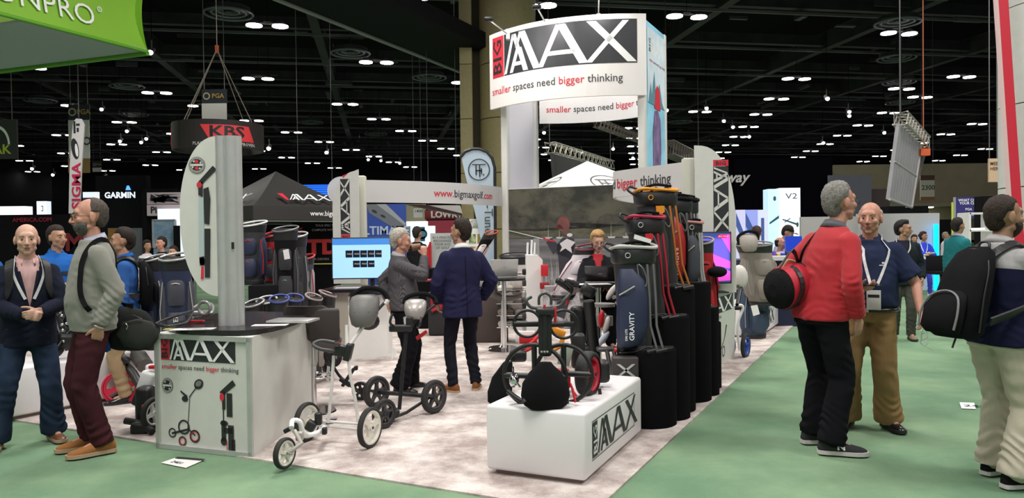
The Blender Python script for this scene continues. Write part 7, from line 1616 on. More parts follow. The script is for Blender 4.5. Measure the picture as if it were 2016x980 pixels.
b = MB(); b.tube(sm([d0+dd*.07+upv*.15, d0+dd*.13+upv*.19, d0+dd*.20+upv*.17]), .010, n=6); b.obj('carry_handle', M('tan_webbing', (.4, .3, .2), .8), t)
b = MB(); pts = [Q(1538, 520, Yd-.06), Q(1562, 488, Yd+.02), Q(1582, 455, Yd+.04), Q(1600, 430, Yd+.0)]
pts = [Q(1535, 528, Yd-.06), Q(1560, 492, Yd)]
for x, z in ((-.17, 1.25), (-.14, 1.33), (-.11, 1.40)): pts.append(wl(m9, surf(m9, x, z, .012, -1)))
pts += [wl(m9, m9.TP(-.075, -.06, 1.49)), wl(m9, m9.TP(-.06, .04, 1.50))]
ribbon(b, sm(pts, 3), .032, .006, lambda q: q-wl(m9, m9.TP(0, 0, 1.2))-V((0, 0, 0))); b.obj('shoulder_strap', black, t)
# ================================================================ BACKGROUND BOOTHS AND HANGING SIGNS
def board(name, label, cat, x0, y0, x1, y1, Y, mat, depth=.06, ground=False, hang=False, ry=0, group=None, frame=None, part='panel'):
    """upright board covering the given region at depth Y, reaching the floor if ground"""
    a, b_ = Q(x0, y0, Y), Q(x1, y1, Y); zb = 0.0 if ground else b_.z
    t = thing(name, label, cat, ((a.x+b_.x)/2, Y, zb), 0, group)
    f = flat((a.x, Y-.002, b_.z), (1, 0, 0), (0, 0, 1)); w_, h_ = b_.x-a.x, a.z-b_.z
    m = MB(); m.box(((a.x+b_.x)/2, Y+depth/2, (a.z+zb)/2), (w_, depth, a.z-zb)); m.obj(part, mat, t)
    if hang:
        m = MB(); 
        for x in (a.x+w_*.1, b_.x-w_*.1): m.cyl((x, Y+depth/2, a.z), (x, Y+depth/2, CH+.8), .012, n=5)
        m.obj('hanging_cable', M('cable_grey', (.12, .12, .12), .5, .5), t)
    if frame:
        m = MB(); g_ = .03
        for c, d in ((((a.x+b_.x)/2, a.z), (w_+g_, g_)), ((a.x, (a.z+b_.z)/2), (g_, h_)), ((b_.x, (a.z+b_.z)/2), (g_, h_)), (((a.x+b_.x)/2, b_.z), (w_+g_, g_))): m.box((c[0], Y-.01, c[1]), (d[0], .04, d[1]))
        m.obj('frame', frame, t)
    return t, f, w_, h_
def pr(t, f, w_, h_, P, mat, n=.004, name='print'):      # polygons in 0..1 units
    v_, f_ = polys2([[(x*w_, y*h_) for x, y in p] for p in P]); return decal(name, t, mat, v_, f_, f, n)
litw = M('lit_white', (.6, .63, .7), .5, emit=.6, ecol=(.85, .92, 1)); litw2 = M('lit_white_soft', (.85, .85, .85), .5, emit=.9, ecol=(1, .97, .97))
bw = M('booth_black', (.006, .006, .007), .9, var=.2, spec=.1)
# green hanging sign ------------------------------------------------------
zs = 5.6
c1_ = G(291, 102, zs); c2g = G(0, 27, zs); c3g = G(0, 138, zs); c4 = G(49, 42, zs); c5 = G(0, 47, zs)
gd = (c2g-c1_).normalized(); gd2 = (c3g-c1_).normalized()
gs = thing('hanging_sign', 'big lime green hanging sign with white lettering at the top left corner', 'sign', (c1_+c2g)/2)
lime = M('lime_fabric', (.22, .46, .035), .6, var=.08, vscale=.6); 
outn = V((-gd.y, gd.x, 0)); outn = outn if outn.y < 0 else -outn
def concave(p, q, n_, z0, z1, name, par, mat):
    rr = []
    for i in range(13):
        v = i/12; z = z0+(z1-z0)*v; off = -.30*math.sin(math.pi*v)**1*.8+.45*v*v
        rr.append([p+n_*off*1.0+V((0, 0, z-zs))+(-gd)*(.0)+(-gd2*.0), q+n_*off+V((0, 0, z-zs))])
    b = MB(); b.loft(rr, cap=False, closed=False); return b.obj(name, mat, par)
far1 = c1_+gd*9; far3 = c1_+gd2*9
concave(c1_, far1, outn, zs, zs+2.3, 'side_panel', gs, lime)
n2 = V((-gd2.y, gd2.x, 0)); n2 = n2 if n2.dot(outn) < 0 or n2.x > 0 else -n2; n2 = n2 if n2.y > 0 else -n2
concave(c1_, far3, n2*1.0, zs, zs+2.3, 'side_panel', gs, lime)
b = MB(); b.prism([c1_, c4, c4+gd2*7, c1_+gd2*9], (0, 0, 1), .05); b.obj('underside_panel', M('pale_lightbox_cloth', (.42, .47, .46), .8), gs)
b = MB(); b.tube([c1_+V((0, 0, -.03)), c3g+gd2*3+V((0, 0, -.03))], .055, n=6); b.tube([c1_, far1], .04, n=6); b.obj('edge_trim', M('lime_dark', (.12, .36, .02), .5), gs)
fg = lambda s_, t_, n=0: c1_+gd*(s_)+outn*(n+.02-.30*math.sin(math.pi*min(1, max(0, t_/2.3)))*.8+.45*(t_/2.3)**2)+V((0, 0, t_))
gt = [(b_[0], b_[1]) for b_ in ()]
s0_ = (G(200, 76, zs)-c1_).length
vs, fs = text2d('TIONPRO', .42, 'RIGHT', -.004, 1.0, 3); decal('lettering', gs, lwhite, [(s0_-a, b_+.26) for a, b_ in vs], fs, fg, .03)
v_, f_ = polys2(ringp(s0_-.12, .64, .04, .055)); decal('lettering', gs, lwhite, v_, f_, fg, .03)
vs, fs = text2d('R', .05, 'CENTER', 0, 1, 1); decal('lettering', gs, lwhite, [(s0_-.12-a, b_+.615) for a, b_ in vs], fs, fg, .03)
# AK sign -----------------------------------------------------------------
t, f, w_, h_ = board('hanging_sign', 'dark hanging sign with white arc and yellow-green letters at the left edge', 'sign', -70, 236, 34, 312, 20, M('dark_sign_cloth', (.03, .03, .03), .7), hang=True)
pr(t, f, w_, h_, [[(.62+.25*math.cos(a), .35+.5*math.sin(a)) for a in (k*.2, k*.2+.2)]+[(.62+.21*math.cos(a), .35+.42*math.sin(a)) for a in (k*.2+.2, k*.2)] for k in range(0, 12)], lwhite)
write(t, M('yellow_green', (.45, .55, .04), .5), f, 'PEAK', .25, w_*.88, h_*.13, align='RIGHT', bold=.03)
# SIGMA + PGA banners ------------------------------------------------------
gold = M('gold_print', (.42, .26, .05), .5); brownp_ = M('bronze_cloth', (.22, .14, .04), .7); navyd = M('pga_navy', (.018, .02, .03), .7)
def pga(x0, y0, x1, y1, Y, label, white_to, tail=None):
    t, f, w_, h_ = board('aisle_banner', label, 'banner', x0, y0, x1, y1, Y, navyd, .02, hang=True)
    v_, f_ = polys2([blob(w_*.19, h_*.52, h_*.26, h_*.26)]); decal('crest', t, M('crest_gold', (.45, .40, .25), .5), v_, f_, f, .006)
    v_, f_ = polys2([blob(w_*.19, h_*.52, h_*.17, h_*.17)]); decal('crest', t, navyd, v_, f_, f, .009)
    write(t, gold, f, 'PGA', h_*.33, w_*.40, h_*.38, bold=.03, n=.01)
    a, b_ = Q(x0, y1, Y), Q(x1, white_to, Y); m = MB(); m.box(((a.x+b_.x)/2, Y+.01, (a.z+b_.z)/2), (b_.x-a.x, .02, a.z-b_.z)); m.obj('white_cloth', M('banner_white', (.62, .60, .58), .7), t)
    if tail: a, b_ = Q(x0, white_to, Y), Q(x1, tail, Y); m = MB(); m.box(((a.x+b_.x)/2, Y+.01, (a.z+b_.z)/2), (b_.x-a.x, .02, a.z-b_.z)); m.obj('bronze_cloth', brownp_, t)
    return t, f
pga(397, 176, 447, 203, 24, 'dark and white hanging aisle banner above the round sign', 262)
t, f = pga(134, 206, 177, 236, 32, 'dark and white aisle banner with number, behind the red-lettered banner', 312, 340)
write(t, dark, flat(Q(167, 285, 31.95), (1, 0, 0), (0, 0, 1)), 'O', .35, -.12, .0, bold=.02)
pga(182, 318, 200, 330, 60, 'distant bronze aisle banner behind the tall red-lettered banner', 338)
Ys = 29
t = thing('tall_banner', 'tall white hanging banner with red upward lettering above the bearded man', 'banner', Q(150, 420, Ys))
b = MB(); L_ = [(148, 240, 10), (150, 236, 12), (152, 232, 0)]
P = [Q(x, y, Ys) for x, y in ((144, 240), (150, 233), (160, 234), (166, 246), (161, 320), (157, 420), (135, 420), (137, 330), (141, 270))]
b.prism(P, (0, 1, 0), .06); b.obj('banner_cloth', M('banner_white2', (.66, .63, .65), .7), t)
o_ = Q(137, 418, Ys-.01); fs_ = flat(o_, (1, 0, 0), (0, 0, 1))
vs, fs = text2d('SIGMA', .34, 'LEFT', .03, .95, 2); decal('lettering', t, M('crimson_print', (.6, .02, .09), .5), [(-b_+.42+a*.03, a*1.36+.12) for a, b_ in vs], fs, fs_, .01)
pr(t, flat(Q(143, 302, Ys-.01), (1, 0, 0), (0, 0, 1)), 1, 1, [blob(.10, .18, .14, .40, 16, .15)], dark, .01); pr(t, flat(Q(143, 302, Ys-.01), (1, 0, 0), (0, 0, 1)), 1, 1, [blob(.16, .12, .06, .25, 14, .1)], lwhite, .015)
pr(t, flat(Q(145, 262, Ys-.01), (1, 0, 0), (0, 0, 1)), 1, 1, [rect(0, 0, .08, .45), rect(.12, .05, .2, .2), rect(.1, .28, .24, .36)], dark, .01)
m = MB(); m.cyl(Q(155, 234, Ys), V((Q(155, 234, Ys).x, Ys, CH+.5)), .02, n=5); m.obj('hanging_cable', MC['cable_grey'], t)
# KBS round sign -----------------------------------------------------------
kc = Q(430, 265, 21.5); ks = thing('hanging_sign', 'round black hanging ring sign with red patch above the half-round sign', 'sign', kc)
R_ = (517-343)/2/1500*21.0; zt = Q(430, 233, 21.5-R_).z; zb = Q(430, 287, 21.5-R_).z
kp = [V((kc.x+R_*math.sin(a), 21.5-R_*math.cos(a), 0)) for a in [math.pi*2*k/48 for k in range(-24, 25)]]
o_, kf, kl = curved_wall(kp, zb, zt, .06, 'ring_cloth', M('ring_black', (.045, .035, .035), .7), ks)
half = kl/2; s0 = half-.02; hh = zt-zb
v_, f_ = polys2([[(s0, hh*.80), (s0+1.30, hh*.80), (s0+1.48, hh*.22), (s0+.25, hh*.22)]]); decal('red_patch', ks, M('coral_red', (.80, .05, .06), .5, emit=.15), v_, f_, kf, .01, .1)
vs, fs = text2d('KBS', .30, 'LEFT', .035, 1.35, 2); decal('lettering', ks, dark, [(a+s0+.22, b_+hh*.36) for a, b_ in vs], fs, kf, .02, .1)
vs, fs = text2d('PLAYER DRIVEN. TOUR PROVEN.', .085, 'RIGHT', .02, 1, 1); decal('lettering', ks, lwhite, [(a+s0+1.52, b_+hh*.06) for a, b_ in vs], fs, kf, .02, .1)
v_, f_ = polys2([[(s0-2.2, hh*.85), (s0-1.45, hh*.85), (s0-1.3, hh*.15), (s0-1.95, hh*.15)]]); decal('red_patch', ks, MC['coral_red'], v_, f_, kf, .01, .1)
apex = Q(427, 97, 21.5); b = MB()
for a in (-1.9, -.4, 1.15, 2.8): b.cyl(apex, (kc.x+R_*math.sin(a), 21.5-R_*math.cos(a), zt), .014, n=5)
b.cyl(apex, apex+V((0, 0, CH+.4-apex.z)), .012, n=5); b.obj('sling_cable', M('sling_tan', (.35, .27, .24), .7), ks); b = MB(); b.box(apex, (.08, .08, .22)); b.obj('hoist_hook', M('hook_orange', (.6, .1, .03), .5), ks)
# far left booths ----------------------------------------------------------
board('light_box', 'long white light box over the black wall at the left edge', 'light box', -60, 407, 49, 423, 18.4, litw2, .3, ground=True)
t, f, w_, h_ = board('light_box', 'small glowing white box sign with a grey bracket mark', 'light box', 72, 396, 92, 424, 19.7, litw, .2, ground=True); pr(t, f, w_, h_, [rect(.45, .3, .65, .36), rect(.45, .62, .65, .68), rect(.6, .3, .67, .68)], M('mark_grey', (.2, .2, .2), .5))
t, f, w_, h_ = board('booth_board', 'black booth wall with small red lettering behind the bald man', 'booth board', -80, 424, 205, 520, 18, bw, .2, ground=True)
write(t, M('dull_crimson', (.28, .008, .03), .6), f, 'AMERICA.COM', .10, w_*.37, h_*.86, bold=.03); write(t, M('dark_red_print', (.18, .008, .015), .6), f, 'MA', .42, w_*.73, h_*.28, bold=.04)
t, f, w_, h_ = board('booth_board', 'tall black booth wall with glowing white lettering and a blue triangle', 'booth board', 188, 346, 290, 470, 24, bw, .3, ground=True)
write(t, litw, f, 'GARMIN', .155*1.2, w_*.17, h_*.65, bold=.05, sx=1.0); pr(t, f, w_, h_, [[(.59, .77), (.70, .77), (.66, .84), (.62, .84)]], M('lit_blue', (.05, .2, .9), .5, emit=2))
t, f, w_, h_ = board('light_box', 'white and violet light box beside the tall black wall', 'light box', 163, 378, 193, 407, 23, litw, .1, ground=True); pr(t, f, w_, h_, [rect(0, 0, .75, .62)], M('violet_print', (.05, .03, .22), .5), .01)
board('booth_screen', 'orange-brown booth panel beyond the backpack', 'screen board', 205, 449, 243, 520, 22.5, M('orange_brown', (.28, .14, .03), .6), .1, ground=True)
board('booth_screen', 'grey booth panel right of the orange-brown one', 'screen board', 243, 449, 278, 520, 22.3, M('slate_panel', (.12, .13, .15), .6), .1, ground=True); 
board('booth_screen', 'tall black strip panel left of the sky poster', 'screen board', 279, 380, 291, 520, 20, bw, .1, ground=True)
t, f, w_, h_ = board('header_sign', 'long black and white patterned header sign above the sky poster', 'sign', 289, 379, 360, 401, 20, M('pinkish_white', (.50, .42, .44), .6), .1, ground=False)
pr(t, f, w_, h_, [[(random.random()*.9, random.random()*.8), (random.random(), random.random()*.9), (random.random()*.9, random.random()*.9)] for k in range(16)], dark)
t, f, w_, h_ = board('header_sign', 'pale header sign with dark red lettering above the glowing strip', 'sign', 289, 403, 360, 424, 19.9, M('pinkish_white'), .1, ground=False); write(t, dark, f, 'Pi', .17, w_*.10, h_*.25, bold=.05)
board('light_box', 'bright white glowing strip over the sky poster', 'light box', 310, 411, 360, 431, 19.7, litw, .1, ground=True)
t, f, w_, h_ = board('poster', 'framed blue sky poster with soft clouds', 'poster', 301, 433, 345, 486, 19.5, print_noise('sky_cloud_print', (.10, .22, .36), (.45, .50, .55), (.9, .9, 1.6), .42, .7), .1, ground=True, frame=alu)
board('booth_screen', 'narrow black and crimson panel against the half-round sign', 'screen board', 341, 444, 352, 486, 19.3, bw, .1, ground=True)
board('header_beam', 'dark header beam carrying the signs above the sky poster', 'screen board', 281, 372, 372, 379, 20.2, bw, .2, ground=True)
# black pop-up canopy ------------------------------------------------------
Yt = 14.0; ap = Q(543, 337, Yt+1.4); eL = Q(455, 411, Yt+.8); eM = Q(548, 434, Yt-.3); eR = Q(664, 414, Yt+.8); zv = eM.z
ct2 = thing('pop_up_canopy', 'black pyramid pop-up canopy with white logo lettering', 'canopy', (ap.x, ap.y, 0))
zc = Q(543, 412, Yt).z; cx0, cy0 = ap.x, ap.y; hw = 1.38
rot = math.radians(3); cor = [V((cx0+hw*math.cos(rot+k*math.pi/2)*1.2, cy0+hw*math.sin(rot+k*math.pi/2)*1.2, 0)) for k in range(4)]
eave = Q(543, 404, Yt-.2).z; canm = M('canopy_black', (.030, .028, .027), .55, bump=.15, bscale=6)
b = MB()
for k in range(4):
    p, q = cor[k], cor[(k+1) % 4]; n_ = 8; rows = []
    for i in range(n_+1):
        u = i/n_; z = eave+(ap.z-eave)*(1-u)**1.18 if u < 1 else eave; rows.append([V((cx0, cy0, z))+(p-V((cx0, cy0, 0)))*u, V((cx0, cy0, z))+((p+q)/2-V((cx0, cy0, 0)))*u*1.0-V((0, 0, .06*math.sin(u*3))), V((cx0, cy0, z))+(q-V((cx0, cy0, 0)))*u])
    b.loft(rows, cap=False, closed=False)
b.obj('roof', canm, ct2)
vh = .26
for k in range(4):
    p, q = cor[k], cor[(k+1) % 4]; b = MB(); b.prism([p+V((0, 0, eave)), q+V((0, 0, eave)), q+V((0, 0, eave-vh)), p+V((0, 0, eave-vh))], ((p+q)/2-V((cx0, cy0, 0))).normalized(), .01); b.obj('valance', canm, ct2)
    b = MB(); b.cyl(p*.985+V((cx0, cy0, 0))*.015, p*.985+V((cx0, cy0, 0))*.015+V((0, 0, eave)), .022, n=8); b.tube([p+V((0, 0, eave-vh-.02)), q+V((0, 0, eave-vh-.02))], .012, n=5); b.obj('leg', M('green_grey_metal', (.20, .25, .20), .4, .4), ct2)
# front faces: k such that facing camera
faces = sorted(range(4), key=lambda k: ((cor[k]+cor[(k+1) % 4])/2).y)[:2]
for k in faces:
    p, q = cor[k], cor[(k+1) % 4]
    if p.x > q.x: p, q = q, p
    left = ((p+q)/2).x < cx0
    e_ = (q-p).normalized(); mid_ = (p+q)/2; apx = V((cx0, cy0, ap.z)); base = mid_+V((0, 0, eave)); upd = (apx-base).normalized(); nn_ = e_.cross(upd)
    def fmap(s_, t_, n=0, base=base, e_=e_, upd=upd, nn_=nn_):
        return base+e_*s_+upd*t_+nn_*(n-.0)-V((0, 0, .10*min(1, max(0, t_/1.2))*(1)))*0
    L_ = (q-p).length; hL = .30
    o_ = (fmap(0, 0)-fmap(0, 0))
    P = [[(a*hL*.9-.35+(b_*.1), b_*hL*.8+.16) for a, b_ in poly] for poly in logo_polys()]
    v_, f_ = polys2(P); decal('logo_letters', ct2, lwhite, v_, f_, fmap, -.0 if False else .05, .1)
    v_, f_ = polys2([[(-.50, .16+.24), (-.38, .40), (-.36, .16), (-.42, .16)]]); decal('logo_red_panel', ct2, red, v_, f_, fmap, .05)
    fv = flat(p+V((0, 0, eave-vh)), e_, (0, 0, 1)); nv = fv(0, 0, 1)-fv(0, 0, 0)
    write(ct2, lwhite, fv, 'www.bigmaxgolf.com', .10, L_*.5 if not left else L_*.1, .09, bold=.02, n=.03)
# TD board
t, f, w_, h_ = board('booth_board', 'black booth wall with two big red letters, left of the computer monitor', 'booth board', 575, 436, 668, 522, 15.9, bw, .12, ground=True)
write(t, M('bright_red_print', (.55, .03, .03), .5), f, 'TD', .30, w_*.30, h_*.27, bold=.06, sx=1.25)
write(t, greyp, f, 'TOUR DRIVEN', .05, w_*.32, h_*.12, bold=.02); write(t, silverp, f, 'TOUR SPEC TOUR LEVEL', .045, w_*.50, h_*.88, bold=.01); write(t, silverp, f, 'COMPLETE WITH HEADS', .045, w_*.42, h_*.78, bold=.01)
vs, fs = text2d('VERTEX', .07, 'LEFT', .02, 1, 1); decal('lettering', t, red, [(-b_+w_*.22, a+h_*.5) for a, b_ in vs], fs, f, .004)
b = MB(); p, q = Q(588, 520, 15.7), Q(660, 520, 15.7); b.box(((p.x+q.x)/2, 15.8, p.z), (q.x-p.x, .05, .02)); b.obj('yellow_trim', M('yellow_trim', (.6, .55, .12), .5), t)
t, f, w_, h_ = board('light_box', 'long blue glowing striped banner behind the black canopy', 'light box', 578, 364, 662, 384, 26, M('lit_deep_blue', (.01, .10, .7), .4, emit=.9, ecol=(.01, .14, .9)), .1, ground=False, hang=True); pr(t, f, w_, h_, [rect(0, k*.2+.05, 1, k*.2+.1) for k in range(5)], M('dim_blue', (.01, .03, .2), .5))
# poster ULTIMATE
t, f, w_, h_ = board('booth_board', 'blue booth wall with a grey device picture behind the web address banner', 'booth board', 722, 402, 800, 520, 18, M('royal_blue_wall', (.02, .06, .30), .5), .1, ground=True)
pr(t, f, w_, h_, [[(.0, 1.0), (.32, 1.0), (.98, .66), (.95, .60), (.7, .60), (.05, .86)]], M('device_grey', (.13, .15, .17), .4)); pr(t, f, w_, h_, [[(.25, 1.0), (.5, 1.0), (1.0, .68), (.98, .64)]], M('device_light', (.30, .32, .34), .4), .006); pr(t, f, w_, h_, [blob(.2, .88, .07, .022, a=-.3), blob(.42, .80, .07, .02, a=-.3)], dark, .01)
write(t, M('pale_blue_print2', (.40, .50, .65), .5), f, 'ULTIMATE', .20, -w_*.30, h_*.50, bold=.03)
board('booth_screen', 'beige partition above the blue wall', 'screen board', 798, 402, 838, 446, 30, M('cream_wall', (.50, .46, .34), .7), .2, ground=True)
t, f, w_, h_ = board('aisle_banner', 'small white hanging sign with a number left of the dark red sign', 'banner', 814, 410, 832, 428, 28, paper, .03, hang=True); write(t, dark, f, '1400', .11, w_*.1, h_*.55, bold=.01)
t, f, w_, h_ = board('header_sign', 'dark red header sign with bold white lettering', 'sign', 836, 414, 906, 431, 26, M('maroon_wall', (.24, .02, .03), .6), .2, hang=True); write(t, lwhite, f, 'LOWRY', .22, w_*.17, h_*.2, bold=.06)
b = MB(); pp = [Q(x, y, 25) for x, y in ((800, 404), (905, 404), (910, 422), (905, 424))]; b.prism(pp, (0, 1, 0), .3); b.top('sloped_canopy', M('white_canopy_cloth', (.7, .66, .64), .6), 'white sloped canopy edge above the dark red sign', 'canopy')
b = MB(); pp = [Q(x, y, 24.9) for x, y in ((800, 403), (910, 424), (910, 420), (840, 403))]; b.prism(pp, (0, 1, 0), .1); b.top('canopy_trim', M('dark_maroon', (.05, .012, .015), .6), 'dark maroon band along the sloped canopy', 'canopy')
board('booth_board', 'dark red booth wall with fine print beneath the header sign', 'booth board', 838, 434, 905, 520, 25, M('crimson_wall', (.38, .03, .06), .6), .1, ground=True)
board('light_box', 'curved white lit counter roof left of the watch panel', 'light box', 790, 436, 840, 446, 20, litw2, .3)
board('booth_screen', 'grey partition left of the lit watch panel', 'screen board', 788, 445, 808, 540, 19.5, M('blue_grey_wall', (.16, .19, .23), .6), .3, ground=True)
t, f, w_, h_ = board('light_box', 'pale blue lit panel with a dark round watch picture', 'light box', 808, 445, 856, 482, 19.5, M('lit_pale_blue', (.6, .78, .85), .5, emit=.7, ecol=(.6, .82, .92)), .2, ground=True)
pr(t, f, w_, h_, [blob(.5, .58, .20, .26), rect(.40, .2, .6, .95)], M('watch_print', (.02, .06, .10), .4)); pr(t, f, w_, h_, [blob(.5, .58, .12, .16)], M('watch_face', (.06, .22, .30), .3), .008)
t, f, w_, h_ = board('poster', 'grey poster with hexagon-style capital lettering left of the navy suit', 'poster', 847, 459, 896, 548, 13.5, M('poster_grey', (.42, .45, .44), .6), .05, ground=True)
for k, s_ in enumerate(('IN 5 MINUTES', 'RECOGNIZE', 'YOUR ACE', 'OF GOLF')): write(t, M('charcoal_print'), f, s_, .042, w_*.5, h_*(.88-.075*k), align='CENTER', bold=.0)
pr(t, f, w_, h_, [[(0, 0), (1, 0), (1, .12), (.5, .28), (0, .2)]], M('poster_dark_grey', (.13, .14, .13), .6))
b = MB(); pp = [Q(x, y, 13.4) for x, y in ((846, 476), (848, 522), (838, 518), (836, 500))]; b.prism(pp, (0, 1, 0), .05); b.cyl(Q(847, 476, 13.4), V((Q(847, 476, 13.4).x, 13.4, 0)), .02, n=6); b.top('red_flag', redp, 'small red feather flag left of the grey poster', 'flag')
t, f, w_, h_ = board('far_counter', 'black counter with red trimmed carts behind the cup drinker', 'counter', 812, 530, 852, 590, 12.8, bw, .6, ground=True, part='counter_body')
b = MB(); p = Q(853, 552, 12); 
b.box((p.x, 12, p.z), (.5, .1, .03)); b.box((p.x+.1, 12, p.z-.3), (.4, .3, .25), bev=.05); b.box((p.x+.1, 12, .25), (.35, .3, .5), bev=.05); b.top('dark_cart_bag', M('black_cart_bag', (.02, .02, .022), .6), 'dark cart bag lying against the counter left of the navy suit', 'golf bag')
b = MB(); b.tube([Q(838, 552, 11.8), Q(864, 550, 11.8)], .02); b.tube(sm([Q(852, 575, 11.8), Q(862, 585, 11.8), Q(872, 600, 11.8), Q(850, 612, 11.8)]), .025); b.box(Q(860, 592, 11.85), (.2, .1, .3), bev=.04); b.top('red_cart_frame', M('dark_red_frame', (.35, .01, .03), .4), 'red cart frame between the two central men', 'golf cart')
t, f, w_, h_ = board('poster', 'white photo wall with small golf pictures right of the navy suit', 'poster', 908, 450, 962, 560, 14, white, .08, ground=True)
for k in range(4):
    for j in range(2): pr(t, f, w_, h_, [rect(.28+.32*j, .74-.22*k, .54+.32*j, .90-.22*k)], print_noise('photo_%d' % ((k+j) % 3), [(.05, .12, .03), (.3, .22, .03), (.1, .1, .1)][(k+j) % 3], [(.5, .55, .3), (.5, .5, .45), (.6, .55, .5)][(k+j) % 3], (9, 9, 9)))
t, f, w_, h_ = board('poster', 'upper photo panel with a putting green picture', 'poster', 924, 431, 956, 450, 14.2, white, .08, ground=True); pr(t, f, w_, h_, [rect(.1, .1, .9, .9)], print_noise('photo_3', (.2, .25, .12), (.7, .7, .68), (6, 6, 6)))
board('booth_screen', 'dark grey box panel on top of the photo wall', 'screen board', 900, 430, 924, 452, 14.3, M('dark_olive', (.05, .055, .05), .7), .1, ground=True)
p = Q(940, 512, 12.5); q = Q(958, 466, 12.5); golf_bag('tilted black and white golf bag with orange top above the navy suit\'s shoulder', V((p.x-.25, 12.5, p.z-.35)), .8, .10, tilt=(.6, 0), col=blackf, panel=M('white_leather', (.7, .68, .66), .5), trim=redp, rimc=M('coral', (.6, .1, .04), .5), group='bags near the photo wall')
# T.F. flag ----------------------------------------------------------------
Yf = 13.9; ff_ = thing('feather_flag', 'pale blue teardrop flag with black circle emblem and vertical lettering', 'flag', V((Q(975, 500, Yf).x, Yf, 0)))
O = [(908, 308), (916, 300), (930, 295), (944, 295), (958, 301), (968, 313), (973, 330), (974, 560), (972, 600), (952, 500), (940, 440), (928, 390), (916, 345)]
b = MB(); b.prism([Q(x, y, Yf) for x, y in O], (0, 1, 0), .015); b.obj('flag_cloth', M('flag_blue', (.40, .50, .58), .7), ff_)
b = MB(); b.tube([Q(x, y, Yf) for x, y in ((906, 310), (915, 299), (930, 293), (944, 293), (959, 299), (969, 311), (974, 330), (976, 560))]+[V((Q(976, 560, Yf).x, Yf, 0))], .028, n=6); b.box((Q(976, 560, Yf).x, Yf, .02), (.4, .4, .04)); b.obj('pole', black, ff_)
f = flat(Q(943, 334, Yf-.01), (1, 0, 0), (0, 0, 1)); u = Yf/1500
v_, f_ = polys2(ringp(0, 0, 19.5*u, 21.5*u, 32)+[rect(-13*u, 9*u, 13*u, 11*u), rect(-7*u, -3*u, -4.5*u, 9*u), rect(-6*u, -3*u, 6*u, -.5*u), rect(0, -14*u, 2.5*u, 9*u), rect(3.5*u, -8*u, 6*u, 3*u), rect(-7*u, -10*u, -4.5*u, -3*u), blob(9*u, -10*u, 1.6*u, 1.6*u)]); decal('emblem', ff_, dark, v_, f_, f, .005)
vs, fs = text2d('-Tuned.', .16, 'LEFT', 0, 1, 2); decal('lettering', ff_, M('charcoal_print'), [(b_-.02, -a) for a, b_ in vs], fs, flat(Q(956, 403, Yf-.01), (1, 0, 0), (0, 0, 1)), .005)
# T.F. white tent behind the mural ------------------------------------------
Yw = 19.0; ap2 = Q(1156, 317, Yw+1.2); hw = 1.75; zc2 = Q(1080, 372, Yw).z
tt = thing('pop_up_canopy', 'bright white pyramid canopy with black circle emblems behind the mural wall', 'canopy', (ap2.x, ap2.y, 0))
rot = math.radians(55+10); cor2 = [V((ap2.x+hw*1.25*math.cos(rot+k*math.pi/2), ap2.y+hw*1.25*math.sin(rot+k*math.pi/2), 0)) for k in range(4)]
zc2 = Q(1060, 378, Yw).z
b = MB()
for k in range(4): b.add([ap2, cor2[k]+V((0, 0, zc2)), cor2[(k+1) % 4]+V((0, 0, zc2))], [(0, 1, 2)])
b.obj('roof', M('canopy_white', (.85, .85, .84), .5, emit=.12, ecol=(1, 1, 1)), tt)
for k in range(4): b = MB(); b.cyl(cor2[k], cor2[k]+V((0, 0, zc2)), .03, n=8); b.obj('leg', alu, tt)
for k in sorted(range(4), key=lambda k: ((cor2[k]+cor2[(k+1) % 4])/2).y)[:2]:
    p, q = cor2[k], cor2[(k+1) % 4]
    if p.x > q.x: p, q = q, p
    e_ = (q-p).normalized(); base = (p+q)/2+V((0, 0, zc2)); upd = (ap2-base).normalized(); L_ = .95
    f = flat(base, e_, upd); v_, f_ = polys2(ringp(0, .42, .42, .46, 32)+[rect(-.3, .58, .3, .63), rect(-.05, .2, .0, .62), rect(-.22, .2, -.17, .6), rect(-.2, .38, .1, .43)]); decal('emblem', tt, dark, v_, f_, f, .01)
# stage frame and truss seen through the tower
b = MB(); b.prism([Q(1083, 302, 24), Q(1090, 302, 24), Q(1102, 420, 24), Q(1094, 420, 24)], (0, 1, 0), .1); b.prism([Q(1090, 303, 24.1), Q(1200, 332, 24.1), Q(1210, 420, 24.1), Q(1100, 420, 24.1)], (0, 1, 0), .1); t = b.top('stage_backdrop', M('stage_grey', (.045, .045, .045), .7), 'dark grey stage backdrop with pale edge seen through the tower', 'backdrop')
def truss(name, label, p, q, w_, mat, n=14):
    t = thing(name, label, 'truss', (p+q)/2); p, q = V(p), V(q); d = (q-p).normalized(); s_ = d.cross(V((0, 0, 1))).normalized(); u_ = s_.cross(d); C_ = [s_*a*w_/2+u_*b_*w_/2 for a, b_ in ((-1, -1), (1, -1), (1, 1), (-1, 1))]
    for c in C_: b = MB(); b.cyl(p+c, q+c, w_*.07, n=6); b.obj('chord', mat, t)
    b = MB(); L_ = (q-p).length
    for i in range(n):
        for k in range(4): b.cyl(p+d*L_*i/n+C_[k], p+d*L_*(i+.5)/n+C_[(k+1) % 4], w_*.04, n=4); b.cyl(p+d*L_*(i+.5)/n+C_[(k+1) % 4], p+d*L_*(i+1)/n+C_[k], w_*.04, n=4)
    o = b.obj('lacing', mat, t); o['kind'] = 'stuff'
    for e in (p, q): b = MB(); b.cyl(e, (e.x, e.y, CH+1), .015, n=5); b.obj('hanging_cable', MC['cable_grey'], t)
    return t
trm = M('truss_aluminium', (.45, .42, .38), .35, .6)
truss('lighting_truss', 'aluminium box truss slanting above the white canopy', Q(1082, 290, 24), Q(1202, 325, 31), .32, trm)
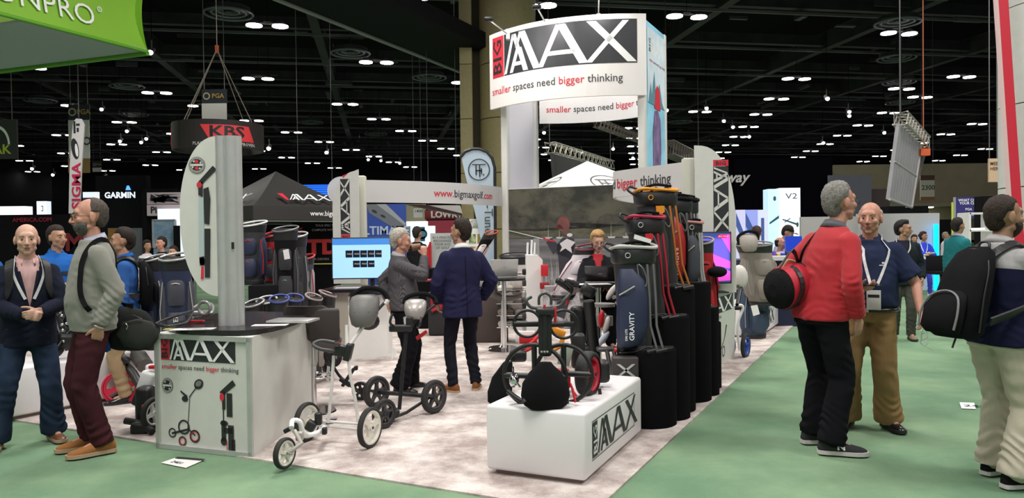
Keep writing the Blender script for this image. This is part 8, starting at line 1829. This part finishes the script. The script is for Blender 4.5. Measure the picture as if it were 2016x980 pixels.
truss('lighting_truss', 'dark trim truss behind the right header, seen through the tower', Q(1175, 242, 30), Q(1262, 274, 36), .3, M('truss_dark', (.22, .18, .17), .5, .3))
truss('lighting_truss', 'long dark girder truss descending behind the tower to the right', Q(1312, 290, 34), Q(1375, 318, 42), .6, MC['truss_dark'])
# hanging tilted panel -----------------------------------------------------
Yh = 17.0; hp = thing('tilted_display', 'large tilted grey ribbed panel hanging from a truss over the right aisle', 'hanging screen', Q(1785, 400, Yh))
A_, B2_, C_, D_ = Q(1771, 243, Yh), Q(1814, 285, Yh+1.0), Q(1795, 408, Yh+1.0), Q(1751, 392, Yh)
b = MB(); nrm_ = (B2_-A_).cross(D_-A_).normalized(); b.prism([A_, B2_, C_, D_], nrm_, .08); b.obj('panel_face', M('grey_mesh_panel', (.30, .29, .31), .6, var=.08, vscale=3), hp)
for k in range(1, 9):
    u = k/9; p = A_+(B2_-A_)*u; q = D_+(C_-D_)*u; b = MB(); b.cyl(p-nrm_*.0, q-nrm_*.0, .015, n=5); b.cyl(p+nrm_*.09, q+nrm_*.09, .015, n=5); b.obj('rib', M('rib_grey', (.22, .21, .23), .5), hp)
b = MB(); b.tube([(A_+D_)/2, (B2_+C_)/2], .02); b.tube([(A_+D_)/2+nrm_*.09, (B2_+C_)/2+nrm_*.09], .02); b.tube([D_, C_], .03); b.tube([B2_, C_], .03); b.obj('frame', M('frame_pinkgrey', (.4, .36, .37), .5), hp)
b = MB(); b.prism([B2_+V((.0, 0, 0)), B2_+V((.28, .3, -.15)), C_+V((.02, .3, 0)), C_], (0, 1, 0), .04); b.obj('return_panel', M('brown_return', (.14, .11, .11), .5), hp)
truss('lighting_truss', 'box truss carrying the tilted grey panel', Q(1772, 232, Yh), Q(1818, 282, Yh+1.2), .28, trm, 9)
b = MB(); b.box(Q(1818, 300, Yh+1), (.22, .2, .16)); b.cyl(Q(1818, 300, Yh+1), (Q(1818, 300, Yh+1).x, Yh+1, CH), .01, n=4); b.top('hoist_motor', M('hook_orange'), 'orange hoist at the lower end of the truss over the right aisle', 'hoist')
for i, (px, py, Y) in enumerate([(1795, 385, 19.5), (1640, 430, 24)]): pass
# thin mast under the twin lamp
b = MB(); p = Q(1773, 70, 33); b.cyl(p, (p.x, p.y, Q(1773, 235, 33).z), .035, n=6); b.cyl(p, (p.x, p.y, CH+1), .02, n=5); b.top('drop_pole', M('cable_grey'), 'thin vertical pole dropping from the ceiling above the tilted panel', 'pole')
# right background -----------------------------------------------------------
t, f, w_, h_ = board('drape_wall', 'tall black drape with pale script lettering behind the curved sign', 'drape', 1446, 312, 1640, 520, 30, M('black_drape', (.002, .002, .003), 1, spec=0), .3, ground=True)
write(t, M('script_grey', (.35, .34, .34), .5), f, 'Callaway', .42, w_*.135, h_*.78, align='RIGHT', bold=.03, shear=.3)
t, f, w_, h_ = board('light_box', 'tall glowing white light box with club pictures and a V2 mark', 'light box', 1536, 370, 1576, 466, 20, litw, .5, ground=True)
write(t, M('charcoal_print'), f, 'V2', .15, w_*.25, h_*.78, bold=.0, sx=1.4); pr(t, f, w_, h_, [lim((.1, .36), (.8, .26), .012, .02), blob(.85, .25, .06, .05), lim((.2, .3), (.5, .38), .01, .01)], M('print_teal', (.02, .12, .16), .4))
t, f, w_, h_ = board('light_box', 'left face of the glowing light box with a green emblem', 'light box', 1512, 372, 1536, 466, 20.05, M('lit_cyan', (.4, .6, .7), .5, emit=.5, ecol=(.62, .85, 1)), .4, ground=True); pr(t, f, w_, h_, [blob(.55, .80, .12, .05), lim((.1, .28), (.9, .42), .02, .03)], M('print_teal'))
for x0, x1, lab, pcol in ((1449, 1468, 'white lit booth panel behind the taupe cart bag', (.5, .5, .72)), (1468, 1492, 'blue graphic booth panel with a pale swoosh', (.25, .30, .70)), (1492, 1513, 'white booth panel with dim bag pictures', (.55, .6, .75))):
    t, f, w_, h_ = board('booth_screen', lab, 'screen board', x0, 413, x1, 520, 17+x0*.0004, M('blueish_%d' % x0, pcol, .5, emit=.35, ecol=pcol), .1, ground=True)
    pr(t, f, w_, h_, [rect(.3, .3, .6, .85)] if x0 > 1490 else [[(0, .7), (1, .3), (1, .5), (0, .95)]], M('swoosh_blue', (.06, .12, .40), .5))
board('far_counter', 'dark far counter with blue-lit goods in front of the white-shirted fitters', 'counter', 1446, 512, 1582, 545, 12.6, M('blue_black', (.01, .012, .05), .5), .8, ground=True, part='counter_body')
board('table_cloth', 'white cloth topped ledge behind the grey cart bag', 'table', 1510, 505, 1600, 512, 12.3, M('cloth_white', (.6, .58, .6), .7), .5)
for i in range(9):
    p = Q(1505+i*9, 507, 12.8); b = MB(); b.box(p+V((0, 0, .05)), (.06, .08, random.uniform(.03, .12)), bev=.01)
    b.top('small_goods', [M('goods_blue', (.03, .04, .5), .4), dark, M('goods_violet', (.15, .05, .4), .5), M('goods_yellow', (.5, .45, .03), .5)][i % 4], ['blue', 'black', 'violet', 'yellow', 'blue', 'black', 'violet', 'yellow', 'blue'][i]+' small packet on the far counter, %s' % ['leftmost of nine', 'second from the left', 'third from the left', 'fourth from the left', 'middle one of nine', 'fourth from the right', 'third from the right', 'second from the right', 'rightmost of nine'][i], 'merchandise', 'small goods on the far counter')
t, f, w_, h_ = board('display_screen', 'blue glowing screen under the tall light box', 'monitor', 1547, 465, 1579, 492, 12.9, M('lit_navy', (.01, .03, .30), .3, emit=.6, ecol=(.01, .04, .4)), .05, ground=True)
board('booth_screen', 'plain pale grey partition between the light box and the man in red', 'screen board', 1577, 427, 1690, 560, 18.5, M('pale_partition', (.42, .40, .40), .6), .1, ground=True)
board('booth_screen', 'long white partition behind the bald man and the woman in blue', 'screen board', 1690, 421, 1850, 560, 20, M('white_partition', (.50, .48, .49), .6), .15, ground=True)
board('booth_screen', 'dark slate display board above the man in red', 'screen board', 1632, 345, 1716, 430, 24, M('slate_board', (.075, .075, .10), .6), .1, ground=True)
board('booth_screen', 'dark brown backing right of the slate board', 'screen board', 1716, 372, 1752, 430, 24.3, M('dark_brown_wall', (.035, .022, .022), .7), .1, ground=True)
board('booth_screen', 'black box above the white partition', 'screen board', 1750, 406, 1828, 424, 21, bw, .5, ground=True)
t, f, w_, h_ = board('aisle_banner', 'hanging aisle sign with brown header and number 2300', 'banner', 1812, 345, 1840, 394, 38, M('sign_white', (.55, .50, .46), .7), .03, hang=True); pr(t, f, w_, h_, [rect(0, .8, 1, 1)], M('sign_brown', (.09, .04, .035), .6)); pr(t, f, w_, h_, [rect(0, 0, 1, .14)], M('sign_rust', (.25, .10, .05), .6)); write(t, dark, f, '2300', .24, w_*.08, h_*.42, bold=.02)
t, f, w_, h_ = board('hanging_sign', 'tan hanging sign with brown lettering left of the red banner', 'sign', 1947, 312, 1966, 358, 16, M('sign_tan', (.50, .36, .24), .6), .04, hang=True); write(t, M('sign_brown'), f, 'MEET', .07, w_*.1, h_*.72, bold=.02); write(t, M('sign_brown'), f, 'HERE', .07, w_*.1, h_*.5, bold=.02)
t, f, w_, h_ = board('booth_sign', 'navy sign with two lines of white capitals above the teal man', 'sign', 1884, 388, 1930, 430, 15, M('sign_navy', (.03, .025, .16), .5), .05, ground=False)
write(t, lwhite, f, 'WHAT COVERS', .052, w_*.05, h_*.80, bold=.02); write(t, lwhite, f, 'YOUR CLUBS?', .052, w_*.10, h_*.66, bold=.02); write(t, lwhite, f, 'PGA', .05, w_*.35, h_*.38, bold=.01); write(t, lwhite, f, 'Stop in today', .035, w_*.25, h_*.14)
b = MB(); p = Q(1934, 388, 15); b.box((p.x, 15.03, p.z/2), (.08, .08, p.z)); b.obj('post', alu, t); b = MB(); p = Q(1884, 388, 15); b.box((p.x, 15.06, p.z/2), (.05, .05, p.z)); b.obj('post', alu, t)
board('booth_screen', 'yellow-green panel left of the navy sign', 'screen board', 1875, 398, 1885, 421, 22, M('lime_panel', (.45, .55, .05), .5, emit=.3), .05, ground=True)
board('light_box', 'narrow bright blue glowing strip at the end of the white partition', 'light box', 1841, 441, 1848, 468, 19.8, M('lit_cyan_strip', (.0, .4, 1), .4, emit=2.0, ecol=(0, .45, 1)), .08, ground=True)
board('booth_screen', 'black panel over the far booth entrance', 'screen board', 1848, 432, 1874, 560, 26, bw, .2, ground=True)
ds = thing('display_shelf', 'white framed glass display shelf right of the teal man', 'display shelf', V((Q(1918, 500, 13.4).x, 13.4, 0)))
x0, x1 = Q(1898, 500, 13.4).x, Q(1945, 500, 13.4).x
for z in (.4, .8, 1.2, 1.55, 1.85): b = MB(); b.box(((x0+x1)/2, 13.4, z), (x1-x0, .35, .03)); b.obj('shelf', white, ds)
for x in (x0, x1): b = MB(); b.box((x, 13.4, .93), (.04, .35, 1.86)); b.obj('side_post', white, ds)
for k, z in enumerate((.83, 1.23, 1.58)): b = MB(); b.box(((x0+x1)/2-.05, 13.3, z), (.22, .12, .03)); b.obj('lit_sample', litw2, ds)
board('booth_screen', 'black panel above the backpack man', 'screen board', 1937, 386, 1960, 440, 14, bw, .3, ground=True)
b = MB(); p = Q(1855, 545, 17); b.box((p.x, 17, .62), (.55, .5, .06)); b.cyl((p.x, 17, 0), (p.x, 17, .6), .04, n=8); b.box((p.x, 17.2, .8), (.5, .08, .4), bev=.03); b.top('chair', blackf, 'black chair beyond the woman in blue', 'chair')
# floor number plates --------------------------------------------------------
def floor_plate(P, label, text_, strip=False):
    pts = [G(x, y, .006) for x, y in P]; b = MB(); b.prism(pts, (0, 0, 1), .002); t = thing('floor_sign', label, 'floor sign', pts[0]); b.obj('plate', paper, t)
    ex = (pts[2]-pts[3]).normalized(); ey = (pts[0]-pts[3]).normalized(); W_ = (pts[2]-pts[3]).length; H_ = (pts[0]-pts[3]).length
    fz = lambda s_, t_, n=0: pts[3]+ex*s_+ey*t_+V((0, 0, .003+n))
    write(t, dark, fz, text_, H_*.35, W_*.2, H_*.3, bold=.01, n=.001)
    if strip: b = MB(); q = [G(x, y, .012+.0) for x, y in ((350, 899), (344, 901.5), (400, 906), (404, 903.5))]; b.prism(q, (0, 0, 1), .002); b.obj('black_strip', dark, t)
floor_plate([(343, 902), (400, 906), (366, 921), (317, 911)][0:1]+[(400, 906), (366, 921), (317, 911)], 'white paper booth number sign taped to the green carpet by the counter', '2401', True)
floor_plate([(1889, 792), (1918, 793), (1921, 805), (1893, 804)], 'small white sign on the green carpet left of the backpack man\'s legs', '2403')
# ================================================================ split leftover multi-piece parts
def split_loose(o):
    me = o.data; n = len(me.vertices); par = list(range(n))
    def find(a):
        while par[a] != a: par[a] = par[par[a]]; a = par[a]
        return a
    for e in me.edges:
        a, b = find(e.vertices[0]), find(e.vertices[1])
        if a != b: par[a] = b
    comps = {}
    for i in range(n): comps.setdefault(find(i), []).append(i)
    bb = []
    for c in comps.values():
        P = [me.vertices[i].co for i in c]; bb.append([[min(p[k] for p in P)-.006 for k in range(3)], [max(p[k] for p in P)+.006 for k in range(3)], set(c)])
    ch = True
    while ch:
        ch = False
        for i in range(len(bb)):
            for j in range(i+1, len(bb)):
                if all(bb[i][0][k] <= bb[j][1][k] and bb[j][0][k] <= bb[i][1][k] for k in range(3)):
                    bb[i] = [[min(bb[i][0][k], bb[j][0][k]) for k in range(3)], [max(bb[i][1][k], bb[j][1][k]) for k in range(3)], bb[i][2] | bb[j][2]]; bb.pop(j); ch = True; break
            if ch: break
    if len(bb) < 2: return
    base = o.name.split('.')[0]
    for g in bb[1:]:
        idx = sorted(g[2]); mp = {v: i for i, v in enumerate(idx)}; nm = bpy.data.meshes.new(base)
        fs = [p for p in me.polygons if p.vertices[0] in g[2]]
        nm.from_pydata([tuple(me.vertices[i].co) for i in idx], [], [[mp[v] for v in p.vertices] for p in fs])
        for m in me.materials: nm.materials.append(m)
        nm.polygons.foreach_set('use_smooth', [p.use_smooth for p in fs]); nm.update()
        q = bpy.data.objects.new(base, nm); COL.objects.link(q); q.parent = o.parent
        if 'label' in o: q['label'] = o['label']
    bm = bmesh.new(); bm.from_mesh(me); bm.verts.ensure_lookup_table(); keep = bb[0][2]
    bmesh.ops.delete(bm, geom=[v for v in bm.verts if v.index not in keep], context='VERTS'); bm.to_mesh(me); bm.free()
for o in list(COL.objects):
    if o.type == 'MESH' and o.parent is not None and o.get('kind') != 'stuff' and o.name.split('.')[0] in ('fold_frame', 'brake_block', 'red_catch', 'bolt', 'bag_cradle', 'fold_joint', 'red_frame', 'orange_frame', 'handle_joint', 'handle_tube', 'axle_bar', 'wheel_bar', 'white_shell', 'frame_tube', 'hanging_cable', 'drop_rod', 'front_fork', 'stage_backdrop', 'cradle_arm', 'emblem', 'front_arm', 'frame'):
        split_loose(o)
